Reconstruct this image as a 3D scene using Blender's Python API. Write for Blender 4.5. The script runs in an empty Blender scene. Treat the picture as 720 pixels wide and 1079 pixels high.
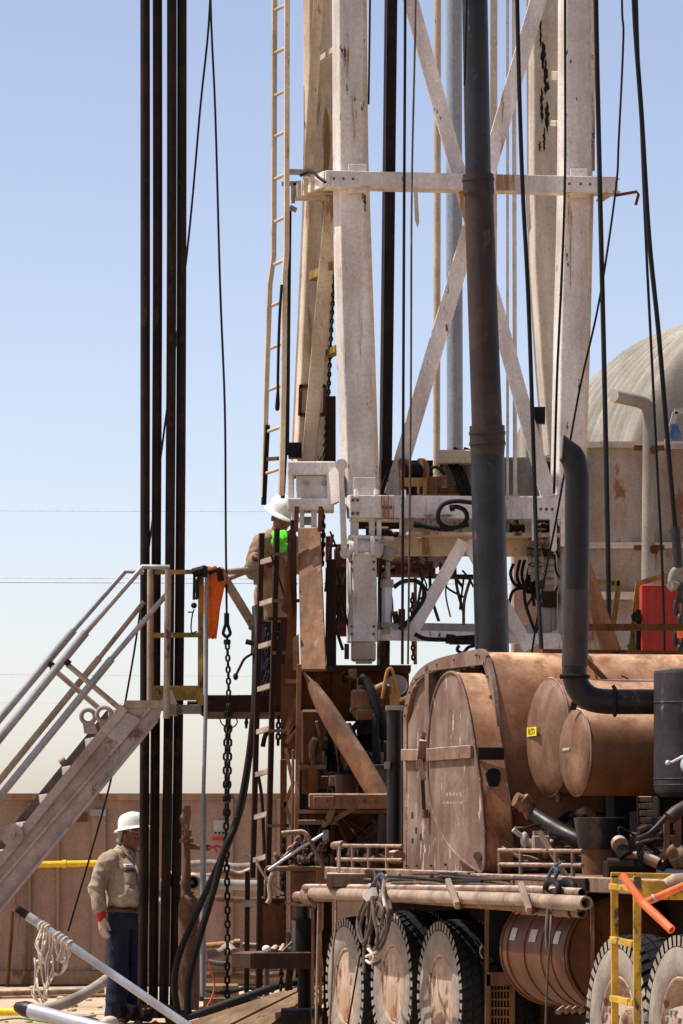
import bpy, math, random
from mathutils import Vector as V, Matrix, Quaternion
from mathutils.noise import noise as pnoise
random.seed(7)
SC = bpy.context.scene
COL = SC.collection
# ------------------------------------------------------------------ survey
# The site was measured from one station: focal 4046 px, horizon row 877,
# eye height 1.64 m.  P() turns a bearing plus a distance into a point in metres.
FO, HY, CX, CZ = 4046.0, 877.0, 360.0, 1.64
def P(px, py, Y): return V(((px - CX) * Y / FO, Y, CZ + (HY - py) * Y / FO))
def M_(px, Y): return px * Y / FO
TH = math.radians(16)
A = V((math.sin(TH), -math.cos(TH), 0))      # along the carrier, towards its front
B = V((math.cos(TH), math.sin(TH), 0))       # across the carrier
Z = V((0, 0, 1)); X = V((1, 0, 0)); YV = V((0, 1, 0))
T0 = V((0.681, 26.5, 0))
def T(u, v, z): return T0 + A * u + B * v + Z * z
def rayplane(px, py, o, n):
    d = V(((px - CX) / FO, 1, (HY - py) / FO)); c = V((0, 0, CZ))
    return c + d * ((o - c).dot(n) / d.dot(n))
def TP(px, py, v): return rayplane(px, py, T(0, v, 0), B)
def UP(px, py, u): return rayplane(px, py, T(u, 0, 0), A)
# ------------------------------------------------------------------ mesh builder
class MB:
    def __init__(s): s.v = []; s.f = []; s.sm = []; s.mi = []
    def add(s, vs, fs, smooth=False, mi=0):
        b = len(s.v); s.v += [V(x) for x in vs]
        for k, f in enumerate(fs):
            s.f.append([b + i for i in f]); s.sm.append(smooth if isinstance(smooth, bool) else smooth[k]); s.mi.append(mi)
        return s
    def hexa(s, c, x, y, z, mi=0):
        c = V(c); vs = []
        for k in (-1, 1):
            for j in (-1, 1):
                for i in (-1, 1): vs.append(c + x * i + y * j + z * k)
        fs = [(0, 2, 3, 1), (4, 5, 7, 6), (0, 1, 5, 4), (2, 6, 7, 3), (0, 4, 6, 2), (1, 3, 7, 5)]
        if x.cross(y).dot(z) < 0: fs = [tuple(reversed(f)) for f in fs]
        return s.add(vs, fs, False, mi)
    def box(s, lo, hi, mi=0):
        lo = V(lo); hi = V(hi); h = (hi - lo) / 2
        return s.hexa((lo + hi) / 2, X * h.x, YV * h.y, Z * h.z, mi)
    def tbox(s, u0, u1, v0, v1, z0, z1, mi=0):
        return s.hexa(T((u0 + u1) / 2, (v0 + v1) / 2, (z0 + z1) / 2), A * ((u1 - u0) / 2), B * ((v1 - v0) / 2), Z * ((z1 - z0) / 2), mi)
    def bar(s, p, q, w, h, side=None, mi=0):
        # w along 'side', h along the third axis
        p = V(p); q = V(q); d = (q - p); L = d.length; d = d / L
        sd = V(side) if side is not None else X
        sd = sd - d * sd.dot(d)
        if sd.length < 1e-4: sd = Z - d * d.z
        sd.normalize(); t = d.cross(sd)
        return s.hexa((p + q) / 2, sd * (w / 2), t * (h / 2), d * (L / 2), mi)
    def taper(s, p, q, w0, h0, w1, h1, side, mi=0):
        p = V(p); q = V(q); d = (q - p).normalized(); sd = V(side); sd = (sd - d * sd.dot(d)).normalized(); t = d.cross(sd)
        vs = []
        for c, w, h in ((p, w0, h0), (q, w1, h1)):
            for j in (-1, 1):
                for i in (-1, 1): vs.append(c + sd * (i * w / 2) + t * (j * h / 2))
        return s.add(vs, [(0, 2, 3, 1), (4, 5, 7, 6), (0, 1, 5, 4), (2, 6, 7, 3), (0, 4, 6, 2), (1, 3, 7, 5)], False, mi)
    def tube(s, pts, r, seg=10, closed=False, mi=0, caps=True, flat=None):
        pts = [V(p) for p in pts]; n = len(pts)
        rr = r if isinstance(r, (list, tuple)) else [r] * n
        tan = []
        for i in range(n):
            if closed: t = pts[(i + 1) % n] - pts[i - 1]
            else: t = pts[min(i + 1, n - 1)] - pts[max(i - 1, 0)]
            tan.append(t.normalized())
        ref = Z if abs(tan[0].z) < .9 else X
        nrm = (ref - tan[0] * ref.dot(tan[0])).normalized(); vs = []; fs = []
        for i in range(n):
            if i:
                q = tan[i - 1].rotation_difference(tan[i]); nrm = q @ nrm
                nrm = (nrm - tan[i] * nrm.dot(tan[i])).normalized()
            b = tan[i].cross(nrm)
            for k in range(seg):
                a = 2 * math.pi * k / seg
                vs.append(pts[i] + (nrm * math.cos(a) + b * math.sin(a)) * rr[i])
        m = n if closed else n - 1
        for i in range(m):
            j = (i + 1) % n
            for k in range(seg):
                l = (k + 1) % seg
                fs.append((i * seg + k, i * seg + l, j * seg + l, j * seg + k))
        s.add(vs, fs, True, mi)
        if caps and not closed:
            b = len(s.v) - n * seg
            s.add([s.v[b + k] for k in range(seg)], [tuple(reversed(range(seg)))], False, mi)
            e = b + (n - 1) * seg
            s.add([s.v[e + k] for k in range(seg)], [tuple(range(seg))], False, mi)
        return s
    def pipe(s, p, q, ro, ri, seg=14, mi=0, depth=None):
        # an open ended pipe: the bore is real
        p = V(p); q = V(q); d = (q - p).normalized()
        dep = depth or ro * 6
        prof = [(dep, 0), (dep, ri), (0, ri), (0, ro), ((q - p).length, ro), ((q - p).length, ri), ((q - p).length - dep, ri), ((q - p).length - dep, 0)]
        return s.lathe(p, d, prof, seg, mi)
    def lathe(s, o, d, prof, seg=24, mi=0, smooth=True, ref=None):
        o = V(o); d = V(d).normalized(); rf = ref or (Z if abs(d.z) < .9 else X)
        n = (rf - d * rf.dot(d)).normalized(); b = d.cross(n)
        # split at sharp corners so caps stay crisp
        for (t0, r0), (t1, r1) in zip(prof, prof[1:]):
            vs = []
            for t, r in ((t0, r0), (t1, r1)):
                for k in range(seg):
                    a = 2 * math.pi * k / seg
                    vs.append(o + d * t + (n * math.cos(a) + b * math.sin(a)) * r)
            fs = [(k, (k + 1) % seg, seg + (k + 1) % seg, seg + k) for k in range(seg)]
            s.add(vs, fs, smooth, mi)
        return s
    def dome(s, o, d, r, h, seg=24, rings=6, mi=0):
        # dished end: one smooth surface
        o = V(o); d = V(d).normalized(); rf = Z if abs(d.z) < .9 else X
        n = (rf - d * rf.dot(d)).normalized(); b = d.cross(n); vs = []; fs = []
        for i in range(rings):
            a = i / rings * math.pi / 2
            for k in range(seg):
                w = 2 * math.pi * k / seg
                vs.append(o + d * (h * math.sin(a)) + (n * math.cos(w) + b * math.sin(w)) * r * math.cos(a))
        vs.append(o + d * h); t = len(vs) - 1
        for i in range(rings - 1):
            for k in range(seg):
                l = (k + 1) % seg; fs.append((i * seg + k, i * seg + l, (i + 1) * seg + l, (i + 1) * seg + k))
        for k in range(seg): fs.append(((rings - 1) * seg + k, (rings - 1) * seg + (k + 1) % seg, t))
        return s.add(vs, fs, True, mi)
    def prism(s, poly, vec, mi=0, smooth_side=False):
        n = len(poly); vec = V(vec); a = [V(p) for p in poly]; c = [p + vec for p in a]
        nn = V((0, 0, 0))
        for i in range(n): nn += a[i].cross(a[(i + 1) % n])
        if nn.dot(vec) > 0: a.reverse(); c.reverse()
        s.add(a, [tuple(range(n))], False, mi); s.add(c, [tuple(reversed(range(n)))], False, mi)
        s.add(a + c, [(i, n + i, n + (i + 1) % n, (i + 1) % n) for i in range(n)], smooth_side, mi)
        return s
    def sph(s, c, r, seg=14, rings=9, mi=0, rot=None):
        c = V(c); r = V((r, r, r)) if not hasattr(r, '__len__') else V(r); vs = []; fs = []
        for i in range(1, rings):
            a = math.pi * i / rings
            for k in range(seg):
                w = 2 * math.pi * k / seg
                p = V((r.x * math.sin(a) * math.cos(w), r.y * math.sin(a) * math.sin(w), r.z * math.cos(a)))
                vs.append(c + (rot @ p if rot else p))
        pz = V((0, 0, r.z)); pz = rot @ pz if rot else pz
        vs += [c + pz, c - pz]; t = len(vs) - 2
        for i in range(rings - 2):
            for k in range(seg):
                l = (k + 1) % seg; fs.append((i * seg + k, (i + 1) * seg + k, (i + 1) * seg + l, i * seg + l))
        for k in range(seg):
            l = (k + 1) % seg; fs.append((t, k, l)); fs.append((t + 1, (rings - 2) * seg + l, (rings - 2) * seg + k))
        return s.add(vs, fs, True, mi)
    def chain(s, pts, link, wr, seg=6, wid=.72):
        pts = dense([V(p) for p in pts], link * .1); d = 0; acc = [0]
        for p, q in zip(pts, pts[1:]): acc.append(acc[-1] + (q - p).length)
        tot = acc[-1]; pitch = link - 2 * wr; k = 0; i = 0
        while d + pitch <= tot:
            def at(x):
                j = 0
                for j in range(len(acc) - 1):
                    if acc[j + 1] >= x: break
                t = (x - acc[j]) / max(1e-9, acc[j + 1] - acc[j]); return pts[j].lerp(pts[j + 1], t)
            p = at(d); q = at(d + pitch); c = (p + q) / 2; ax = (q - p).normalized()
            ref = YV if abs(ax.y) < .9 else X
            n = (ref - ax * ref.dot(ax)).normalized(); b = ax.cross(n)
            w = (b if k % 2 else n); a0 = math.radians(8); w0 = w
            w = (w * math.cos(a0) + ax.cross(w) * math.sin(a0))
            hl = link / 2 - wr; hw = link * wid / 2 - wr; st = hl - hw; ring = []
            for m in range(12):
                an = 2 * math.pi * m / 12; y = math.sin(an) * hw; x = math.cos(an) * hw
                y += st if y > 1e-6 else (-st if y < -1e-6 else 0)
                ring.append(c + w * x + ax * y)
            s.tube(ring, wr, seg, closed=True); d += pitch; k += 1
        return s
    def clusters(s):
        # far-apart pieces become parts of their own
        n = len(s.v); par = list(range(n))
        def fd(i):
            while par[i] != i: par[i] = par[par[i]]; i = par[i]
            return i
        for f in s.f:
            a = fd(f[0])
            for i in f[1:]:
                b = fd(i)
                if a != b: par[b] = a
        box = {}
        for i, q in enumerate(s.v):
            r = fd(i)
            if r not in box: box[r] = [q.copy(), q.copy()]
            b = box[r]
            for k in range(3): b[0][k] = min(b[0][k], q[k]); b[1][k] = max(b[1][k], q[k])
        ks = list(box)
        if len(ks) < 2 or len(ks) > 120: return None
        cl = {k: k for k in ks}
        def fc(k):
            while cl[k] != k: k = cl[k]
            return k
        ch = True
        while ch:
            ch = False; ks = list(box)
            for i, a in enumerate(ks):
                for b in ks[i + 1:]:
                    A_, B_ = box[a], box[b]
                    gap = math.sqrt(sum(max(0, A_[0][k] - B_[1][k], B_[0][k] - A_[1][k]) ** 2 for k in range(3)))
                    big = max(max(A_[1] - A_[0]), max(B_[1] - B_[0]))
                    if gap < .25 * big or gap < .004:
                        for k in range(3): A_[0][k] = min(A_[0][k], B_[0][k]); A_[1][k] = max(A_[1][k], B_[1][k])
                        cl[b] = a; del box[b]; ch = True; break
                if ch: break
        if len(box) < 2: return None
        return {k: None for k in box}, [fc(fd(i)) for i in range(n)]
    def build(s, name, mats, parent=None, bevel=0, origin=None, local=False):
        if parent is not None and not local and len(s.v) < 3000 and name not in NOSPLIT:
            got = s.clusters()
            if got:
                first = None
                for key in got[0]:
                    t = MB(); mp = {}
                    for i, q in enumerate(s.v):
                        if got[1][i] == key: mp[i] = len(t.v); t.v.append(q)
                    for f, sm, mi in zip(s.f, s.sm, s.mi):
                        if f[0] in mp: t.f.append([mp[i] for i in f]); t.sm.append(sm); t.mi.append(mi)
                    o = t._build(name, mats, parent, bevel, origin, local); first = first or o
                return first
        return s._build(name, mats, parent, bevel, origin, local)
    def _build(s, name, mats, parent=None, bevel=0, origin=None, local=False):
        if not isinstance(mats, (list, tuple)): mats = [mats]
        o = V((0, 0, 0))
        if parent is not None and not local: o = WORLD.get(parent.name, V((0, 0, 0)))
        elif origin is not None: o = V(origin)
        elif parent is None and not local:
            lo = min(s.v, key=lambda q: q.z); o = V(lo)
        me = bpy.data.meshes.new(name)
        me.from_pydata([tuple(q - o) for q in s.v], [], s.f)
        me.polygons.foreach_set('use_smooth', s.sm); me.polygons.foreach_set('material_index', s.mi)
        for m in mats: me.materials.append(m)
        me.update()
        ob = bpy.data.objects.new(name, me); COL.objects.link(ob)
        if parent is not None: ob.parent = parent; WORLD[ob.name] = o
        else: ob.location = o; WORLD[ob.name] = o
        if bevel:
            b = ob.modifiers.new('edge', 'BEVEL'); b.width = bevel; b.segments = 1; b.limit_method = 'ANGLE'; b.angle_limit = .9
        return ob
WORLD = {}
NOSPLIT = {'faded_marks', 'tag_lettering', 'shroud_band', 'vent_grille', 'lug_nuts'}
def dense(pts, step):
    out = [V(pts[0])]
    for p, q in zip(pts, pts[1:]):
        n = max(1, int((V(q) - V(p)).length / step))
        for i in range(1, n + 1): out.append(V(p).lerp(V(q), i / n))
    return out
def curve(pts, n=8):
    pts = [V(p) for p in pts]; out = []
    for i in range(len(pts) - 1):
        p0 = pts[max(i - 1, 0)]; p1 = pts[i]; p2 = pts[i + 1]; p3 = pts[min(i + 2, len(pts) - 1)]
        for k in range(n):
            t = k / n
            out.append(.5 * ((2 * p1) + (p2 - p0) * t + (2 * p0 - 5 * p1 + 4 * p2 - p3) * t * t + (3 * p1 - p0 - 3 * p2 + p3) * t ** 3))
    out.append(pts[-1]); return out
def tag(o, label=None, cat=None, group=None, kind=None):
    if label: o['label'] = label
    if cat: o['category'] = cat
    if group: o['group'] = group
    if kind: o['kind'] = kind
    return o
def thing(name, label, cat, loc, group=None):
    o = bpy.data.objects.new(name, None); COL.objects.link(o); o.location = loc; o.empty_display_size = .2
    WORLD[o.name] = V(loc); return tag(o, label, cat, group)
def one(name, mb, m, label, cat, group=None, bevel=0):
    return tag(mb.build(name, m, bevel=bevel), label, cat, group)
def copy_tree(o, loc=None, parent=None):
    c = o.copy(); COL.objects.link(c)
    if parent is not None: c.parent = parent
    if loc is not None: c.location = loc
    WORLD[c.name] = WORLD.get(o.name, V((0, 0, 0)))
    for ch in list(o.children): copy_tree(ch, None, c)
    return c
# ------------------------------------------------------------------ materials
def mat(name, base, dirt=None, damt=.45, rust=None, ramt=.0, rscale=5, scale=2.5, rough=.75, metal=0, streak=.25, bump=.15, fine=.10, chip=None, camt=0, spec=.3, sunlit_dust=None, sunlit_dust_amt=.6, rstr=.45, blot=.22):
    m = bpy.data.materials.new(name); m.use_nodes = True; nt = m.node_tree; N = nt.nodes; L = nt.links
    bs = N['Principled BSDF']; bs.inputs['Roughness'].default_value = rough; bs.inputs['Metallic'].default_value = metal
    bs.inputs['Specular IOR Level'].default_value = spec
    tc = N.new('ShaderNodeTexCoord')
    def nz(sc, stretch=1, det=6, rg=.6, off=0):
        mp = N.new('ShaderNodeMapping'); mp.inputs['Scale'].default_value = (sc, sc, sc * stretch); mp.inputs['Location'].default_value = (off, off * .7, off * .3)
        L.new(tc.outputs['Object'], mp.inputs['Vector'])
        n = N.new('ShaderNodeTexNoise'); n.inputs['Scale'].default_value = 1; n.inputs['Detail'].default_value = det; n.inputs['Roughness'].default_value = rg
        L.new(mp.outputs['Vector'], n.inputs['Vector']); return n.outputs['Fac']
    def ramp(src, a, b):
        r = N.new('ShaderNodeMapRange'); r.inputs[1].default_value = a; r.inputs[2].default_value = b; r.interpolation_type = 'SMOOTHSTEP'
        L.new(src, r.inputs[0]); return r.outputs[0]
    def mul(src, k):
        r = N.new('ShaderNodeMath'); r.operation = 'MULTIPLY'; L.new(src, r.inputs[0])
        if isinstance(k, (int, float)): r.inputs[1].default_value = k
        else: L.new(k, r.inputs[1])
        return r.outputs[0]
    def mix(fac, a, b, mode='MIX'):
        x = N.new('ShaderNodeMix'); x.data_type = 'RGBA'; x.blend_type = mode
        if isinstance(fac, (int, float)): x.inputs[0].default_value = fac
        else: L.new(fac, x.inputs[0])
        for i, c in ((6, a), (7, b)):
            if isinstance(c, tuple): x.inputs[i].default_value = (*c, 1)
            else: L.new(c, x.inputs[i])
        return x.outputs[2]
    col = base
    if dirt:
        col = mix(mul(ramp(nz(scale, 1, 7), .40, .66), damt), col, dirt)
        col = mix(mul(ramp(nz(scale * 3.2, streak, 5, .55, 3), .5, .72), damt * .8), col, dirt)
    if rust and ramt > 0:
        lo = .67 - .25 * ramt
        col = mix(ramp(nz(rscale, rstr, 9, .68, 11), lo, lo + .07), col, rust)
    if chip and camt > 0:
        lo = .68 - .25 * camt
        col = mix(ramp(nz(rscale * 2.1, .3, 9, .7, 23), lo, lo + .03), col, chip)
    if sunlit_dust:  # pale dust on upward faces; sunlit brightness of tops painted in with it
        g = N.new('ShaderNodeNewGeometry'); sx = N.new('ShaderNodeSeparateXYZ'); L.new(g.outputs['Normal'], sx.inputs[0])
        col = mix(mul(mul(ramp(sx.outputs['Z'], .35, .95), ramp(nz(6, 1, 5, .6, 31), .3, .6)), sunlit_dust_amt), col, sunlit_dust)
    if blot:
        bl = N.new('ShaderNodeMapRange'); bl.inputs[1].default_value = .35; bl.inputs[2].default_value = .65; bl.inputs[3].default_value = 1 - blot * 1.5; bl.inputs[4].default_value = 1 + blot * .7
        L.new(nz(scale * 1.4, max(streak, .15), 8, .65, 47), bl.inputs[0]); c2 = N.new('ShaderNodeCombineColor')
        for i in range(3): L.new(bl.outputs[0], c2.inputs[i])
        col = mix(1.0, col, c2.outputs[0], 'MULTIPLY')
    f = nz(38, 1, 4, .7, 5)
    gray = N.new('ShaderNodeMapRange'); gray.inputs[1].default_value = .3; gray.inputs[2].default_value = .7
    gray.inputs[3].default_value = 1 - fine * 2.2; gray.inputs[4].default_value = 1 + fine; L.new(f, gray.inputs[0])
    cb = N.new('ShaderNodeCombineColor')
    for i in range(3): L.new(gray.outputs[0], cb.inputs[i])
    col = mix(1.0, col, cb.outputs[0], 'MULTIPLY')
    if isinstance(col, tuple): bs.inputs['Base Color'].default_value = (*col, 1)
    else: L.new(col, bs.inputs['Base Color'])
    if bump:
        bp = N.new('ShaderNodeBump'); bp.inputs['Strength'].default_value = bump; bp.inputs['Distance'].default_value = .01
        L.new(nz(24, 1, 5, .6, 9), bp.inputs['Height']); L.new(bp.outputs[0], bs.inputs['Normal'])
    return m
BRN = (.20, .085, .035); DUST = (.42, .27, .17); DKR = (.07, .03, .015)
m_brown = mat('brown_paint', BRN, (.13, .055, .024), .6, DUST, .22, 3, 2, .75, sunlit_dust=DUST)
m_rad = mat('dusty_radiator_paint', (.14, .078, .050), (.25, .175, .14), .85, (.15, .075, .04), .3, 4, 2.2, .85, streak=.12, chip=(.44, .35, .31), camt=.35)
m_hood = mat('sunlit_hood_paint', (.25, .088, .028), (.33, .185, .11), .8, (.15, .055, .022), .45, 2.2, 1.5, .7, streak=.8, sunlit_dust=(.76, .47, .28), sunlit_dust_amt=1.0, blot=.3)  # base darkened and top paled to paint in the sun-to-shade contrast
m_tank = mat('tank_paint', (.21, .085, .034), (.12, .046, .020), .7, (.16, .06, .025), .32, 5, 2.2, .45, streak=.2, sunlit_dust=(.58, .34, .20), sunlit_dust_amt=.75, spec=.4)
m_cap = mat('tank_cap_paint', (.22, .12, .074), (.12, .05, .022), .85, (.13, .055, .025), .38, 8, 3, .6, streak=.25)
m_fuel = mat('fuel_tank_paint', (.092, .031, .013), (.125, .058, .032), .6, (.07, .028, .013), .35, 6, 2.5, .5, streak=.3, fine=.07, spec=.12)
m_dkbrown = mat('shadowed_old_steel', (.036, .017, .010), (.02, .011, .008), .6, (.10, .045, .022), .35, 5, 3, .85, spec=.15, sunlit_dust=(.32, .21, .15), sunlit_dust_amt=.6)
m_dust = mat('dusty_pipe_steel', (.23, .14, .092), (.12, .065, .038), .8, (.12, .06, .035), .35, 7, 5, .8, sunlit_dust=(.64, .51, .42), sunlit_dust_amt=.85)  # dusty steel, tops paled further to paint in bright sunlit highlights
m_rustpl = mat('rusty_plate', (.105, .039, .013), (.17, .078, .036), .6, (.045, .018, .009), .45, 6, 3, .85, spec=.15, blot=.35, sunlit_dust=(.42, .28, .19), sunlit_dust_amt=.6)
m_column = mat('weathered_column', (.235, .112, .052), (.115, .048, .020), .75, (.42, .28, .19), .3, 4, 3, .8, blot=.35, sunlit_dust=(.58, .42, .31), sunlit_dust_amt=.75)
W = (.74, .695, .655)
m_white = mat('worn_white_paint', W, (.58, .51, .45), .8, (.33, .19, .10), .36, 6, 2.0, .6, streak=.05, chip=(.05, .035, .028), camt=.2, rstr=.09)
m_cream = mat('worn_cream_paint', (.60, .50, .37), (.44, .33, .21), .75, (.26, .13, .055), .38, 6, 2.2, .6, streak=.06, chip=(.035, .026, .022), camt=.22, rstr=.1)
m_creampeel = mat('peeling_cream_paint', (.64, .57, .47), (.52, .43, .32), .7, (.28, .16, .08), .3, 6, 2, .6, streak=.06, rstr=.1)
m_black = mat('oily_black_steel', (.012, .009, .008), (.03, .02, .015), .5, (.065, .034, .022), .2, 8, 4, .6, spec=.12)
m_drillpipe = mat('drill_pipe_steel', (.014, .009, .007), (.034, .018, .011), .7, (.06, .028, .015), .35, 6, 3, .65, streak=.06, spec=.12)
m_bluesteel = mat('blued_pipe_steel', (.026, .028, .036), (.014, .012, .014), .9, (.10, .058, .042), .35, 7, 3, .38, .1, streak=.1, spec=.28)
m_pipedark = mat('brown_black_pipe', (.032, .022, .02), (.06, .038, .031), .8, (.10, .056, .038), .3, 7, 3, .5, streak=.1, spec=.2)
m_blueram = mat('pale_blue_steel', (.27, .31, .37), (.36, .37, .38), .6, (.14, .09, .07), .15, 8, 2.5, .5, streak=.08)
m_exh = mat('burnt_exhaust', (.009, .007, .0075), (.024, .016, .014), .8, (.08, .042, .026), .35, 5, 3, .4, streak=.2, spec=.25)
m_muff = mat('muffler_black', (.020, .018, .021), (.05, .042, .042), .8, (.13, .12, .115), .25, 9, 4, .5, streak=.2, spec=.2)
m_cable = mat('greased_wire_rope', (.011, .010, .010), (.022, .019, .018), .5, rough=.65, spec=.12)
m_hose = mat('black_rubber_hose', (.010, .009, .009), (.03, .025, .021), .5, rough=.6, spec=.15)
m_rubT = mat('tread_rubber', (.014, .014, .016), (.05, .043, .039), .4, rough=.85, spec=.12)
m_rubS = mat('dusty_sidewall', (.33, .28, .23), (.19, .165, .14), .85, (.09, .08, .075), .2, 6, 3, .9, streak=.5)
m_rim = mat('painted_rim', (.46, .36, .28), (.36, .22, .13), .9, (.24, .085, .035), .5, 9, 4, .7)
m_galv = mat('galvanised_rail', (.26, .27, .30), (.36, .30, .25), .5, (.20, .12, .075), .28, 7, 3, .5, .25)
m_tanrail = mat('tan_rail', (.36, .27, .20), (.24, .16, .11), .6, (.12, .065, .04), .3, 7, 4, .7)
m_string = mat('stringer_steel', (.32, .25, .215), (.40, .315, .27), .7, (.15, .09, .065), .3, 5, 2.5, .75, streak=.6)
m_tread = mat('step_grating', (.40, .37, .34), (.40, .33, .27), .6, rough=.7)
m_plate = mat('grey_plate', (.42, .39, .38), (.34, .29, .26), .5, rough=.7)
m_yellow = mat('chipped_yellow_paint', (.60, .35, .02), (.36, .20, .03), .8, (.06, .04, .025), .5, 14, 6, .6, chip=(.5, .42, .28), camt=.3)
m_ygrime = mat('grimy_yellow_paint', (.36, .23, .03), (.13, .085, .03), .8, (.035, .026, .02), .45, 10, 5, .7)
m_yelpipe = mat('yellow_pipe_paint', (.80, .50, .02), (.66, .40, .04), .4, rough=.45)
m_orange = mat('orange_windsock_cloth', (.86, .15, .015), (.62, .10, .015), .7, (.5, .12, .05), .25, 7, 6, .9, bump=.4, streak=.3)
m_ortube = mat('orange_tube_paint', (.85, .17, .05), (.70, .13, .045), .4, (.95, .55, .40), .12, 9, 4, .5)
m_red = mat('red_panel', (.42, .03, .02), (.28, .03, .022), .8, (.2, .06, .04), .35, 5, 2.5, .7, streak=.15)
m_dkred = mat('oily_red_paint', (.10, .012, .012), (.05, .012, .011), .6, (.03, .02, .018), .3, 8, 4, .55)
m_green = mat('lime_glove_fabric', (.10, .72, .03), (.06, .5, .02), .5, rough=.8)
m_sand = mat('sand', (.50, .37, .25), (.42, .29, .19), .6, (.58, .46, .34), .3, 3, .6, .95, bump=.6)
m_wall = mat('tan_wall_paint', (.33, .215, .155), (.26, .16, .11), .8, (.21, .12, .075), .2, 4, 1.1, .8, streak=.1, rstr=.1, blot=.12)
m_wallrim = mat('rusty_wall_rim', (.34, .21, .12), (.24, .12, .06), .8, (.16, .075, .035), .35, 4, 2, .85)
m_silo = mat('weathered_silo_steel', (.31, .29, .255), (.27, .225, .17), .8, (.26, .14, .07), .25, 2.4, 1.3, .75, streak=.3)
m_siloband = mat('rust_streaked_silo_wall', (.33, .28, .235), (.28, .175, .11), .9, (.19, .085, .04), .35, 3, 1.6, .8, streak=.2)
m_flange = mat('silo_flange', (.52, .48, .44), (.40, .27, .17), .6, rough=.8)
m_bronze = mat('wellhead_rust', (.16, .082, .045), (.09, .042, .022), .8, (.33, .22, .15), .25, 8, 4, .85)
m_alu = mat('clean_silver_pipe', (.46, .48, .53), (.36, .37, .40), .5, rough=.35, metal=.35, bump=.03, fine=.04)
m_rope = mat('pale_cloth_strip', (.72, .62, .52), (.60, .48, .38), .6, rough=.95)
m_oldrope = mat('dirty_wire_sling', (.13, .095, .075), (.06, .045, .038), .7, (.3, .23, .18), .25, 12, 8, .9)
m_bluerope = mat('blue_rope', (.05, .10, .19), (.12, .16, .2), .5, rough=.9)
m_cor = mat('grey_corrugated_hose', (.33, .28, .24), (.22, .17, .14), .6, rough=.8)
m_wood = mat('split_timber_mat', (.23, .14, .08), (.13, .08, .045), .8, (.10, .06, .04), .3, 5, 3, .95, bump=.5)
m_pink = mat('pink_ribbon', (.85, .06, .22), (.7, .06, .2), .3, rough=.8)
m_hat = mat('white_hard_hat', (.78, .77, .74), (.62, .58, .53), .35, (.3, .26, .22), .1, 14, 6, .35, bump=.02, fine=.03, blot=.08)
m_skin = mat('weathered_skin', (.27, .11, .06), (.2, .075, .04), .4, rough=.6, bump=.1)
m_shirt = mat('khaki_work_shirt', (.42, .35, .27), (.32, .25, .18), .8, (.24, .16, .10), .3, 3.5, 4, .95, bump=.25)
m_shirt2 = mat('tan_coverall', (.30, .20, .115), (.27, .17, .10), .6, (.17, .10, .06), .25, 4, 4, .95, bump=.25)
m_denim = mat('dark_denim', (.012, .02, .043), (.022, .027, .045), .8, (.05, .043, .043), .35, 4, 4, .95, bump=.3)
m_leather = mat('brown_leather', (.14, .055, .03), (.09, .04, .025), .5, rough=.7)
m_glove = mat('white_cotton_glove', (.62, .52, .46), (.42, .30, .22), .7, rough=.95)
m_redcuff = mat('red_knit_cuff', (.62, .03, .03), (.5, .02, .02), .3, rough=.95)
m_bandana = mat('patterned_band', (.5, .12, .03), (.03, .12, .35), .9, (.75, .5, .1), .4, 40, 40, .9)
m_eye = mat('eye_white', (.30, .24, .20), rough=.3, bump=0)
m_badge = mat('name_patch_cloth', (.72, .73, .82), (.55, .56, .70), .3, rough=.9)
m_ink = mat('dark_blue_thread', (.05, .055, .15), rough=.9, bump=0)
m_mesh = mat('radiator_mesh', (.05, .036, .03), (.09, .065, .05), .6, rough=.8, bump=.5)
m_hole = mat('matt_black', (.009, .008, .008), rough=.95, bump=0)  # flat black, used for holes, bores and other black parts
m_concrete = mat('chalk_marks', (.42, .34, .29), rough=.9, bump=0)
m_label = mat('yellow_tag', (.75, .60, .03), (.6, .48, .05), .3, rough=.6)
m_labelink = mat('tag_ink', (.22, .15, .02), rough=.8, bump=0)
m_ltgreen = mat('green_paint', (.06, .22, .02), (.05, .14, .02), .5, rough=.6)
m_blue = mat('blue_motor_paint', (.04, .13, .33), (.25, .3, .36), .4, rough=.5)
m_grey = mat('grey_machine_paint', (.30, .27, .24), (.22, .18, .15), .6, (.12, .07, .045), .28, 7, 4, .7)
m_machyel = mat('ochre_machine_paint', (.42, .22, .06), (.26, .12, .045), .6, (.12, .06, .03), .3, 8, 5, .7)
m_grime = mat('grimy_fittings', (.16, .10, .065), (.06, .035, .024), .9, (.40, .30, .23), .3, 14, 14, .8)
m_bluepipe = mat('bluish_pipe_steel', (.17, .18, .20), (.24, .2, .17), .7, rough=.5)
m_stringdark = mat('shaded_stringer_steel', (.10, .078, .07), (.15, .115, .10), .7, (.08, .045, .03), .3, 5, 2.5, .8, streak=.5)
m_line = mat('power_line_wire', (.62, .62, .64), rough=.6, bump=0)
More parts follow.
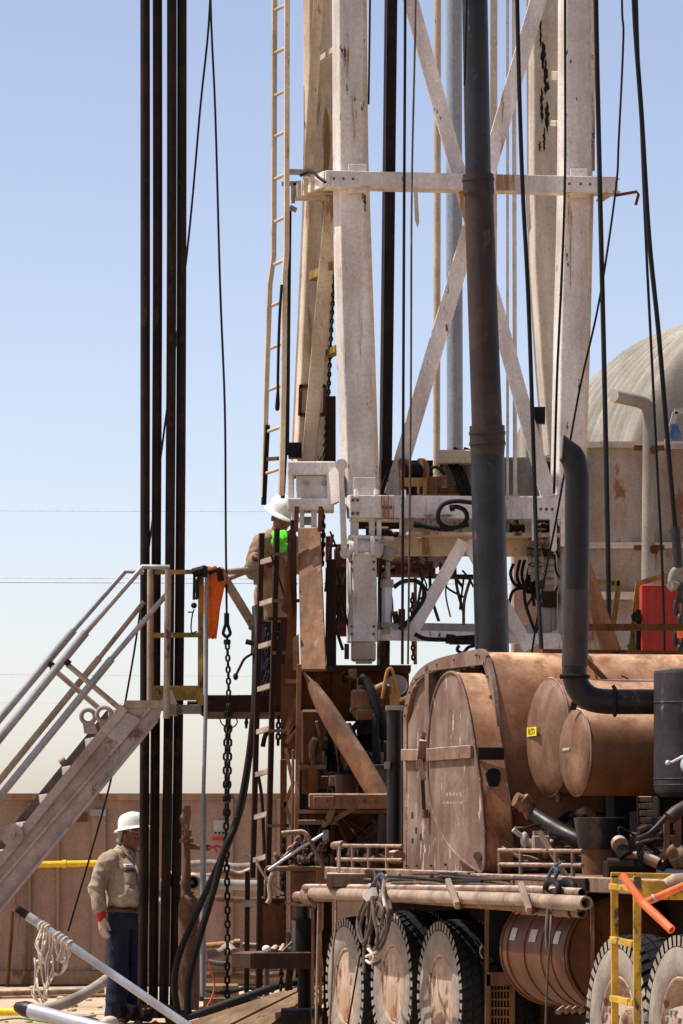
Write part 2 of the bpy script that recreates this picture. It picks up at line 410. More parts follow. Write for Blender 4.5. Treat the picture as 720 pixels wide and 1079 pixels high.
# ------------------------------------------------------------------ camera, sun, sky
cam = bpy.data.cameras.new('camera'); co = bpy.data.objects.new('camera', cam); COL.objects.link(co)
co.location = (0, 0, CZ); co.rotation_euler = (math.pi / 2, 0, 0)
cam.sensor_fit = 'VERTICAL'; cam.sensor_height = 36; cam.sensor_width = 24; cam.lens = FO / 1079 * 36
cam.shift_y = (HY - 539.5) / 1079; cam.clip_end = 6000; SC.camera = co
SUN = V((-.47, .03, .88)).normalized()
sl = bpy.data.lights.new('sun', 'SUN'); sl.energy = 5.0; sl.angle = math.radians(.5); sl.color = (1, .95, .87)
so = bpy.data.objects.new('sun', sl); COL.objects.link(so); so.rotation_euler = (-SUN).to_track_quat('-Z', 'Y').to_euler(); so.location = (-10, 20, 30)
w = bpy.data.worlds.new('World'); SC.world = w; w.use_nodes = True
nt = w.node_tree; bg = nt.nodes['Background']; sk = nt.nodes.new('ShaderNodeTexSky')
sk.sky_type = 'NISHITA'; sk.sun_disc = False; sk.sun_elevation = math.asin(SUN.z); sk.sun_rotation = math.atan2(SUN.x, SUN.y)
sk.air_density = .72; sk.dust_density = 2.3; sk.ozone_density = 0.0; sk.altitude = 900
wb = nt.nodes.new('ShaderNodeMix'); wb.data_type = 'RGBA'; wb.blend_type = 'MULTIPLY'; wb.inputs[0].default_value = 1; wb.inputs[7].default_value = (1.19, 1.03, .96, 1)   # white balance of the sky
nt.links.new(sk.outputs[0], wb.inputs[6]); nt.links.new(wb.outputs[2], bg.inputs[0]); bg.inputs[1].default_value = .148
SC.view_settings.view_transform = 'Standard'; SC.view_settings.look = 'None'; SC.view_settings.exposure = 0.38; SC.view_settings.gamma = 1
# ------------------------------------------------------------------ ground
mb = MB()
def gz(x, y):
    if y < 20 or y > 60 or abs(x) > 14: return 0
    return .02 * pnoise(V((x * 1.3, y * 1.3, 3))) + .012 * pnoise(V((x * 4, y * 4, 1)))
xs = [-4000, -200, -40, -14] + [-8 + .25 * i for i in range(65)] + [14, 40, 200, 4000]
ys = [-4000, -100, 5, 18] + [28 + .25 * i for i in range(60)] + [60, 200, 6000]
vs = [(x, y, gz(x, y) if -8 < x < 8 and 28 < y < 42.7 else 0) for y in ys for x in xs]; nx = len(xs)
mb.add(vs, [(j * nx + i, j * nx + i + 1, (j + 1) * nx + i + 1, (j + 1) * nx + i) for j in range(len(ys) - 1) for i in range(nx - 1)], True)
tag(mb.build('ground', m_sand, origin=(0, 0, 0)), kind='structure')
# scattered stones
mb = MB()
rs = random.Random(3)
for i in range(260):
    x = rs.uniform(-4.5, .2); y = rs.uniform(32.3, 40.5); r = rs.uniform(.012, .045)
    mb.sph((x, y, gz(x, y) + r * .3), (r * rs.uniform(.8, 1.5), r, r * rs.uniform(.5, .8)), 7, 5)
tag(mb.build('gravel', m_sand, origin=(0, 0, 0)), 'loose pale stones and clods scattered on the sandy ground', 'gravel', kind='stuff')
# ------------------------------------------------------------------ long steel wall of the mud tank
YW = 41
wl = thing('steel_mud_tank', 'long tan steel mud tank forming the low wall behind the standing man', 'tank', P(100, 1039, YW))
mb = MB(); zt = P(0, 838, YW).z; x0 = P(-120, 0, YW).x; x1 = P(420, 0, YW).x
mb.box((x0, YW, 0), (x1, YW + 2.4, zt - .05)); mb.build('wall_panel', m_wall, wl)
mb = MB(); mb.box((x0 - .02, YW - .045, zt - .05), (x1 + .02, YW + 2.44, zt + .02)); mb.build('top_rim', m_wallrim, wl)
mb = MB(); mb.box((x0, YW - .06, .02), (x1, YW - .003, .16)); mb.build('base_rail', m_wallrim, wl)
for a, b, t in ((97, 112, 853), (30, 33, 846), (60, 63, 846), (168, 171, 840), (238, 246, 842), (292, 296, 842), (322, 338, 842)):
    mb = MB(); mb.box((P(a, 0, YW).x, YW - .05, .165), (P(b, 0, YW).x, YW - .002, P(0, t, YW).z)); mb.build('upright', m_wall, wl, .006)
mb = MB(); mb.box((P(96, 0, YW).x, YW - .09, P(0, 860, YW).z), (P(112, 0, YW).x, YW - .055, P(0, 853, YW).z)); mb.build('upright_cap', m_plate, wl)
mb = MB(); mb.box((P(80, 0, YW).x, YW - .02, P(0, 866, YW).z), (P(92, 0, YW).x, YW - .004, P(0, 856, YW).z)); mb.build('patch_plate', m_rustpl, wl)
# placard on the wall: pale sheet with three dark marks and a red line
pl = MB(); pl.box((P(225, 0, YW).x, YW - .012, P(0, 879, YW).z), (P(238, 0, YW).x, YW - .003, P(0, 864, YW).z)); plo = pl.build('placard', m_plate, wl)
for q in (226, 230, 234):
    mb = MB(); mb.box((P(q, 0, YW).x, YW - .017, P(0, 878.5, YW).z), (P(q + 2.6, 0, YW).x, YW - .0125, P(0, 876.6, YW).z)); mb.build('dark_mark', m_dkbrown, plo)
mb = MB(); mb.box((P(224, 0, YW).x, YW - .015, P(0, 885, YW).z), (P(235.5, 0, YW).x, YW - .003, P(0, 882.5, YW).z)); mb.build('red_line', m_redcuff, wl)
# faint upper rust streak hook
mb = MB(); Yp = YW - .13
mb.tube([P(-60, 913, Yp), P(67, 910.5, Yp), P(150, 909, Yp)], M_(3.6, Yp), 12)
mb.tube([P(66, 910.5, Yp), P(70, 910.4, Yp)], M_(4.5, Yp), 12)
mb.box(P(20, 922, Yp + .01), P(24, 908, Yp + .12)); mb.box(P(112, 922, Yp + .01), P(116, 906, Yp + .12))
one('yellow_pipe', mb, m_yelpipe, 'bright yellow pipe running along the tan steel wall', 'pipe')
# ------------------------------------------------------------------ power lines, far off
for (ya, yb, r) in ((536.5, 536, .012), (605.5, 609, .015), (611, 613, .014), (703, 716, .009), (738, 739, .009)):
    Yl = 150; mb = MB()
    a = P(-1500, ya - 6, Yl); b = P(1900, yb + 6, Yl); pts = []
    for i in range(41):
        t = i / 40; p = a.lerp(b, t); p.z += (t - .45) ** 2 * 1.0 - .1; pts.append(p)
    mb.tube(pts, r, 5)
    nm = {536.5: 'highest of the five distant power lines, alone well above the stair rails',
          605.5: 'upper wire of the close pair of distant power lines level with the stair rail tops',
          611: 'lower wire of the close pair of distant power lines level with the stair rail tops',
          703: 'distant power line crossing behind the middle of the stair handrails',
          738: 'lowest of the five distant power lines, just above the stair lifting rings'}[ya]
    one('power_line', mb, m_line, nm, 'power line', 'power lines across the sky')
# ------------------------------------------------------------------ silo / frac tank on the right
YS = 44
sl_ = thing('corrugated_silo', 'big weathered grey corrugated round tank on a rust streaked box behind the rig', 'storage tank', V((4.6, YS, 0)))
ca = V((-.294, .956, 0)).normalized()
oc = P(860, 525, 42); R_ = 2.232; LL = 2.65
prof = []; n = 150
for i in range(n + 1):
    t = LL * i / n; prof.append((t, R_ + (.034 * math.sin(t * 2 * math.pi / .24) if t > .3 else 0)))
seg = 72; vs = []; fs = []; nn = V((0, 0, 1)); bb = ca.cross(nn)
for t, r in prof:
    for k in range(seg):
        a = 2 * math.pi * k / seg; vs.append(oc + ca * t + (nn * math.cos(a) + bb * math.sin(a)) * r)
for i in range(n):
    for k in range(seg): fs.append((i * seg + k, i * seg + (k + 1) % seg, (i + 1) * seg + (k + 1) % seg, (i + 1) * seg + k))
mb = MB(); mb.add(vs, fs, True); mb.build('corrugated_shell', m_silo, sl_)
mb = MB(); mb.dome(oc, -ca, R_, .25, 72, 10); mb.build('dished_end', m_silo, sl_)
mb = MB(); mb.dome(oc + ca * LL, ca, R_, .5, 48, 8); mb.build('dished_end', m_silo, sl_)
mb = MB(); mb.tube([P(707, 393, 42.6), P(707, 393, 42.6) + V((.03, -.35, -.03))], .045, 12); mb.build('vent_stub', m_flange, sl_)
bx0 = P(611, 0, 39.6).x; mb = MB(); mb.box((bx0, 39.6, .3), (bx0 + 5, 46, P(0, 470, 39.6).z)); mb.build('box_wall', m_siloband, sl_)
for y0, y1 in ((466, 472), (572, 578), (624, 632), (750, 757)):
    mb = MB(); mb.box((bx0 - .05, 39.52, P(0, y1, 39.6).z), (bx0 + 5.05, 39.597, P(0, y0, 39.6).z)); mb.build('flange', m_flange, sl_)
# lower neighbouring tank seen between the mast legs
nb = thing('field_tank', 'pale beige square field tank seen between the lower mast legs', 'tank', V((2.2, 43, 0)))
mb = MB(); mb.box((P(553, 0, 43).x, 43, 0), (P(612, 0, 43).x, 46, P(0, 437, 43).z)); mb.build('tank_body', m_silo, nb, .02)
mb = MB(); mb.box((P(540, 0, 42.6).x, 42.6, P(0, 700, 42.6).z), (P(611, 0, 42.6).x, 42.99, P(0, 497, 42.6).z)); mb.build('front_locker', m_siloband, nb, .02)
# standpipe with an elbow in front of the silo
Yq = 38.9; mb = MB(); r = M_(7, Yq)
q = [P(647, 417, Yq - .3), P(665, 421, Yq - .15)] + curve([P(672, 422.5, Yq - .1), P(680, 426, Yq - .04), P(684, 434, Yq), P(684.5, 446, Yq)], 5) + [P(683, 600, Yq), P(682, 760, Yq)]
sp = thing('standpipe', 'pale bent standpipe with a horizontal top in front of the silo', 'pipe', P(682, 760, Yq))
mb.tube(q, r, 14); mb.build('pipe_run', m_silo, sp)
for yy in (472, 577):
    mb = MB(); mb.bar(P(668, yy, Yq + .05), P(700, yy, Yq + .05), .05, .05, Z); mb.tube([P(690, yy + 2, Yq - .1), P(690, yy + 2, Yq + .1)], .045, 10); mb.build('clamp', m_rustpl, sp)
# blue motor on a white bracket at the right edge
Yb = 36; bm = thing('blue_motor', 'small blue motor on a white angled bracket at the right edge', 'motor', P(714, 470, Yb))
mb = MB(); mb.tube([P(712, 458, Yb - .1), P(712, 458, Yb + .12)], M_(6.5, Yb), 16); mb.tube([P(712, 458, Yb - .13), P(712, 458, Yb - .1)], M_(3, Yb), 12); mb.box(P(707, 452, Yb - .05), P(714, 448, Yb + .05)); mb.build('motor_body', m_blue, bm)
mb = MB(); mb.bar(P(703, 466, Yb), P(712, 434, Yb), .05, .05); mb.bar(P(711, 434, Yb), P(735, 431, Yb), .05, .05, Z); mb.bar(P(706, 470, Yb), P(735, 470, Yb), .045, .05, Z); mb.bar(P(728, 430, Yb + .07), P(728, 760, Yb + .07), .07, .07); mb.build('bracket', m_flange, bm)
# red cabinet and the yellow guard frames beside it
Yr = 34.5; rc = thing('red_cabinet', 'flat fronted red steel cabinet behind the brown guard rail', 'cabinet', P(694, 760, Yr))
mb = MB(); mb.box((P(676, 0, Yr).x, Yr, P(0, 770, Yr).z), (P(717, 0, Yr).x, Yr + .5, P(0, 616, Yr).z)); mb.build('cabinet_body', m_red, rc, .008)
mb = MB(); mb.box((P(671, 0, Yr).x, Yr + .05, P(0, 770, Yr).z), (P(675.6, 0, Yr).x, Yr + .45, P(0, 642, Yr).z)); mb.build('side_plate', m_black, rc)
mb = MB(); mb.tube([P(671, 650, Yr - .02), P(671, 650, Yr + .1)], .05, 10); mb.build('side_knob', m_black, rc)
g = 'yellow guard frames near the red cabinet'
Yg = 34.8
mb = MB(); mb.bar(P(661, 760, Yg), P(665, 690, Yg), .045, .045); mb.bar(P(664, 694, Yg), P(673, 613, Yg), .05, .05); mb.bar(P(672, 615, Yg), P(699, 607, Yg), .045, .045, Z)
mb.bar(P(700, 604, Yg), P(699, 640, Yg), .05, .05); mb.bar(P(661, 683, Yg - .05), P(671, 680, Yg - .05), .06, .06, Z)
one('guard_frame', mb, m_ygrime, 'grimy yellow bent guard frame just left of the red cabinet', 'guard frame', g)
mb = MB(); mb.bar(P(653, 612, Yg), P(645, 665, Yg), .05, .05); mb.bar(P(645, 664, Yg), P(644, 760, Yg), .05, .05); mb.bar(P(627, 613, Yg), P(653, 615, Yg), .045, .05, Z)
one('guard_frame', mb, m_ygrime, 'short grimy yellow guard frame between the exhaust stack and the red cabinet', 'guard frame', g)
# ------------------------------------------------------------------ MAST
YL, YR, YLr, YRr = 31.4, 31.9, 32.5, 32.95
mast = thing('drilling_mast', 'tall white worn four legged drilling mast with crossed braces', 'mast', P(480, 690, YL))
def leg(pts, Y, dep, m, name='leg'):
    # pts: (px_left, px_right, py) stations; box section, thin flange lips on both sides
    mb = MB(); vs = []; n = len(pts)
    for (a, b, y) in pts:
        p = P(a, y, Y); q = P(b, y, Y); q = p + B * ((q - p).x / B.x)
        vs += [p, q, q - A * dep, p - A * dep]
    fs = [(0, 1, 2, 3), tuple(4 * (n - 1) + k for k in (3, 2, 1, 0))]
    for i in range(n - 1):
        for k in range(4):
            l = (k + 1) % 4; fs.append((4 * i + k, 4 * (i + 1) + k, 4 * (i + 1) + l, 4 * i + l))
    mb.add(vs, fs)
    return mb.build(name, m, mast, .008)
ll = leg([(356.5, 386, -160), (357.5, 387, 0), (358, 388, 130), (359, 390.5, 240), (360, 393, 300), (364, 396, 420), (367, 400, 522)], YL, .22, m_white)
mb = MB()
for a, b in (((384.6, 0), (386.5, 180)), ((387.5, 196), (391, 300)), ((391, 300), (398.5, 520))):
    mb.bar(P(*a, YL - .012), P(*b, YL - .012), .03, .02)
mb.build('flange_lip', m_cream, ll)
rl = leg([(598, 628, -160), (597, 627, 0), (596.5, 626, 130), (595, 625, 240), (592.5, 622.5, 330), (590, 618, 460), (588.5, 616, 522)], YR, .22, m_white)
mb = MB()
for a, b in (((625.5, 0), (625, 180)), ((624, 196), (621, 330)), ((621, 330), (616, 500))):
    mb.bar(P(*a, YR - .012), P(*b, YR - .012), .03, .02)
mb.build('flange_lip', m_cream, rl)
leg([(326, 357, -160), (326, 357, 0), (326.5, 358, 130), (325, 357.5, 215), (322, 354, 290), (317, 348, 400), (313, 343, 490)], YLr, .2, m_cream)
leg([(562, 592, -160), (562.5, 592, 0), (563, 592, 180), (564, 592.5, 275), (571, 592, 380), (579, 590.5, 480)], YRr, .2, m_creampeel)
# rear splice window on the left rear leg
mb = MB()
for a, b in (((316, 407), (343, 407)), ((316, 437), (342, 437))): mb.bar(P(*a, YLr - .03), P(*b, YLr - .03), .03, .04, Z)
for a, b in (((317, 406), (316, 438)), ((343, 406), (342, 438))): mb.bar(P(*a, YLr - .03), P(*b, YLr - .03), .03, .04)
mb.build('splice_frame', m_rustpl, mast)
def brace(p, q, w, h, m=m_white, name='brace', side=None):
    mb = MB(); mb.bar(p, q, w, h, side); return mb.build(name, m, mast, .005)
# big X of flat bars on the front face
brace(P(416, -60, YL + .28), P(578, 524, YL + .28), .125, .05, side=X)
brace(P(585, -60, YL + .42), P(413, 522, YL + .36), .135, .05, side=X)
# side lattice of the left bay
brace(P(338, -40, YL + .4), P(325, 186, YLr - .15), .085, .06, m_cream)
brace(P(350.5, 206, YL + .35), P(325, 488, YLr - .25), .12, .06, m_cream)
brace(P(338, 63, YLr - .2), P(357, 50, YL + .3), .05, .05, m_cream)
brace(P(331, 292, YLr - .12), P(360, 276, YL + .24), .09, .07, m_ygrime)
brace(P(337, 378, YLr - .12), P(364, 364, YL + .24), .075, .06, m_ygrime)
brace(P(586, 80, YRr - .1), P(597, 80, YR + .2), .08, .08, m_cream); brace(P(588, 130, YRr - .1), P(598, 131, YR + .2), .13, .05, m_cream)
# upper tray beam: channel with a real underside
mb = MB()
a = P(343, 188, YL - .12); b = P(651, 195, YR - .10); mb.bar(a, b, .13, .02, Z)
mb.bar(a + V((0, .11, -.055)), b + V((0, .11, -.055)), .22, .012, YV)
mb.bar(a + V((0, .11, .055)), b + V((0, .11, .055)), .20, .012, YV); mb.build('tray_beam', m_white, mast, .004)
c = P(343, 188, YL - .12); d = c - A * 1.25 + V((.06, 0, -.02)); e2 = P(308, 204, YL + 1.0)
mb = MB(); mb.bar(c + V((.0, .012, 0)), e2, .125, .03, Z); mb.build('side_beam', m_white, mast, .004)
mb = MB(); mb.prism([c + V((0, .02, -.06)), e2 + V((0, 0, -.06)), e2 + V((.30, .03, -.06)), c + V((.36, .06, -.06))], V((0, 0, .012))); mb.build('side_plate', m_cream, mast)
for t in (.3, .5, .7, .9):
    p = c.lerp(e2, t) + V((-.02, -.02, 0)); mb = MB(); mb.bar(p + V((0, 0, -.065)), p + V((0, 0, .065)), .035, .035); mb.build('stiffener', m_cream, mast)
mb = MB(); mb.tube(curve([P(317, 185, YL + .3), P(325, 181, YL + .2), P(331, 182, YL), P(336, 187, YL - .1), P(343, 192, YL - .16)], 4), .013, 8); mb.build('hook_rod', m_black, mast)
mb = MB(); mb.tube([P(648, 206, YR - .1), P(671, 202, YR - .15), P(673, 205, YR - .15), P(670, 216, YR - .15)], .013, 8); mb.build('hook_rod', m_rustpl, mast)
for (x, y0, y1) in ((303, 181, 4), (303, 187, 0)): pass
mb = MB(); mb.bar(P(301, 181, YLr - .3), P(331, 182, YLr - .2), .045, .03, Z); mb.bar(P(297, 194, YLr - .3), P(315, 193, YLr - .3), .035, .03, Z); mb.bar(P(311, 193, YLr - .3), P(309, 214, YLr - .3), .03, .03); mb.bar(P(310, 218, YLr - .3), P(308, 222, YLr - .3), .06, .06); mb.build('ladder_bracket', m_grey, mast)
mb = MB(); mb.prism([P(611 + 23, 202, YR - .1), P(651, 202, YR - .1), P(636, 212, YR - .1), P(628, 212, YR - .1)], V((0, .02, 0))); mb.build('gusset', m_cream, mast)
# hanging pointed straps under the tray beam
for (x, y0, y1) in ((438, 198, 240), (556, 203, 246)):
    mb = MB(); mb.prism([P(x - 2, y0, YL), P(x + 2, y0, YL), P(x + 4, y1 - 6, YL), P(x + 2, y1, YL), P(x - .5, y1 - 8, YL)], V((0, .02, 0))); mb.build('hanging_strap', m_cream, mast)
# guide rods and the pale lifting ram
for x0, x1, r, yb, m in ((461.5, 460, .03, 520, m_cream), (521, 519, .03, 500, m_cream), (535, 535, .012, 522, m_white), (541.5, 543, .018, 522, m_white)):
    mb = MB(); mb.tube([P(x0, -160, YR + .5), P((x0 + x1) / 2, 250, YR + .5), P(x1, yb, YR + .5)], r, 8); mb.build('guide_rod', m, mast)
mb = MB(); mb.tube([P(478, -160, 33.2), P(479.5, 490, 33.2)], M_(8.5, 33.2), 18); mb.build('lift_ram', m_blueram, mast)
# lower cross beam + frames
mb = MB(); p = P(367, 534, YL - .06); q = P(597, 536, YR - .14); mb.bar(p, q, M_(24, YL), .12, Z); cb_ = mb.build('cross_beam', m_white, mast, .006)
mb = MB(); mb.prism([P(366, 532, YL - .1), P(361, 560, YL - .1), P(363, 530, YL - .1)], V((0, .1, 0))); mb.build('gusset', m_white, mast)
for x in (373, 394, 423):
    mb = MB(); mb.prism([P(x, 524, YL - .13), P(x + 1.5, 522, YL - .13), P(x + 5, 524, YL - .13)], V((0, .02, .06))); mb.build('gusset', m_white, mast)
for x0, x1, y0, y1 in ((369, 378, 546, 566), (389, 395, 546, 575), (397, 402, 548, 572), (421, 425, 546, 563), (561, 566, 546, 569), (580, 586, 546, 580), (591, 597, 548, 575)):
    mb = MB(); mb.box(P(x0, y1, YL + .0), P(x1, y0, YL + .1)); mb.build('web_plate', m_white, mast, .003)
mb = MB(); mb.bar(P(369, 548, YL + .04), P(424, 549, YL + .1), .02, .12, Z); mb.bar(P(367, 566, YL + .0), P(412, 568, YL + .1), .03, .18, Z); mb.build('shelf_plate', m_white, mast, .003)
mb = MB(); mb.bar(P(425, 563, YL + .02), P(600, 565, YR - .1), .025, .3, Z); mb.bar(P(425, 548, YL + .3), P(600, 549, YR + .2), .03, .02, Z); mb.bar(P(425, 556, YL + .34), P(600, 557, YR + .22), .12, .02, Z); mb.build('hose_tray', m_cream, mast)
mb = MB(); mb.bar(P(400, 576, YL + .25), P(575, 577, YR + .1), M_(19, YL), .14, Z); mb.build('rear_cross_beam', m_cream, mast, .006)
mb = MB(); mb.bar(P(400, 669, YL + .1), P(603, 674, YR), M_(11, YL), .1, Z); mb.build('foot_beam', m_white, mast, .005)
mb = MB(); mb.bar(P(412, 661, YL + 1.0), P(603, 664, YR + .9), M_(10, YL), .1, Z); mb.build('foot_beam', m_blueram, mast, .005)
brace(P(489, 570, YL + .12), P(431, 672, YL + .12), .105, .05, side=X); brace(P(492, 570, YL + .17), P(558, 684, YL + .17), .105, .05, side=X)
# lower leg stubs with their hinge barrels
mb = MB(); mb.taper(P(381.5, 677, YL - .03), P(381, 583, YL - .03), M_(27, YL), .2, M_(26, YL), .2, B); stub = mb.build('lower_leg', m_white, mast, .008)
mb = MB(); mb.box(P(370, 696, YL - .12), P(396, 677.5, YL + .12)); mb.build('foot_block', m_cream, stub, .015)
mb = MB(); mb.box(P(363, 694, YL - .02), P(368, 679, YL + .1)); mb.box(P(397.5, 694, YL - .02), P(401, 680, YL + .1)); mb.build('foot_pin', m_rustpl, stub)
mb = MB(); mb.tube([P(366, 578, YL - .08), P(401, 579, YL + .02)], M_(9, YL), 18); mb.build('hinge_barrel', m_white, mast)
for x in (375, 393):
    mb = MB(); mb.bar(P(x, 566, YL - .14), P(x, 586, YL - .16), .035, .09); mb.build('hinge_lug', m_white, mast, .004)
mb = MB(); mb.taper(P(603, 668, YR - .03), P(602, 548, YR - .03), M_(22, YR), .2, M_(24, YR), .2, B); mb.build('lower_leg', m_white, mast, .008)
mb = MB(); mb.box(P(571, 692, YR - .1), P(604, 668, YR + .1)); mb.build('foot_block', m_white, mast, .01)
# left outrigger box + fork + lever
mb = MB(); mb.box(P(303, 500, YL + .1), P(354, 491, YL + .5)); mb.box(P(312, 526, YL + .16), P(350, 504, YL + .44)); mb.box(P(303, 537, YL + .1), P(352, 529, YL + .48)); mb.box(P(303, 533, YL + .2), P(310, 498, YL + .42)); mb.build('outrigger_box', m_white, mast, .008)
mb = MB(); mb.prism([P(344, 500, YL + .12), P(356, 490, YL + .0), P(360, 494, YL - .02), P(361, 526, YL - .02), P(346, 533, YL + .12)], V((0, .18, 0))); mb.build('outrigger_arm', m_white, mast, .006)
mb = MB()
for x0, x1 in ((307, 311), (316, 321), (328, 334)): mb.box(P(x0, 556, YL + .18), P(x1, 536, YL + .4))
mb.box(P(319, 553, YL + .3), P(330, 545, YL + .36)); mb.build('fork_lug', m_white, mast, .004)
for x in (322, 341): 
    mb = MB(); mb.tube([P(x, 509, YL + .12), P(x, 509, YL + .2)], .02, 10); mb.build('bolt', m_grey, mast)
mb = MB(); mb.taper(P(363, 586, YL - .2), P(359, 490, YL - .2), M_(7, YL), .05, M_(6, YL), .05, X); mb.tube([P(360, 490, YL - .24), P(360, 490, YL - .14)], .05, 14); mb.tube([P(364, 583, YL - .24), P(364, 583, YL - .14)], .045, 14); mb.build('lever_bar', m_white, mast, .006)
# small cable drum on a brown bracket standing on the cross beam
wd = thing('cable_drum', 'small dark cable drum in a brown bracket on the mast cross beam', 'drum', P(436, 521, YL + .3))
mb = MB(); mb.tube([P(426, 497, YL + .28), P(443, 497, YL + .32)], M_(9.5, YL), 18); mb.build('drum_core', m_cable, wd)
for x in (425, 444): 
    mb = MB(); mb.tube([P(x - .8, 496, YL + .29), P(x + 1.2, 496, YL + .3)], M_(13.5, YL), 22); mb.build('drum_flange', m_column, wd)
mb = MB(); mb.bar(P(422, 508, YL + .14), P(449, 508, YL + .18), .07, .03, Z); mb.box(P(446, 521, YL + .14), P(449.5, 506, YL + .3)); mb.box(P(421, 521, YL + .14), P(424, 506, YL + .3)); mb.build('drum_bracket', m_machyel, wd)
# grey hydraulic valve cabinet behind it
vc = thing('hydraulic_cabinet', 'low grey hydraulic cabinet with hoses standing between the mast legs', 'cabinet', P(515, 522, YR + .6))
mb = MB(); mb.box(P(466, 522, YR + .55), P(585, 486, YR + .9)); mb.build('cabinet_body', m_grey, vc, .008)
mb = MB(); mb.box(P(462, 488, YR + .4), P(522, 480, YR + .9)); mb.build('cabinet_lid', m_cream, vc, .008)
mb = MB()
for x in (480, 491, 499): mb.tube([P(x, 480, YR + .5), P(x + 3, 473, YR + .5)], .04, 10)
mb.build('filler_cap', m_dkbrown, vc)
mb = MB(); mb.box(P(402, 522, YR + .55), P(464, 488, YR + .8)); mb.build('dark_box', m_dkbrown, vc)
mb = MB()
for k, (x, y) in enumerate(((474, 489), (477, 492), (481, 489), (485, 492))):
    mb.tube(curve([P(x, y, YR + .5), P(x + 6, y + 12, YR + .42), P(x + 10, y + 24, YR + .4), P(x + 13, y + 34, YR + .42)], 5), .018, 6)
mb.build('hose_bundle', m_hose, vc)
mb = MB()
for k in range(4): mb.tube([P(573 + k * 3.4, 493, YR + .4), P(574 + k * 3.4, 493.6, YR + .46)], M_(8 - k, YR), 14)
mb.box(P(576, 520, YR + .35), P(586, 500, YR + .5)); mb.build('pump', m_dkbrown, vc)
mb = MB(); mb.box(P(556, 446, YR + .9), P(574, 430, YR + 1.0)); mb.build('sign_plate', m_black, mast)
# coiled black hose lying over the tray
mb = MB(); Yh = YL - .16
mb.tube(curve([P(500, 530, Yh), P(482, 528, Yh), P(468, 531, Yh), P(462, 540, Yh), P(463, 550, Yh), P(472, 556, Yh), P(484, 555, Yh), P(492, 547, Yh), P(490, 538, Yh), P(481, 534, Yh), P(474, 535.5, Yh)], 6), .019, 8)
mb.tube(curve([P(440, 553, Yh), P(455, 556, Yh), P(472, 557.5, Yh), P(484, 555, Yh), P(494, 553, Yh)], 5), .019, 8)
mb.tube([P(474, 535.5, Yh), P(479, 535, Yh)], .027, 8); mb.tube([P(436, 552.5, Yh), P(442, 553.5, Yh)], .027, 8)
one('hydraulic_hose', mb, m_hose, 'black hydraulic hose curled in a loop over the mast cross beam', 'hose', 'black hoses on the rig')
# hose jumble right of the dark pipe
ms = [[(541, 594), (538, 605), (543, 616), (554, 616), (561, 606)], [(548, 590), (545, 608), (552, 620), (563, 612)], [(553, 590), (550, 606), (556, 624), (566, 616), (570, 600)], [(560, 590), (556, 610), (562, 626)], [(564, 590), (560, 612), (568, 630)], [(536, 640), (540, 624), (550, 620), (562, 626), (572, 640)]]
lbs = ['open black hose loop farthest left beside the big dark pipe', 'second black hose of the tangle right of the big dark pipe', 'long sagging black hose in the tangle right of the big dark pipe', 'short steep black hose inside the tangle right of the big dark pipe', 'steep black hose at the right of the tangle by the mast foot', 'lowest black hose arching over the mast foot beside the big dark pipe']
for pts, lb in zip(ms, lbs):
    mb = MB(); mb.tube(curve([P(x, y, YR + .12 + .04 * random.random()) for x, y in pts], 6), .014, 7); one('hydraulic_hose', mb, m_hose, lb, 'hose', 'black hoses on the rig')
# valve block hanging in that jumble
vb = thing('valve_block', 'dirty valve block bristling with fittings left of the exhaust stack', 'valve', P(575, 668, YR - .1))
mb = MB(); mb.box(P(566, 560, YR - .05), P(585, 548, YR + .1)); mb.box(P(570, 586, YR - .1), P(582, 572, YR + .1)); mb.box(P(572, 640, YR - .08), P(586, 624, YR + .08)); mb.build('block', m_dkbrown, vb, .006)
mb = MB(); mb.tube([P(577, 624, YR), P(577, 586, YR)], .05, 12); mb.tube([P(576, 668, YR), P(576, 640, YR)], .045, 12); mb.tube([P(583, 664, YR), P(583, 640, YR)], .03, 10)
for k in range(4): mb.tube([P(572, 592 + k * 7, YR - .08), P(584, 592 + k * 7, YR - .08)], .03, 10)
mb.build('fitting', m_grey, vb)
mb = MB(); mb.tube([P(569, 562, YR - .1), P(585, 556, YR - .1)], .02, 8); mb.tube([P(566, 575, YR - .1), P(588, 570, YR - .1)], .022, 8); mb.tube([P(572, 612, YR - .1), P(566, 620, YR - .1)], .03, 8); mb.build('lever', m_dkbrown, vb)
# brown tank seen behind the hoses
# clear cylinder left centre (air dryer) beside the left leg
ad = thing('air_cylinder', 'grey vertical cylinder with rod and end caps right of the left mast foot', 'cylinder', P(408, 668, YL - .05))
mb = MB(); mb.tube([P(408, 659, YL), P(408, 617, YL)], M_(5.5, YL), 16); mb.build('barrel', m_alu, ad)
mb = MB(); mb.tube([P(408, 619, YL), P(408, 611, YL)], M_(7, YL), 16); mb.tube([P(408, 661, YL), P(408, 656, YL)], M_(6.5, YL), 16); mb.box(P(404, 668, YL), P(411, 661, YL + .04)); mb.build('end_cap', m_grey, ad)
mb = MB(); mb.tube([P(409, 611, YL), P(409, 592, YL)], .018, 8); mb.sph(P(410, 583, YL), .06); mb.tube([P(408, 590, YL), P(411, 576, YL)], .045, 10); mb.build('rod', m_grey, ad)
mb = MB(); mb.tube([P(414, 651, YL), P(420, 650, YL)], .05, 12); mb.tube([P(420, 650, YL), P(427, 650, YL)], .065, 12); mb.build('side_port', m_dkbrown, ad)
mb = MB(); mb.tube(curve([P(415, 619, YL + .1), P(424, 613, YL + .1), P(437, 612, YL + .1), P(446, 618, YL + .1), P(447, 630, YL + .1), P(438, 645, YL + .1), P(430, 655, YL + .1), P(421, 663, YL + .1)], 6), .018, 8)
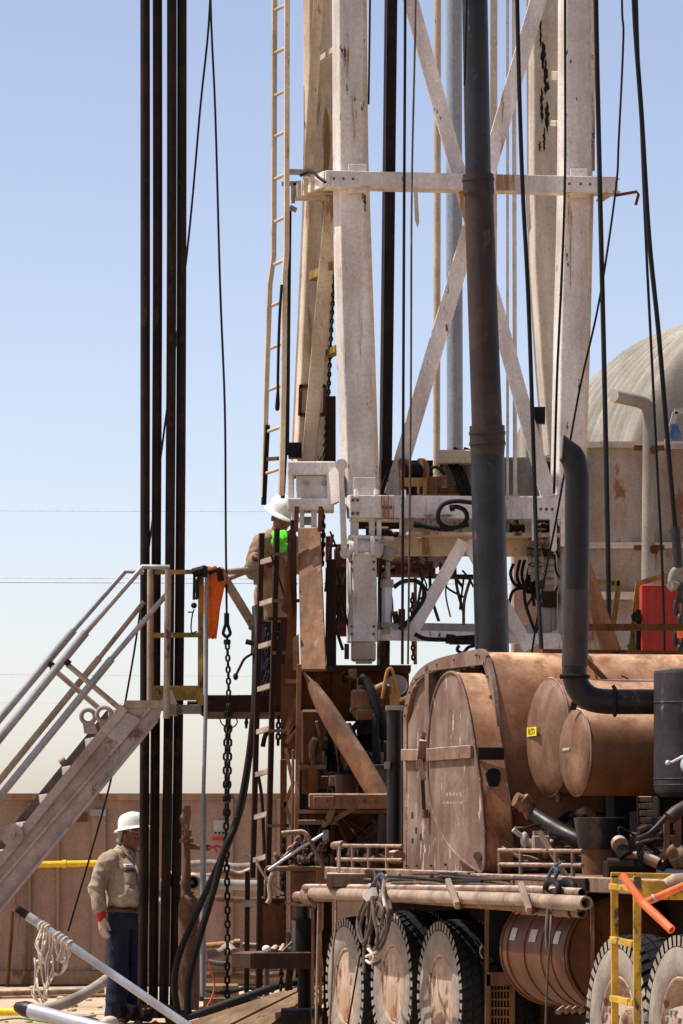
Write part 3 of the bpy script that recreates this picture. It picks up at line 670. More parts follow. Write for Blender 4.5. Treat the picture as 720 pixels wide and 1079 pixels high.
one('hydraulic_hose', mb, m_hose, 'black hose arching off the top of the grey vertical cylinder', 'hose', 'black hoses on the rig')
# sag hose on the foot beam
mb = MB(); mb.tube(curve([P(437, 668, YL + .02), P(448, 673, YL + .02), P(468, 674, YL + .02), P(485, 672, YL + .02), P(505, 671, YL + .02)], 5), .018, 8); mb.tube([P(470, 673, YL - .02), P(480, 674, YL - .02)], .04, 8); mb.box(P(474, 679, YL - .02), P(505, 674, YL + .04))
one('hydraulic_hose', mb, m_hose, 'black hose with a coupling lying along the mast foot beam', 'hose', 'black hoses on the rig')
mb = MB(); mb.tube(curve([P(484, 680, YL), P(482, 685, YL), P(488, 688, YL), P(494, 682, YL), P(504, 680, YL)], 5), .014, 6)
one('hydraulic_hose', mb, m_hose, 'small black hose loop hanging just above the hood under the mast foot beam', 'hose', 'black hoses on the rig')
# ------------------------------------------------------------------ red tongs
Yt = 32.4; tg = thing('power_tong', 'oily dark red power tong hanging behind the left mast foot', 'power tong', P(400, 670, Yt))
mb = MB(); mb.tube([P(392, 596, Yt), P(448, 597, Yt + .1)], M_(12, Yt), 16); mb.build('tong_body', m_dkred, tg)
mb = MB(); mb.box(P(355, 670, Yt - .05), P(367, 600, Yt + .1)); mb.box(P(343, 592, Yt - .1), P(350, 566, Yt + .05)); mb.box(P(352, 600, Yt - .15), P(400, 580, Yt + .1)); mb.box(P(356, 583, Yt), P(362, 575, Yt + .1)); mb.build('tong_arm', m_dkred, tg, .01)
mb = MB(); mb.box(P(343, 616, Yt - .2), P(366, 600, Yt)); mb.tube([P(355, 632, Yt - .1), P(355, 618, Yt - .1)], .05, 10); mb.tube([P(349, 640, Yt - .1), P(366, 652, Yt - .1)], .03, 8); mb.build('tong_jaw', m_dkbrown, tg)
mb = MB(); mb.prism([P(440, 592, Yt), P(462, 580, Yt), P(478, 578, Yt), P(474, 590, Yt), P(448, 604, Yt)], V((0, .15, 0))); mb.build('tong_hanger', m_siloband, tg)
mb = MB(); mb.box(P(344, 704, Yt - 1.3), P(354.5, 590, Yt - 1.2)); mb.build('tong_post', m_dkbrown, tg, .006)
# horizontal dark bars seen through the mast window
mb = MB(); mb.bar(P(376, 553, Yt + .6), P(425, 553, Yt + .6), .07, .07, Z); mb.bar(P(443, 607, Yt + .6), P(500, 608, Yt + .6), .04, .05, Z); mb.build('cross_bar', m_dkbrown, tg)
mb = MB(); mb.box(P(375, 698, Yt - .6), P(392, 692, Yt - .3)); 
one('green_block', mb, m_ltgreen, 'small bright green block under the foot of the left mast leg', 'block')
# ------------------------------------------------------------------ upper ladder
Yl = 32.0
ul = thing('mast_ladder', 'tall thin white ladder hanging along the left side of the mast', 'ladder', P(286, 530, Yl))
def rail(stn, Y, w, m, par, name='rail'):
    mb = MB()
    for a, b in zip(stn, stn[1:]): mb.bar(P(*a, Y), P(*b, Y), w, w * 1.0, B)
    return mb.build(name, m, par)
rail([(290.5, -160), (289.5, 0), (288.5, 270), (284.5, 300), (281, 400), (278, 532)], Yl, .038, m_cream, ul)
rail([(303, -160), (302.5, 0), (302, 265), (300, 290), (299, 400), (296.5, 522)], Yl - .3, .04, m_cream, ul)
for y in (-37, 7, 52, 97, 140, 185, 230, 275, 318, 363, 407, 451, 495):
    f = max(0, (y - 250) / 280); xl = 289.5 - 11 * f; xr = 302 - 5 * f
    mb = MB(); mb.tube([P(xl, y + 4, Yl), P(xr, y - 2, Yl - .3)], .015, 7); mb.build('rung', m_cream, ul)
mb = MB(); mb.bar(P(281, 484, Yl), P(294, 483, Yl - .2), .03, .03, Z); mb.build('rung_plate', m_rustpl, ul)
mb = MB(); mb.bar(P(304.5, 222, Yl - .2), P(302, 470, Yl - .15), .035, .05, B); mb.bar(P(301, 470, Yl - .2), P(298, 525, Yl - .2), .025, .05, B); mb.build('backing_strip', m_black, ul)
mb = MB(); mb.tube(curve([P(297, 300, Yl - .35), P(294.5, 340, Yl - .35), P(293, 400, Yl - .35), P(293.5, 428, Yl - .35), P(291.5, 430, Yl - .35), P(293, 412, Yl - .35)], 6), .012, 6)
one('short_tether', mb, m_cable, 'thin black tether dangling between the ladder rails', 'rope')
mb = MB(); mb.bar(P(278, 532, Yl - .01), P(282, 448, Yl - .01), .036, .036, B); mb.build('rusted_rail_end', m_black, ul)
# dark stub post + block left of the rear leg
mb = MB(); mb.box(P(343, 492, 32.1), P(354, 420, 32.3)); mb.build('dark_post', m_dkbrown, mast, .006)
mb = MB(); mb.box(P(304, 482, 32.2), P(318, 468, 32.35)); mb.tube([P(308, 474, 32.1), P(308, 474, 32.3)], .06, 10); mb.build('pulley_block', m_black, mast)
# leg chain
mb = MB(); mb.chain([P(353, 285, 32.1), P(350, 330, 32.1), P(346, 420, 32.1), P(341.5, 492, 32.1)], .055, .009); one('chain', mb, m_black, 'long slack black chain running down beside the rear left mast leg', 'chain', 'chains on the rig')
mb = MB(); mb.chain([P(340, 537, 31.2), P(341, 560, 31.2), P(339, 600, 31.2)], .06, .011); one('chain', mb, m_black, 'short black chain hanging under the white outrigger box', 'chain', 'chains on the rig')
# ------------------------------------------------------------------ cables in the air
def cab(pts, r, lb, m=None, cat='cable', name='cable', smooth=True, seg=7, g='cables hanging round the mast', clamp=None):
    mb = MB(); q = [P(*p) for p in pts]
    mb.tube(curve(q, 5) if smooth else q, r, seg)
    return one(name, mb, m or m_cable, lb, cat, g)
cab([(221.5, -160, 33.6), (221.5, 0, 33.6), (211, 115, 34), (197, 268, 34.4), (172, 462, 35), (147, 650, 35.6), (133, 735, 35.8), (115, 830, 36.2), (72, 981, 36.8)], .010, 'thin wire slanting behind the dark standing pipes down past the stairs to the tan wall')
cab([(221, -160, 33.1), (222, 0, 33.1), (227, 120, 33), (232, 300, 32.8), (237, 430, 32.6), (238, 560, 32.5), (239, 648, 32.4)], .010, 'thin wire hanging straight down to the chain beside the orange windsock')
cab([(543, -160, 29), (545, 0, 29), (550, 180, 29), (557, 320, 29), (563, 500, 29), (566, 600, 28.8), (571, 690, 28.6)], .017, 'thick black cable just right of the big dark vertical pipe')
cab([(627, -160, 28.5), (628, 0, 28.5), (632, 190, 28.5), (637, 400, 28.4), (641, 600, 28.2), (642, 690, 28.2)], .019, 'thickest straight black cable crossing the front right mast leg to the hood')
cab([(657, -160, 30), (655.5, 0, 30), (657, 40, 30), (652, 150, 30), (650, 190, 30), (640, 265, 30), (629, 330, 30.2), (612, 405, 30.4), (600, 470, 30.6), (586, 548, 30.8), (570, 630, 30.9), (560, 690, 31)], .009, 'thin dark wire slanting across the right mast leg behind the exhaust stack')
cab([(665, -160, 29), (668, 0, 29), (676, 120, 29), (684, 250, 29), (694, 350, 29), (704, 470, 29), (712, 560, 29)], .019, 'thick braided wire rope along the right edge ending in a shackle')
cab([(669, -160, 29.4), (671, 0, 29.4), (676, 140, 29.4), (681, 260, 29.4), (687, 380, 29.4), (693, 500, 29.4), (698, 600, 29.4), (701, 700, 29.4)], .011, 'thinner wire running just left of the braided wire rope')
cab([(596, -160, 31.3), (595.5, 0, 31.3), (595.5, 180, 31.3), (592, 290, 31.3), (587, 400, 31.4), (584, 520, 31.5)], .011, 'thin black cable between the two right mast legs')
cab([(426, -160, 30.6), (427, 0, 30.6), (426, 200, 30.6), (425, 420, 30.6), (424, 700, 30.6)], .012, 'thin dark cable hanging in front of the mast just right of the left leg')
cab([(437, -160, 30.8), (438, 0, 30.8), (434, 200, 30.8), (433, 420, 30.8), (430, 700, 30.9)], .009, 'brownish thin cable second from the left leg of the mast', m_oldrope)
cab([(391, -160, 31), (390, 0, 31), (388.5, 110, 31.1)], .009, 'short thin wire along the upper edge of the left mast leg')
cab([(452, 580, 33), (440, 640, 33), (437, 700, 33)], .012, 'thin dark cable behind the mast foot braces')
mb = MB(); mb.bar(P(414, -160, 33.4), P(404, 702, 33.3), M_(11, 33.3), .09, B)
one('hanging_bar', mb, m_black, 'long black square bar hanging inside the mast right of the left leg', 'bar')
# cable ends at the right: shackle and chain
sh = thing('shackle_chain', 'grey shackle with heavy chain hanging at the right edge of the hood', 'shackle', P(716, 720, 29))
mb = MB(); mb.tube([P(712, 556, 29), P(715, 598, 29)], .035, 10); mb.build('socket', m_muff, sh)
mb = MB(); mb.tube(curve([P(711, 622, 29), P(708, 612, 29), P(711, 602, 29), P(719, 600, 29), P(725, 606, 29), P(725, 622, 29)], 6), .03, 8); mb.tube([P(706, 617, 28.93), P(728, 617, 29.1)], .033, 10); mb.build('shackle_bow', m_grey, sh)
mb = MB(); mb.chain([P(717, 616, 29), P(716, 740, 29)], .16, .022); mb.build('heavy_chain', m_muff, sh)
mb = MB(); mb.box(P(714, 672, 28.95), P(722, 662, 29.05)); mb.build('orange_wrap', m_ortube, sh)
# ------------------------------------------------------------------ big dark pipe in the middle
Yv = 30.4; vp = thing('vertical_standpipe', 'big dark vertical steel pipe with two collars in front of the mast', 'pipe', P(519, 692, Yv))
ax = [(497, -160), (500.5, 0), (504, 188), (509, 330), (513.5, 452), (515.5, 560), (519, 700)]
def seg_(y0, y1, r0, r1, m, name, ov=None):
    def xa(y):
        for (xa_, ya), (xb, yb) in zip(ax, ax[1:]):
            if y <= yb: return xa_ + (xb - xa_) * (y - ya) / (yb - ya)
        return ax[-1][0]
    mb = MB(); n = max(2, int((y1 - y0) / 25)); pts = [P(xa(y0 + (y1 - y0) * i / n), y0 + (y1 - y0) * i / n, Yv) for i in range(n + 1)]
    mb.tube(pts, [M_(r0 + (r1 - r0) * i / n, Yv) for i in range(n + 1)], 22); return mb.build(name, m, vp)
seg_(-160, 187, 13.4, 13.6, m_bluesteel, 'upper_pipe')
c1 = seg_(184, 204, 16.4, 16.6, m_pipedark, 'collar'); seg_(188, 191, 17.3, 17.3, m_pipedark, 'collar_ring'); seg_(204, 210, 16.2, 14.6, m_pipedark, 'collar')
seg_(206, 455, 15.2, 16.2, m_pipedark, 'middle_pipe')
seg_(449, 470, 18.6, 18.6, m_pipedark, 'collar'); seg_(455, 458, 19.4, 19.4, m_pipedark, 'collar_ring'); seg_(466, 469, 19.4, 19.4, m_pipedark, 'collar_ring'); seg_(470, 484, 18.4, 17.2, m_pipedark, 'collar')
seg_(480, 640, 17.6, 18.0, m_bluesteel, 'lower_pipe'); seg_(640, 700, 17.9, 18.0, m_bluesteel, 'lower_pipe')
mb = MB(); mb.tube(curve([P(494, -80, Yv - .12), P(492, 0, Yv - .12), P(490.5, 60, Yv - .115), P(489.5, 90, Yv - .1)], 6), .008, 6); mb.build('strapped_wire', m_cable, vp)
# ------------------------------------------------------------------ standing drill pipes
Yd = 32.75
stands = [([147 + 5.3, 153, 153.2, 153, 152.5, 150.2], 'leftmost of the four dark drill pipes standing upright left of the ladder', -160),
          ([166, 166, 166.2, 165, 163.5, 161.5], 'second from left of the four dark drill pipes standing upright', -160),
          ([181, 181.2, 181, 179.5, 177, 172.6], 'third from left of the four dark drill pipes standing upright', -160),
          ([191.5, 191.8, 191.5, 190.3, 187.5, 183.8], 'rightmost of the four dark drill pipes standing upright', -160)]
for i, (xs_, lb, top) in enumerate(stands):
    mb = MB(); ys_ = [-160, 0, 270, 540, 810, 1061]; yy = Yd + (.06 if i % 2 else 0)
    mb.tube(curve([P(x, y, yy) for x, y in zip(xs_, ys_)], 6), M_(5.1, Yd), 14)
    one('drill_pipe', mb, m_drillpipe, lb, 'drill pipe', 'drill pipes standing upright')
# rollers / dunnage below them
dn = thing('pipe_dunnage', 'low dark steel dunnage rack under the feet of the standing drill pipes', 'rack', V((P(160, 0, Yd).x, Yd, 0)))
mb = MB(); mb.box(P(118, 1073, Yd - .12) , P(206, 1066, Yd + .3)); mb.build('base_plate', m_dkbrown, dn, .006)
mb = MB()
for x in (124, 136, 149, 163, 176, 190): mb.tube([P(x, 1065, Yd - .18), P(x + 9, 1064, Yd - .12)], .045, 12); mb.tube([P(x - 1, 1065.5, Yd - .18), P(x, 1065.4, Yd - .17)], .062, 12)
mb.build('roller', m_black, dn)
mb = MB()
for x in (150, 172): mb.tube([P(x, 1066, Yd - .2), P(x + 22, 1063, Yd - .1)], .03, 10)
mb.build('cross_tube', m_dkbrown, dn)
# ------------------------------------------------------------------ stairs
Ys0 = 31.9; Ys1 = 32.7
st = thing('steel_staircase', 'steep dusty steel staircase with pipe handrails rising to the work floor', 'staircase', P(0, 960, Ys0))
def strng(pts, Y, th, m, name='stringer'):
    mb = MB(); mb.prism([P(*p, Y) for p in pts], V((0, th, 0))); return mb.build(name, m, st, .004)
# near stringer = channel web with two flanges, far stringer behind it
s0 = strng([(-60, 1009), (-60, 979), (131, 743), (172, 743), (168, 757), (-60, 1034)], Ys0, .012, m_string)
mb = MB()
mb.bar(P(-60, 981, Ys0 - .03), P(131, 745, Ys0 - .03), .012, .075, YV)      # top flange lip
mb.bar(P(-60, 1033, Ys0 - .035), P(166, 759, Ys0 - .035), .08, .02, YV)
mb.build('flange', m_string, s0)
mb = MB(); mb.bar(P(-60, 999, Ys0 - .012), P(158, 746, Ys0 - .012), .022, .022, YV); mb.build('stiffener_bead', m_string, s0)
mb = MB(); mb.prism([P(-60, 978, Ys0 - .03), P(131, 741.5, Ys0 - .03), P(131, 743.6, Ys0 - .03), P(-60, 980.3, Ys0 - .03)], V((0, .07, 0))); mb.build('bright_top_edge', m_tanrail, s0)
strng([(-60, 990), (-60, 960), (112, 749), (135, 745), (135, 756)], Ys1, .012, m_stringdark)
for k in range(-1, 6):
    x = 93 - 24.3 * k + 0; y = 779 + 29.3 * k
    mb = MB(); x += 2; y += 4; mb.prism([P(x - 6, y - 4, Ys1 - .01), P(x + 8, y - 6, Ys1 - .01), P(x + 9, y + 3, Ys1 - .01), P(x - 5, y + 5, Ys1 - .01)], V((.13, -.77, .0))); mb.build('tread', m_tread, st, .004)
mb = MB(); mb.prism([P(113, 776, Ys0 - .02), P(127, 748, Ys0 - .02), P(147, 757, Ys0 - .02), P(128, 784, Ys0 - .02)], V((0, .012, 0))); mb.build('cover_plate', m_plate, st, .003)
def ring(x, y, Y, ro, m, par):
    mb = MB(); c = P(x, y, Y); pts = [c + V((math.cos(a) * M_(ro - 2.3, Y), 0, math.sin(a) * M_(ro - 2.3, Y))) for a in [2 * math.pi * i / 20 for i in range(20)]]
    mb.tube(pts, M_(2.4, Y), 8, closed=True); mb.prism([P(x - 6, y + 5, Y), P(x + 6, y + 5, Y), P(x + 10, y + 18, Y), P(x - 4, y + 18, Y)], V((0, .03, 0))); return mb.build('lifting_ring', m, par)
ring(93, 755, Ys0 + .35, 9.5, m_string, st); ring(110, 753, Ys0 + .1, 10, m_string, st)
mb = MB(); c = P(13, 880, Ys0 - .06); mb.tube([c + V((0, -.03, 0)), c + V((0, .05, 0))], M_(12, Ys0), 22); mb.tube([c + V((0, -.07, 0)), c + V((0, .05, 0))], M_(4, Ys0), 12); mb.build('lug_disc', m_string, st)
mb = MB(); mb.tube([P(63, 804, Ys1 + .1), P(69, 800, Ys1 + .1)], .03, 10); mb.build('bolt_end', m_tanrail, st)
def hr(pts, r, m, name='handrail'):
    mb = MB(); mb.tube([P(*p) for p in pts], r, 10); return mb.build(name, m, st)
r1 = .034
hr([(-60, 829, Ys1), (78, 664, Ys1)], M_(4, Ys1), m_galv); hr([(78, 664, Ys1), (132, 602, Ys1), (152, 603, Ys1)], M_(2.7, Ys1), m_galv)
hr([(-60, 852, Ys0), (91, 666, Ys0)], M_(4.3, Ys0), m_galv); hr([(91, 666, Ys0), (151, 597, Ys0), (179, 598, Ys0)], M_(2.9, Ys0), m_galv)
hr([(-60, 896, Ys1), (105, 693, Ys1)], M_(3.5, Ys1), m_tanrail); hr([(105, 693, Ys1), (152, 634, Ys1)], M_(2.6, Ys1), m_tanrail)
hr([(-60, 913, Ys0), (118, 694, Ys0)], M_(4.0, Ys0), m_galv); hr([(118, 694, Ys0), (176, 626, Ys0)], M_(2.8, Ys0), m_galv)
for a, b, Y in (((54, 703), (105, 747), Ys1 - .1), ((71, 700), (128, 748), Ys0)):
    hr([(*a, Y), (*b, Y)], M_(2.9, Y), m_tanrail, 'rail_strut')
for (x, y, Y) in ((53, 700, Ys1 - .05), (70.5, 698, Ys0 - .01)):
    mb = MB(); mb.tube([P(x - 1, y - 1.2, Y), P(x + 3, y + 2, Y)], M_(3.6, Ys0), 10); mb.build('weld_joint', m_dkbrown, st)
hr([(158.5, 600, Ys0 + .4), (158, 742, Ys0 + .4)], M_(3.3, Ys0), m_tanrail, 'post'); hr([(177.5, 600, Ys0 - .02), (175.5, 757, Ys0 - .02)], M_(3.5, Ys0), m_tanrail, 'post')
mb = MB(); mb.prism([P(168, 742, Ys0 - .03), P(176, 727, Ys0 - .03), P(181, 727, Ys0 - .03), P(187, 742, Ys0 - .03)], V((0, .03, 0))); mb.build('post_foot', m_tanrail, st)
mb = MB(); mb.box(P(131, 746, Ys0 - .02), P(180, 741.5, Ys1)); mb.build('top_landing', m_tanrail, st)
# ------------------------------------------------------------------ work floor
Yf = 32.35
wf = thing('work_floor', 'narrow steel work floor with a grimy yellow guard rail at the stair top', 'platform', P(240, 756, Yf))
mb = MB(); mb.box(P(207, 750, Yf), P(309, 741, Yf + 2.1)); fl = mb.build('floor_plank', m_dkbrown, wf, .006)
mb = MB(); mb.box(P(186, 752, Yf - .03), P(213, 743, Yf + .1)); mb.box(P(176, 754, Yf - .06), P(187, 742, Yf + .1)); mb.build('edge_beam', m_grey, wf, .006)
mb = MB(); mb.box(P(212, 753.6, Yf - .012), P(300, 750.2, Yf + .02)); mb.build('bottom_lip', m_column, wf)
mb = MB()
mb.bar(P(163, 603, Yf - .05), P(212, 602.5, Yf - .05), M_(4.5, Yf), .03, Z); mb.bar(P(161, 669.5, Yf - .05), P(211, 669, Yf - .05), M_(5, Yf), .03, Z); mb.build('guard_rail', m_ygrime, wf)
mb = MB(); mb.box(P(161, 738, Yf - .06), P(210, 722.5, Yf - .045)); mb.build('toe_board', m_ygrime, wf)
mb = MB(); mb.bar(P(160.5, 604, Yf - .02), P(160.5, 741, Yf - .02), M_(3.5, Yf), .03); mb.build('post', m_ygrime, wf); mb = MB(); mb.bar(P(212, 600, Yf - .06), P(211.5, 743, Yf - .06), M_(6, Yf), .035); mb.build('post', m_ygrime, wf)
mb = MB(); mb.tube([P(218, 604, Yf - .1), P(217, 745, Yf - .1), P(214.5, 838, Yf - .1)], M_(2.1, Yf), 8); mb.tube([P(214.5, 838, Yf - .1), P(214, 1050, Yf - .1)], M_(3.2, Yf), 8); one('support_pole', mb, m_galv, 'thin grey pole standing under the orange windsock through the work floor', 'pole')
mb = MB(); mb.tube([P(203, 604, Yf - .1), P(218, 600, Yf - .1)], .04, 8); mb.box(P(214, 608, Yf - .14), P(219, 597, Yf - .08)); mb.build('clamp', m_black, wf)
mb = MB(); mb.tube([P(236, 603, Yf + .2), P(258, 601, Yf + .3), P(274, 596, Yf + .4)], .026, 8); mb.tube([P(240, 610, Yf + .3), P(258, 603, Yf + .35), P(276, 602, Yf + .4)], .022, 8); mb.tube([P(268, 598, Yf + .38), P(270, 616, Yf + .38)], .02, 8); mb.build('swing_rail', m_tanrail, wf)
mb = MB(); mb.taper(P(270, 664, Yf + .3), P(231, 600, Yf + .05), M_(9, Yf), .05, M_(9, Yf), .05, X); mb.build('diagonal_plank', m_tanrail, wf, .006)
mb = MB(); mb.tube([P(262, 654, Yf + .25), P(276, 650, Yf + .25)], .02, 8); mb.tube([P(262, 662, Yf + .25), P(276, 660, Yf + .25)], .015, 8); mb.bar(P(269, 660, Yf + .3), P(268, 690, Yf + .3), .06, .04); mb.build('lashing', m_dust, wf)
# loose things on the plank
mb = MB(); mb.tube([P(233, 739.2, Yf + .2), P(250, 738, Yf + .25)], M_(3, Yf), 12); one('pipe_piece', mb, m_grey, 'short grey pipe piece lying on the work floor by the chain', 'pipe')
mb = MB(); mb.tube([P(250, 738.5, Yf + .2), P(257, 737, Yf + .2)], M_(4, Yf), 10); mb.tube([P(247, 739, Yf + .3), P(243, 734, Yf + .3)], M_(3.4, Yf), 10); mb.bar(P(252, 736, Yf + .15), P(258, 733.5, Yf + .15), .02, .02); mb.tube([P(261, 741, Yf + .2), P(264, 733, Yf + .2)], M_(3, Yf), 8); mb.tube([P(218, 741, Yf + .1), P(226, 740, Yf + .1)], M_(2.8, Yf), 8)
one('pipe_wrench', mb, m_black, 'black hand tools lying beside the grey pipe piece on the work floor', 'tools')
mb = MB(); mb.tube([P(197.5, 741, Yf + .02), P(208, 741, Yf + .02)], M_(2.4, Yf), 8); one('floor_roller', mb, m_dkbrown, 'small dark roller at the left end of the work floor', 'roller')
# windsock
mb = MB(); prof = [(224, 598, 7.5), (225.5, 604, 10), (226, 612, 10.5), (225.5, 622, 10.3), (224.5, 640, 8.6), (223.4, 656, 7.2), (222.4, 672, 5.9)]
vs = []; fs = []; sg = 28
for i, (x, y, r) in enumerate(prof):
    c = P(x, y, Yf)
    for k in range(sg):
        a = 2 * math.pi * k / sg; f = 1 + .10 * math.sin(3 * a + i) + .06 * math.sin(5 * a + 1.3 * i)
        vs.append(c + V((math.cos(a) * M_(r, Yf) * f, math.sin(a) * M_(r, Yf) * .55 * f, (.012 * math.sin(a * 4 + i)))))
for i in range(len(prof) - 1):
    for k in range(sg): fs.append((i * sg + k, (i + 1) * sg + k, (i + 1) * sg + (k + 1) % sg, i * sg + (k + 1) % sg))
mb.add(vs, fs, True); mb.add([vs[k] for k in range(sg)], [tuple(range(sg))], False)
ws = thing('windsock', 'limp bright orange windsock hanging from the yellow rail corner', 'windsock', P(222, 674, Yf)); mb.build('sock', m_orange, ws)
mb = MB(); mb.tube([P(216.5, 604, Yf - .06), P(232, 600, Yf - .02)], .02, 8); mb.tube([P(231, 600, Yf - .03), P(233, 612, Yf - .03)], .03, 8); mb.build('hoop', m_black, ws)
# rope with a knob at the rail
rk = thing('knotted_cord', 'thin black cord with a round knob hanging from the yellow rail', 'cord', P(204, 668, Yf - .1))
mb = MB(); mb.tube([P(205, 606, Yf - .1), P(204.5, 632, Yf - .1)], .012, 6); mb.tube(curve([P(204.5, 642, Yf - .1), P(202.5, 650, Yf - .1), P(201.5, 662, Yf - .1), P(203, 667, Yf - .1), P(207.5, 665, Yf - .1)], 5), .006, 6); mb.tube([P(198, 645, Yf - .1), P(203, 645, Yf - .1)], .006, 6); mb.tube(curve([P(210, 608, Yf - .12), P(207.5, 614, Yf - .12), P(208, 628, Yf - .12), P(206, 631, Yf - .12)], 5), .014, 6); mb.build('cord', m_cable, rk)
mb = MB(); mb.sph(P(204.5, 638, Yf - .1), M_(3.2, Yf)); mb.build('knob', m_black, rk)
# chain below the thin wire
hc = thing('hoist_chain', 'long dark hoist chain hanging from a wire thimble past the work floor to the ground', 'chain', P(240, 1058, 32.2))
Yc = 32.2
mb = MB(); mb.tube([P(239, 646, Yc), P(239, 657, Yc)], .022, 8); mb.tube(curve([P(239, 655, Yc), P(236, 664, Yc), P(235.6, 668, Yc), P(239, 671, Yc), P(242.6, 668, Yc), P(242, 664, Yc), P(239, 655, Yc)], 5), .014, 8); mb.tube([P(239.5, 674, Yc), P(239.5, 679, Yc)], .03, 8); mb.build('thimble', m_black, hc)
mb = MB(); mb.chain([P(239.5, 672, Yc), P(241, 720, Yc), P(241, 742, Yc)], M_(8.5, Yc), .0095); mb.build('upper_chain', m_black, hc)
mb = MB(); mb.chain([P(240, 742, Yc), P(238, 800, Yc), P(238.5, 880, Yc), P(240, 960, Yc), P(239.5, 1056, Yc)], M_(10, Yc), .0105); mb.chain([P(242, 742, Yc - .05), P(241.5, 800, Yc - .05), P(239.5, 868, Yc - .05)], M_(10, Yc), .0105); mb.build('lower_chain', m_black, hc)
mb = MB(); mb.tube(curve([P(231, 756, Yc), P(235, 764, Yc), P(244, 767, Yc), P(250, 762, Yc), P(249, 756, Yc)], 5), .006, 5); mb.build('tie_wire', m_cable, hc)
for pts, lb, lk in ([[(293, 672, 32.6), (294, 740, 32.6), (293, 790, 32.6)], 'dark chain hanging between the lower ladder and the brown frame', .07], [[(283, 668, 32.9), (284, 738, 32.9)], 'short dark chain hanging behind the lower ladder rungs near the worker', .075], [[(260, 756, 32.3), (259.5, 768, 32.3)], 'tiny chain end hanging under the work floor', .05], [[(299, 880, 31), (298, 960, 31), (297, 1000, 31), (296, 1045, 31)], 'dark chain hanging behind the low tray at the rig rear', .06]):
    mb = MB(); mb.chain([P(*p) for p in pts], lk, .011); one('chain', mb, m_black, lb, 'chain', 'chains on the rig')
# ------------------------------------------------------------------ lower ladder
Yk = 31.75
lo = thing('lower_ladder', 'dark brown steel ladder below the mast reaching down to the tray', 'ladder', P(266, 925, Yk))
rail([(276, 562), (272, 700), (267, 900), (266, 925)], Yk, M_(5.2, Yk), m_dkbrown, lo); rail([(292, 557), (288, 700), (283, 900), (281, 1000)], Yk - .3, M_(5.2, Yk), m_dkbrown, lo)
for y in (591, 635, 680, 725, 770, 815, 860, 905):
    f = (y - 560) / 340; mb = MB(); mb.bar(P(275 - 8.5 * f, y + 2, Yk + .02), P(291 - 8.5 * f, y - 3, Yk - .28), M_(5, Yk), .03, Z); mb.build('rung', m_string, lo)
for y, x1 in ((584, 310), (633, 317), (688, 312), (770, 303), (870, 303)):
    mb = MB(); mb.bar(P(290 - (y - 560) * .025, y, Yk - .3), P(x1, y, Yk - .6), M_(3.5, Yk), .03, Z); mb.build('standoff', m_dkbrown, lo)
mb = MB(); mb.tube(curve([P(272, 815, Yk - .05), P(276, 840, Yk - .05), P(278, 880, Yk - .05), P(279, 915, Yk - .05)], 5), .014, 6); mb.tube(curve([P(277, 787, Yk + .1), P(279, 777, Yk + .1), P(281, 772, Yk + .1), P(277, 770, Yk + .1)], 5), .02, 6)
one('short_tether', mb, m_cable, 'thin black tether tied inside the lower brown ladder', 'rope')
l2 = thing('tray_ladder', 'dark lower ladder section standing behind the low steel tray', 'ladder', P(262, 1045, 32.2))
rail([(261, 918), (260, 1046)], 32.2, M_(4.5, 32), m_dkbrown, l2); rail([(275, 905), (273, 1050)], 31.9, M_(6, 32), m_dkbrown, l2)
for y in (905, 952): 
    mb = MB(); mb.tube([P(258, y, 32.2), P(273, y, 31.9)], .03, 8); mb.build('rung', m_string, l2)
# ------------------------------------------------------------------ thick black hoses
def hose(pts, r, lb):
    mb = MB(); mb.tube(curve([P(*p) for p in pts], 8), r, 12); return one('rubber_hose', mb, m_hose, lb, 'hose', 'thick rubber hoses')
hose([(269, 640, 32.3), (272, 690, 32.0), (269, 745, 31.9), (262, 800, 31.9), (254, 845, 31.9), (244, 880, 31.9), (231, 910, 31.9), (209, 958, 31.9), (190, 1003, 31.9), (184, 1038, 31.9), (188, 1068, 31.9)], M_(3.6, 32), 'thick black rubber hose bending farthest left to the ground beside the standing pipes')
hose([(270, 660, 32.35), (268, 745, 32.05), (258, 830, 32.05), (248, 870, 31.85), (237, 895, 31.8), (224, 942, 31.8), (207, 1000, 31.8), (199, 1036, 31.8), (198, 1069, 31.8)], M_(3.8, 32), 'thick black rubber hose dropping in front of the rusty wellhead')
hose([(176, 1074, 31.9), (200, 1071, 31.8), (240, 1057, 31.7), (280, 1043, 31.6), (300, 1037, 31.5), (345, 1030, 31.5)], M_(4.2, 32), 'thick black hose lying along the edge of the timber mat')
mb = MB(); mb.tube(curve([P(266, 689, 32), P(258, 694, 32), P(253, 703, 32), P(249, 711, 32)], 5), .011, 6); mb.sph(P(248.5, 713, 32), (.022, .02, .03)); mb.tube([P(259, 676, 32), P(268, 678, 32)], .022, 6)
one('loose_cord', mb, m_cable, 'short loose black cord sticking out left of the lower ladder', 'cord')
# ------------------------------------------------------------------ rear support frame of the rig
Ya = 31.0
sf = thing('mast_support_frame', 'big brown steel support frame under the mast with a slanting ram', 'support frame', P(330, 1040, Ya))
def plate(pts, Y, th, m, name, bev=.006):
    mb = MB(); mb.prism([P(*p, Y) for p in pts], V((0, th, 0))); return mb.build(name, m, sf, bev)
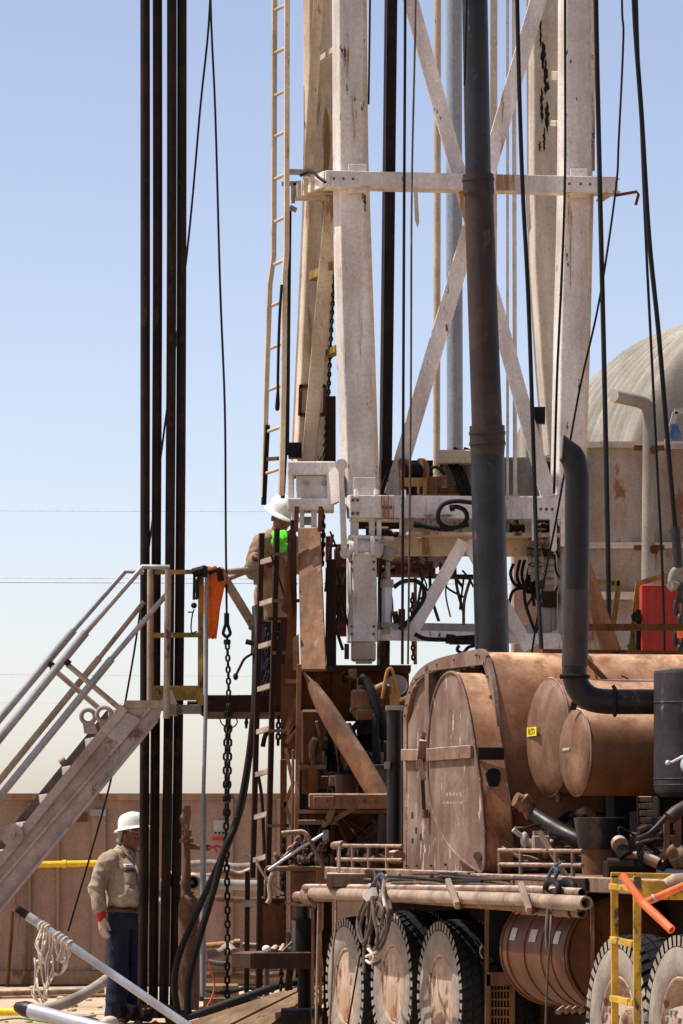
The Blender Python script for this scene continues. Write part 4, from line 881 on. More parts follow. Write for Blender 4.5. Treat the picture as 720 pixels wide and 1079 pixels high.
# sloping column: a box whose lit face looks to the left of the camera
mb = MB(); a = [P(314, 556, Ya + .1), P(338, 545, Ya + .1)]; b = [P(317, 706, Ya - .55), P(344, 704, Ya - .55)]; LD = V((.94, -.34, 0))
for q in (a, b): q[1] = q[0] + LD * ((q[1] - q[0]).x / LD.x)
vs = a + [a[1] + YV * .3, a[0] + YV * .3] + b + [b[1] + YV * .3, b[0] + YV * .3]
mb.add(vs, [(0, 1, 2, 3), (7, 6, 5, 4), (0, 4, 5, 1), (1, 5, 6, 2), (2, 6, 7, 3), (3, 7, 4, 0)]); mb.build('column', m_column, sf, .008)
mb = MB()
for x in (312, 337): mb.bar(P(x, 560, Ya - .08), P(x + 1, 534, Ya - .08), .035, .09)
mb.build('column_ear', m_rustpl, sf)
plate([(303, 668), (303, 560), (312, 552), (313, 640), (312, 700), (300, 700)], Ya + .1, .06, m_rustpl, 'side_plate')
plate([(306, 548), (310, 548), (313, 640), (309, 650), (306, 620)], Ya - .1, .08, m_dkbrown, 'side_plate')
plate([(296, 700), (314, 700), (313, 800), (296, 800)], Ya + .25, .05, m_rustpl, 'side_plate')
plate([(309, 672), (315, 668), (316, 706), (309, 706)], Ya - .45, .06, m_column, 'side_plate')
# long vertical angle post
mb = MB(); mb.bar(P(315.5, 700, Ya - .62), P(311, 1000, Ya - .62), M_(5, Ya), .07, X); mb.bar(P(309, 790, Ya - .5), P(307, 1000, Ya - .5), M_(3, Ya), .05, X); mb.build('angle_post', m_column, sf, .004)
mb = MB(); mb.bar(P(299, 800, Ya + .1), P(298, 1000, Ya + .1), M_(7, Ya), .08, X); mb.build('angle_post', m_rustpl, sf, .004)
for p, q in (((313, 735), (302, 770)), ((302, 783), (313, 764)), ((301, 788), (309, 826)), ((309, 826), (299, 850)), ((301, 718), (314, 718)), ((300, 845), (309, 872)), ((312, 764), (303, 774))):
    mb = MB(); mb.bar(P(*p, Ya - .4), P(*q, Ya - .4), M_(4, Ya), .04, X); mb.build('lattice_bar', m_column, sf)
# upper dark panel with ribs and a top rail
mb = MB(); mb.box(P(317, 760, Ya + .4), P(431, 704, Ya + .45)); mb.build('back_panel', m_rustpl, sf)
mb = MB(); mb.box(P(317, 707, Ya - .05), P(432, 703.6, Ya + .46)); mb.build('top_rail', m_dkbrown, sf)
for x in (345, 368, 390, 412):
    mb = MB(); mb.box(P(x, 758, Ya + .35), P(x + 2.2, 707, Ya + .399)); mb.build('rib', m_rustpl, sf)
# locker
mb = MB(); mb.box(P(317, 806, Ya - .35), P(343, 749, Ya - .0)); mb.build('locker', m_rustpl, sf, .02)
mb = MB(); mb.box(P(316, 810, Ya - .38), P(344, 806.5, Ya + .02)); mb.build('locker_sill', m_dust, sf)
# ram
mb = MB(); pts = [P(320, 709, Ya - .6), P(325, 716, Ya - .62), P(330, 724, Ya - .64), P(340, 741, Ya - .68), P(357, 769, Ya - .76), P(377, 800, Ya - .86), P(396, 832, Ya - .96), P(403, 845, Ya - 1.0)]
mb.tube(pts, [M_(r, Ya) for r in (1.4, 2.6, 6.0, 9.0, 10.8, 11.3, 11.3, 11.3)], 22); mb.build('ram', m_column, sf)
# lower beams and box
mb = MB(); mb.box(P(325, 852, Ya - 1.2), P(411, 836.5, Ya - .75)); mb.build('lower_beam', m_column, sf, .012)
mb = MB(); mb.box(P(313, 857, Ya - .95), P(411, 853.5, Ya - .5)); mb.build('ledge', m_dust, sf)
mb = MB(); mb.box(P(313, 917, Ya - .62), P(428, 856.5, Ya - .55)); mb.build('lower_panel', m_rustpl, sf)
mb = MB(); mb.box(P(314, 869, Ya - 1.05), P(355, 864, Ya - .8)); mb.build('ledge', m_dust, sf, .004)
mb = MB(); mb.bar(P(351, 852, Ya - 1.1), P(345, 866, Ya - 1.1), .05, .05, X); mb.bar(P(345, 866, Ya - 1.1), P(339, 870, Ya - 1.1), .05, .05, X); mb.bar(P(375, 850, Ya - 1.06), P(352, 864, Ya - 1.06), .04, .04, X); mb.build('brace_rod', m_dust, sf)
mb = MB(); mb.box(P(318, 836, Ya - .5), P(325, 810, Ya - .2)); mb.box(P(325, 836, Ya - .7), P(335, 811, Ya - .5)); mb.build('stub_post', m_rustpl, sf)
mb = MB(); mb.tube([P(363.5, 835, Ya - .8), P(363.5, 816, Ya - .8)], M_(10, Ya), 18); mb.build('can', m_dkbrown, sf)
mb = MB(); mb.tube([P(404, 888, Ya - 1.1), P(404, 872, Ya - 1.1), P(404, 860, Ya - 1.1), P(404.5, 858, Ya - 1.1)], [M_(r, Ya) for r in (6.5, 6.3, 5.2, 5.8)], 16); mb.build('bottle_jack', m_pipedark, sf)
# dark engine stuff deep inside
mb = MB(); mb.box(P(313, 858, Ya + .47), P(352, 755, Ya + .5)); mb.box(P(378, 858, Ya + .47), P(431, 755, Ya + .5)); mb.box(P(352, 858, Ya + .47), P(378, 800, Ya + .5)); mb.build('dark_backing', m_black, sf)  # added black sheets standing for the dark depth, closing see-through gaps
en = thing('winch_engine', 'dark oily engine and winch mass inside the brown support frame', 'engine', P(380, 836, Ya + .3))
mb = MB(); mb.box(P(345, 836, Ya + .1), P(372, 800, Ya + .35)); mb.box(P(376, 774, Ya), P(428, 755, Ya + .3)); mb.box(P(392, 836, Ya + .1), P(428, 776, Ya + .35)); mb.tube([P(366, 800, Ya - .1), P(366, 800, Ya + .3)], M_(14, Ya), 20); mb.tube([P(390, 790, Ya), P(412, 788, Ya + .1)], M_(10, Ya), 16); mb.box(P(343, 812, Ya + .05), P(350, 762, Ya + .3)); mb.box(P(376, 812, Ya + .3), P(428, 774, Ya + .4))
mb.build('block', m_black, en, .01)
mb = MB(); rr = random.Random(5)
for k in range(26): 
    x = rr.uniform(346, 375); y = rr.uniform(775, 830); mb.tube(curve([P(x, y, Ya - .05), P(x + rr.uniform(-8, 8), y - 8, Ya - .1), P(x + rr.uniform(-9, 9), y - 18, Ya - .05)], 5), rr.uniform(.012, .03), 7)
mb.build('hose_knot', m_hose, en)
mb = MB(); mb.box(P(379, 826, Ya - .2), P(412, 793, Ya - .05)); mb.build('grey_panel', m_grey, en)
# ochre hydraulic motor cluster
hm = thing('hydraulic_motor', 'dusty ochre hydraulic motor with yellow bracket left of the radiator', 'motor', P(395, 760, Ya - .3))
mb = MB(); mb.box(P(370, 748, Ya - .3), P(391, 728, Ya)); mb.tube([P(376, 753, Ya - .3), P(396, 752, Ya - .25)], M_(6, Ya), 14); mb.box(P(386, 744, Ya - .2), P(412, 722, Ya + .05)); mb.tube([P(395, 728, Ya - .25), P(408, 722, Ya - .25)], M_(5, Ya), 12); mb.build('motor_body', m_column, hm, .015)
mb = MB(); mb.tube([P(380, 728, Ya - .2), P(380, 716, Ya - .2), P(384, 713, Ya - .22)], M_(4, Ya), 12); mb.tube([P(396, 752, Ya - .35), P(395, 762, Ya - .35)], M_(3.5, Ya), 10); mb.build('elbow_fitting', m_dust, hm)
mb = MB(); mb.tube(curve([P(403, 736, Ya - .3), P(407, 712, Ya - .3), P(410, 705, Ya - .3), P(414, 708, Ya - .3), P(421, 736, Ya - .3)], 4), .014, 8); mb.prism([P(412, 732, Ya - .3), P(421, 732, Ya - .3), P(418, 716, Ya - .3), P(413, 718, Ya - .3)], V((0, .02, 0))); mb.box(P(411, 746, Ya - .34), P(421, 732, Ya - .28)); mb.build('yellow_bracket', m_machyel, hm)
mb = MB(); mb.tube([P(417, 722, Ya - .1), P(419, 722, Ya + .1)], M_(11, Ya), 20); mb.build('sheave', m_grey, hm)
for pts, lb, r in ([[(384, 714, Ya - .3), (392, 730, Ya - .35), (399, 750, Ya - .38), (405, 766, Ya - .38), (408, 778, Ya - .38)], 'thick black hose dropping from the ochre motor to the grey post', .035], [[(396, 756, Ya - .42), (396, 775, Ya - .45), (398, 800, Ya - .45), (402, 825, Ya - .45), (406, 832, Ya - .45)], 'second thick black hose curving down beside the slanting ram', .03]):
    mb = MB(); mb.tube(curve([P(*p) for p in pts], 6), r, 10); one('hydraulic_hose', mb, m_hose, lb, 'hose', 'black hoses on the rig')
# grey round post in front of the radiator's left edge
gp = thing('grey_post', 'grey steel tube post standing just left of the radiator', 'post', P(416, 892, 28.9))
mb = MB(); mb.tube([P(415.5, 890, 28.9), P(416, 745, 28.9)], M_(8, 28.9), 16); mb.tube([P(416.5, 892, 28.9), P(416.5, 878, 28.9)], M_(5, 28.9), 12); mb.build('tube', m_exh, gp)
mb = MB(); mb.box(P(407, 748, 28.75), P(425, 744.5, 29.05)); mb.box(P(405.5, 810, 28.78), P(411, 803, 28.9)); mb.build('cap_plate', m_grey, gp)
# ------------------------------------------------------------------ controls, clutter shelf at the rear deck
ck = thing('control_shelf', 'cluttered brown control shelf at the rear corner of the rig', 'shelf', P(315, 925, 30))
Yz = 30
mb = MB(); mb.box(P(280, 918, Yz - .1), P(352, 912, Yz + .5)); mb.box(P(306, 938, Yz - .05), P(334, 918, Yz + .3)); mb.box(P(333, 936, Yz - .1), P(352, 915, Yz + .2)); mb.build('shelf_plate', m_column, ck, .008)
mb = MB(); rr = random.Random(11)
for k in range(70):
    x = rr.uniform(286, 346); y = 911 - rr.uniform(0, 9); r = rr.uniform(.008, .022)
    if k % 3: mb.tube([P(x, y, Yz + rr.uniform(0, .3)), P(x + rr.uniform(-7, 7), y - rr.uniform(-3, 6), Yz + rr.uniform(0, .3))], r, 8)
    else: mb.box(P(x, y + 4, Yz + .1), P(x + rr.uniform(3, 7), y - 3, Yz + .2))
mb.build('fitting', m_grime, ck)
mb = MB()
for k in range(12):
    x = rr.uniform(312, 350); mb.tube(curve([P(x, 908, Yz + .2), P(x + rr.uniform(-6, 6), 895, Yz + .15), P(x + rr.uniform(-8, 8), 880, Yz + .2)], 4), rr.uniform(.006, .013), 6)
mb.build('control_line', m_pipedark, ck)
mb = MB(); mb.tube([P(283, 917, Yz - .2), P(316, 894, Yz - .2), P(341, 879, Yz - .2)], .013, 8); mb.build('chrome_rod', m_alu, ck)
mb = MB(); mb.tube(curve([P(298, 878, Yz - .2), P(310, 877, Yz - .2), P(320, 877, Yz - .2), P(326, 884, Yz - .2), P(334, 900, Yz - .2), P(341, 914, Yz - .2)], 5), .018, 10); mb.tube([P(297, 879, Yz - .2), P(305, 878, Yz - .2)], .024, 10); mb.build('bent_pipe', m_dust, ck)
mb = MB(); mb.box(P(340, 887, Yz), P(347, 874, Yz + .1)); mb.build('white_filter', m_plate, ck, .01)
mb = MB(); mb.box(P(348, 915, Yz), P(353, 870, Yz + .1)); mb.box(P(322, 905, Yz + .3), P(350, 869, Yz + .35)); mb.build('dark_frame', m_dkbrown, ck)
mb = MB(); mb.chain([P(300, 903, Yz - .1), P(310, 890, Yz - .1), P(316, 882, Yz - .1)], .07, .011); mb.chain([P(332, 898, Yz), P(340, 890, Yz), P(350, 883, Yz)], .07, .011); mb.build('loose_chain', m_dust, ck)
mb = MB(); mb.tube(curve([P(270, 906, Yz - .1), P(276, 918, Yz - .1), P(285, 930, Yz - .1), P(299, 942, Yz - .1)], 5), .012, 6); mb.tube(curve([P(288, 920, Yz - .1), P(284, 930, Yz - .1), P(285, 945, Yz - .1), P(282, 952, Yz - .1)], 5), .02, 6)
one('cord', mb, m_tanrail, 'pale frayed cord tied from the lower ladder to the control shelf', 'cord')
# hanging rusty plate, rear jack and tray
rp = thing('rusty_flap', 'square rusty steel flap hanging above the low tray', 'plate', P(287, 1000, 30.6))
mb = MB(); mb.box(P(277, 1000, 30.6), P(299, 950, 30.63)); mb.build('flap_plate', m_rustpl, rp); mb = MB()
for x in (280, 292): mb.tube([P(x, 953, 30.6), P(x, 944, 30.6)], .02, 8)
mb.tube([P(276, 948, 30.6), P(300, 948, 30.6)], .025, 8); mb.build('hinge', m_dkbrown, rp)
jk = thing('rear_jack', 'dark hydraulic levelling jack leg at the rear of the rig', 'jack', P(320, 1060, 30.2))
mb = MB(); mb.tube([P(322, 1003, 30.2), P(322, 968, 30.2)], M_(13, 30.2), 20); mb.build('jack_barrel', m_black, jk); mb = MB(); mb.tube([P(319, 968, 30.2), P(318, 935, 30.2)], M_(8, 30.2), 16); mb.build('jack_sleeve', m_exh, jk)
mb = MB(); mb.tube([P(321, 1062, 30.2), P(321, 1020, 30.2)], M_(7, 30.2), 16); mb.box(P(296, 1085, 30), P(345, 1062, 30.5)); mb.build('jack_foot', m_black, jk)
mb = MB(); mb.bar(P(309.5, 1003, 30.05), P(309.5, 970, 30.05), .03, .05); mb.build('jack_edge', m_plate, jk)
ty = thing('steel_tray', 'low dark brown steel tray with small fittings at the rear of the rig', 'tray', P(290, 1022, 29.9))
mb = MB(); a = P(246, 1012, 30.5); b = P(266, 1012.5, 29.85); c = P(339, 1012, 29.8); mb.bar(a, b, M_(16, 30), .03, Z); mb.bar(b, c, M_(17, 30), .03, Z); q = P(266, 1004.5, 29.85)
mb.prism([P(246, 1004, 30.5), q, P(339, 1004, 29.8), P(339, 1004, 29.8) + V((0, .9, 0)), P(255, 1004, 30.6) + V((0, .4, 0))], V((0, 0, -.015))); mb.build('tray_pan', m_dkbrown, ty, .004)
mb = MB(); mb.sph(P(281, 1000, 29.95), (.035, .03, .03)); mb.build('white_lump', m_hat, ty); mb = MB()
for x, r, h in ((287, .03, 4), (295, .018, 7), (301, .024, 3)): mb.tube([P(x, 1003, 30), P(x + 4, 1003 - h, 30.1)], r, 8)
mb.box(P(288, 1003, 30.1), P(297, 997, 30.25))
mb.tube([P(298, 1003, 30), P(308, 993, 30)], .012, 6); mb.build('small_fitting', m_dust, ty)
# dark uprights behind, leading down from the deck
up = thing('rear_deck_frame', 'dark rusty upright frame carrying the rear deck corner', 'frame', P(335, 1060, 29.9))
for x0, x1, m, Y in ((328, 331.5, m_column, 29.7), (332.5, 335, m_dkbrown, 29.75), (336, 339.5, m_column, 29.6), (341, 350, m_dkbrown, 29.8)):
    mb = MB(); mb.box(P(x0, 1085, Y), P(x1, 940, Y + .08)); mb.build('upright', m, up)
mb = MB(); mb.tube(curve([P(334, 1062, 29.5), P(330, 1064, 29.5), P(332, 1072, 29.5), P(337, 1068, 29.5), P(335, 1060, 29.5)], 5), .02, 8); mb.build('cable_loop', m_hose, up)
mb = MB(); mb.tube(curve([P(300, 951, 29.9), P(318, 954, 29.9), P(336, 952, 29.9)], 6), .009, 6); mb.build('drooping_wire', m_dust, up)
# ------------------------------------------------------------------ wellhead side clutter
wh = thing('wellhead', 'rusty wellhead cylinder with a valve stem and tee handle behind the black hoses', 'wellhead', V((P(198, 0, 32.5).x, 32.5, 0)))
Yw = 32.5
mb = MB(); r = M_(11, Yw); mb.lathe(P(199, 1064, Yw), Z, [(0, r), (.88, r), (.94, r * .8), (.98, r * .4), (1.0, .05)], 22); mb.build('body', m_bronze, wh)
mb = MB(); mb.tube([P(197, 945, Yw), P(196.5, 925, Yw), P(197.5, 903, Yw), P(196.5, 875, Yw)], [.034, .04, .027, .03], 12); mb.tube([P(196.5, 888, Yw), P(196.5, 884, Yw)], .06, 12); mb.tube([P(191, 877, Yw), P(202, 878, Yw)], .022, 8); mb.tube([P(197, 932, Yw), P(197, 928, Yw)], .06, 12); mb.build('stem', m_bronze, wh)
mb = MB(); mb.tube([P(196.5, 876, Yw), P(195, 864, Yw), P(197, 856, Yw), P(198, 849, Yw)], [.022, .045, .04, .022], 12); mb.sph(P(193.5, 863, Yw), (.035, .04, .045)); mb.build('valve_head', m_bronze, wh)
mb = MB(); mb.tube([P(194, 891, Yw - .05), P(201, 892, Yw - .05)], .028, 10); mb.tube([P(201, 892, Yw - .05), P(222, 893.5, Yw - .05)], .024, 10); mb.build('tee_handle', m_bronze, wh)
def ribbon(pts, lb):
    mb = MB()
    for (x, y, w, h, a) in pts:
        p = P(x, y, Yw - .12); d = V((math.cos(a), .1, math.sin(a))); mb.hexa(p, d * M_(w, Yw), V((0, .004, 0)), d.cross(V((0, 1, 0))) * M_(h, Yw))
    return one('flagging_ribbon', mb, m_pink, lb, 'ribbon', 'pink flagging ribbons')
ribbon([(222, 893, 3, 1.2, .1), (227, 892, 2.2, 1.8, .6), (231, 892, 2.6, 1.6, -.4), (228, 896, 1, 2.6, .2)], 'bright pink ribbon tied to the wellhead tee handle')
ribbon([(210, 978, 1.6, 4, .2), (212, 983, 1.4, 3.4, -.4), (209, 986, 1.3, 3, .5)], 'bright pink ribbon tied to the slanting orange rod')
mb = MB(); mb.tube([P(213, 985, Yw - .15), P(216, 1000, Yw - .15)], .02, 8); mb.tube(curve([P(216, 1000, Yw - .15), P(223, 1025, Yw - .15), P(226, 1034, Yw - .15), P(224, 1050, Yw - .15), P(214, 1068, Yw - .15)], 5), .008, 6)
one('orange_rod', mb, m_ortube, 'thin bent rod with an orange grip beside the wellhead', 'rod')
# piping on the ground behind
gpip = thing('flow_line', 'low rusty flow line with a flanged end running behind the chain', 'pipe', P(225, 1000, 33.6))
mb = MB(); mb.tube([P(212, 997, 33.6), P(248, 994, 33.4)], M_(3.2, 33.6), 12); mb.build('line', m_machyel, gpip); mb = MB(); mb.tube([P(247, 994, 33.4), P(253, 994, 33.4)], M_(4.6, 33.6), 14); mb.tube([P(256, 996, 33.4), P(275, 997, 33.4)], M_(3, 33.6), 10); mb.build('flange', m_dust, gpip)
mb = MB()
for x, y0, y1 in ((212, 1000, 1055), (246, 1024, 1000), (281, 1000, 1054)): mb.tube([P(x, max(y0, y1), 33.6), P(x, min(y0, y1), 33.6)], M_(3, 33.6), 10)
mb.build('riser', m_bronze, gpip)
for (pts, r, m, lb) in (([(170, 931, 38.5), (205, 928, 38.5), (240, 932, 38.5), (285, 933, 38.5)], 5.5, m_silo, 'thick pale pipe lying along the tan wall behind the wellhead'),
                        ([(195, 912, 39), (222, 910, 39), (250, 914, 39), (285, 911, 39)], 4.5, m_cor, 'grey hose lying above the pale pipe along the tan wall'),
                        ([(196, 922, 38.8), (220, 924, 38.7), (236, 918, 38.7), (252, 922, 38.7), (268, 916, 38.7)], 4, m_dust, 'wavy tan hose lying over the pale pipe'),
                        ([(200, 1030, 36), (230, 1027, 36), (262, 1029, 36), (300, 1026, 36)], 3, m_bronze, 'rusty pipe lying low behind the chain'),
                        ([(216, 1006, 33.2), (232, 1004, 33.2), (240, 998, 33.2), (247, 1004, 33.0)], 4.2, m_cor, 'grey corrugated hose bending into the low steel tray')):
    mb = MB(); mb.tube(curve([P(*p) for p in pts], 6), M_(r, 38), 10); one('ground_pipe', mb, m, lb, 'pipe', 'pipes lying along the wall')
mb = MB(); Yx = 36.5; mb.pipe(P(178, 928, Yx - .6), P(179, 925, Yx + .6), M_(8, Yx), M_(6, Yx)); one('open_pipe', mb, m_dust, 'left of two open pipe ends beside the wellhead stem', 'pipe', 'open pipe ends')
mb = MB(); mb.pipe(P(203, 930, Yx - .6), P(203, 927, Yx + .6), M_(8, Yx), M_(6, Yx)); one('open_pipe', mb, m_dust, 'right of two open pipe ends beside the wellhead stem', 'pipe', 'open pipe ends')
mb = MB(); mb.box(P(205, 1052, 34.5), P(252, 1036, 34.9)); one('low_skid', mb, m_wallrim, 'low dusty steel skid block on the ground behind the chain', 'skid', bevel=.01)
# timber mats
tmt = thing('timber_mat', 'weathered timber mat of several planks on the ground at the rig rear', 'mat', P(250, 1079, 31))
qa, qb, qc, qd = P(190, 1079, 31.4), P(318, 1037, 31.45), P(338, 1040, 31.3), P(262, 1100, 30.5)
for k in range(4):
    t0, t1 = k / 4 + .012, (k + 1) / 4 - .012; l = .012 * (k % 2)
    mb = MB(); mb.prism([qa.lerp(qd, t0) + Z * l, qb.lerp(qc, t0) + Z * l, qb.lerp(qc, t1) + Z * l, qa.lerp(qd, t1) + Z * l], V((0, 0, -.06))); mb.build('plank', m_wood, tmt, .006)
mb = MB(); mb.prism([P(335, 1038, 31.45), P(349, 1043, 31.0), P(300, 1092, 30.4), P(283, 1092, 30.5)], V((0, 0, -.05))); one('split_plank', mb, m_wood, 'narrow split plank beside the wider timber mat at the rig rear', 'plank')
# ------------------------------------------------------------------ CARRIER TRUCK
tk = thing('rig_carrier', 'dusty brown rig carrier truck with a round shouldered radiator and big dusty wheels', 'truck', T(0, .5, 0))
# wheels: one tyre, one rim, shared by every copy
RT = .527
def tyre_mesh(r=RT, wd=.27):
    mb = MB(); V0 = V((0, 0, 0)); d = V((0, 1, 0))
    # axis +Y, outer face at y=0
    prof = [(.02, .275), (.0, .30), (-.012, .34), (-.018, .40), (-.008, .455)]
    n = 56
    def lat(prof, mi):
        vs = []; fs = []
        for t, rr in prof:
            for k in range(n): a = 2 * math.pi * k / n; vs.append(V((math.cos(a) * rr, t, math.sin(a) * rr)))
        for i in range(len(prof) - 1):
            for k in range(n): fs.append((i * n + k, (i + 1) * n + k, (i + 1) * n + (k + 1) % n, i * n + (k + 1) % n))
        mb.add(vs, fs, True, mi)
    lat(prof, 1); lat([(-.008, .455), (.006, .475), (.026, r - .016)], 0)
    lat([(.026, r - .016), (.05, r - .012), (wd / 2, r - .009), (wd - .05, r - .012), (wd - .026, r - .016)], 0)
    lat([(wd - .026, r - .016), (wd - .006, .475), (wd + .008, .455), (wd + .012, .34), (wd, .29), (wd - .06, .28), (.02, .275)], 1)
    # shoulder lugs and zigzag ribs
    m = 46
    for k in range(m):
        for (y0, y1, off, s0, mi) in ((-.006, .062, 0, .6, 0), (wd - .062, wd - .008, .5, .62, 0), (.078, .125, .25, .9, 0), (.143, .19, .75, .9, 0)):
            a0 = 2 * math.pi * (k + off) / m; da = 2 * math.pi / m * s0; sk_ = .35 * 2 * math.pi / m
            vs = []
            for rr in (r - (.066 if y0 < 0 else .022), r + .006 if (y0 > .05 and y1 < wd - .05) else r + .003):
                for y, sh in ((y0, 0), (y1, sk_)):
                    for a in (a0 + sh, a0 + da + sh):
                        q = rr - (.012 if (y < .03 or y > wd - .03) and rr > r - .01 else 0); vs.append(V((math.cos(a) * q, y, math.sin(a) * q)))
            b = len(mb.v)
            mb.add(vs, [(0, 1, 3, 2), (4, 6, 7, 5), (1, 5, 7, 3), (0, 2, 6, 4)], False, 0); mb.add([vs[i] for i in (2, 3, 7, 6)], [(0, 1, 2, 3)], False, 0)
            mb.add([vs[i] for i in (0, 1, 5, 4)], [(3, 2, 1, 0)], False, 0); 
            if y0 < 0: mb.add([vs[i] - V((0, .002, 0)) for i in (0, 1, 5, 4)], [(3, 2, 1, 0)], False, 1)
    return mb
def rim_mesh(flat=False):
    mb = MB(); o = V((0, 0, 0)); d = V((0, 1, 0))
    mb.lathe(o, d, [(.004, .297), (.0, .288), (.004, .278), (.022, .272)], 48)
    if flat: mb.lathe(o, d, [(.022, .272), (.012, .262), (.012, .03), (.008, 0)], 48)
    else: mb.lathe(o, d, [(.022, .272), (.10, .255), (.13, .22), (.05, .14), (-.02, .125), (-.035, .10), (-.04, 0)], 48)
    return mb
tm = tyre_mesh(); rm = rim_mesh(True); rm2 = rim_mesh(False)
axisrot = TH
def wheel(u, v, z, dual, dish, proto=[None, None, None]):
    hub = bpy.data.objects.new('wheel', None); COL.objects.link(hub); hub.parent = tk
    hub.location = T(u, v, z) - WORLD[tk.name]; hub.rotation_euler = (0, 0, TH - math.pi / 2)
    hub.rotation_euler = (0, 0, math.atan2(B.y, B.x) - math.pi / 2); hub.empty_display_size = .1
    WORLD[hub.name] = V((0, 0, 0))
    def sub(i, fn, name, mats, y):
        if proto[i] is None:
            ob = fn.build(name, mats, hub, local=True); proto[i] = ob
        else:
            ob = proto[i].copy(); COL.objects.link(ob); ob.parent = hub
        ob.location = (0, y, 0); return ob
    if tm:
        sub(0, tm, 'tyre', [m_rubT, m_rubS], 0)
        if dual: sub(0, tm, 'tyre', [m_rubT, m_rubS], .31)
    sub(2 if dish else 1, rm2 if dish else rm, 'rim', m_rim, 0)
    if dish:
        for k in range(10):
            a = 2 * math.pi * k / 10; mb = MB(); mb.tube([V((math.cos(a) * .105, -.012, math.sin(a) * .105)), V((math.cos(a) * .105, -.045, math.sin(a) * .105))], .017, 6)
            mb.build('lug_nut', m_grey, hub, local=True)
def place(px, py, Y): 
    p = P(px, py, Y) - T0; return p.dot(A), p.dot(B), p.z
for (px, py, Y, du, di) in ((364, 1040, 28.85, True, False), (413.5, 1037, 27.65, True, False), (464, 1050, 26.5, True, False), (651, 1082, 22.1, False, True), (716, 1086, 20.85, False, True)):
    u, v, z = place(px, py, Y); wheel(u, v - .0, z, du, di)
# far side wheels, same axles
for (px, py, Y, du, di) in ((413.5, 1037, 27.65, False, False), (464, 1050, 26.5, False, False)):
    u, v, z = place(px, py, Y); wheel(u, v + 1.6, z, False, False)
# chassis
mb = MB(); mb.tbox(-3.2, 7, .62, .74, .72, 1.08); mb.tbox(-3.2, 7, 1.75, 1.87, .72, 1.08)
for u in (-2.5, -1.2, 0, 1.6, 4.6, 5.9): mb.tbox(u - .06, u + .06, .3, 2.2, .45, .6)
mb.build('chassis_rail', m_dkbrown, tk)
mb = MB(); mb.tbox(-3.25, 3.9, .55, .6, .25, 1.24); mb.tbox(-3.25, 7, 1.2, 2.5, .15, 1.24); mb.build('skirt_panel', m_dkbrown, tk)
# deck
mb = MB(); mb.tbox(-3.15, 7, .06, 2.55, 1.30, 1.36); mb.build('deck_plate', m_brown, tk)
mb = MB(); mb.tbox(-2.95, .62, -.0, .055, 1.28, 1.375); mb.tbox(.66, 7, .0, .055, 1.27, 1.365); mb.build('deck_edge', m_dust, tk, .006)
mb = MB(); mb.tbox(-1.75, -1.3, -.03, -.004, 1.29, 1.37); mb.tbox(.05, .42, -.03, -.004, 1.29, 1.37); mb.tbox(2.65, 3.05, -.03, -.004, 1.28, 1.36); mb.build('deck_bracket', m_dkbrown, tk, .006)
# ---- radiator housing: profile in the plane v = const
prof = [(-1.70, 1.365), (-1.70, 2.40), (-1.665, 2.56), (-1.60, 2.66), (-1.47, 2.76), (-1.23, 2.835), (-.95, 2.872), (-.66, 2.888), (.0, 2.905), (.12, 2.902), (.22, 2.87), (.31, 2.78), (.39, 2.65), (.46, 2.48), (.52, 2.27), (.56, 2.0), (.59, 1.7), (.61, 1.365)]
VF = .25
def shell(prof, v0, v1, th, m, name):
    mb = MB(); n = len(prof); vs = []
    for (u, z) in prof: vs.append(T(u, v0, z))
    for (u, z) in prof: vs.append(T(u, v1, z))
    mb.add(vs, [(i, i + 1, n + i + 1, n + i) for i in range(n - 1)], True)
    return mb.build(name, m, tk)
# hood: slightly inside of the front flange
hp = [(u * .985 - .004, z if i in (0, len(prof) - 1) else 1.365 + (z - 1.365) * .985) for i, (u, z) in enumerate(prof)]
hd = shell(curve([V((u, z, 0)) for u, z in hp], 4) and [(p.x, p.y) for p in curve([V((u, z, 0)) for u, z in hp], 4)], VF + .032, 2.45, 0, m_hood, 'hood')
mb = MB(); mb.prism([T(u, 2.45, z) for u, z in hp], B * .02); mb.build('hood_back', m_hood, tk)
for vv in (1.02, 1.75):
    mb = MB(); pts = [T(u * 1.0, vv, z) for u, z in hp[9:]]; mb.tube(curve(pts, 3), .008, 6); mb.build('hood_seam', m_rustpl, hd)
def inset(prof, d):
    cu, cz = -.55, 2.0; out = []
    for u, z in prof:
        vx, vz = u - cu, z - cz; L = math.hypot(vx, vz); out.append((u - vx / L * d, z if z < 1.37 else z - vz / L * d))
    return out
# front flange ring
op = [(p.x, p.y) for p in curve([V((u, z, 0)) for u, z in prof], 3)]; ip = inset(op, .085)
mb = MB(); n = len(op); vs = [T(u, VF, z) for u, z in op] + [T(u, VF, z) for u, z in ip] + [T(u, VF + .03, z) for u, z in op] + [T(u, VF + .03, z) for u, z in ip]
fs = []
for i in range(n - 1):
    fs += [(i, n + i, n + i + 1, i + 1), (i, i + 1, 2 * n + i + 1, 2 * n + i), (n + i, 3 * n + i, 3 * n + i + 1, n + i + 1)]
mb.add(vs, fs); rf = mb.build('radiator_frame', m_rad, tk)
mb = MB(); mb.prism([T(u, VF + .075, z) for u, z in inset(prof, .03)], B * .02); mb.build('radiator_core', m_mesh, rf)
def plate_px(pts, v, th, m, name, par=None, bev=.004):
    mb = MB(); mb.prism([TP(x, y, v) for x, y in pts], B * th); return mb.build(name, m, par or rf, bev)
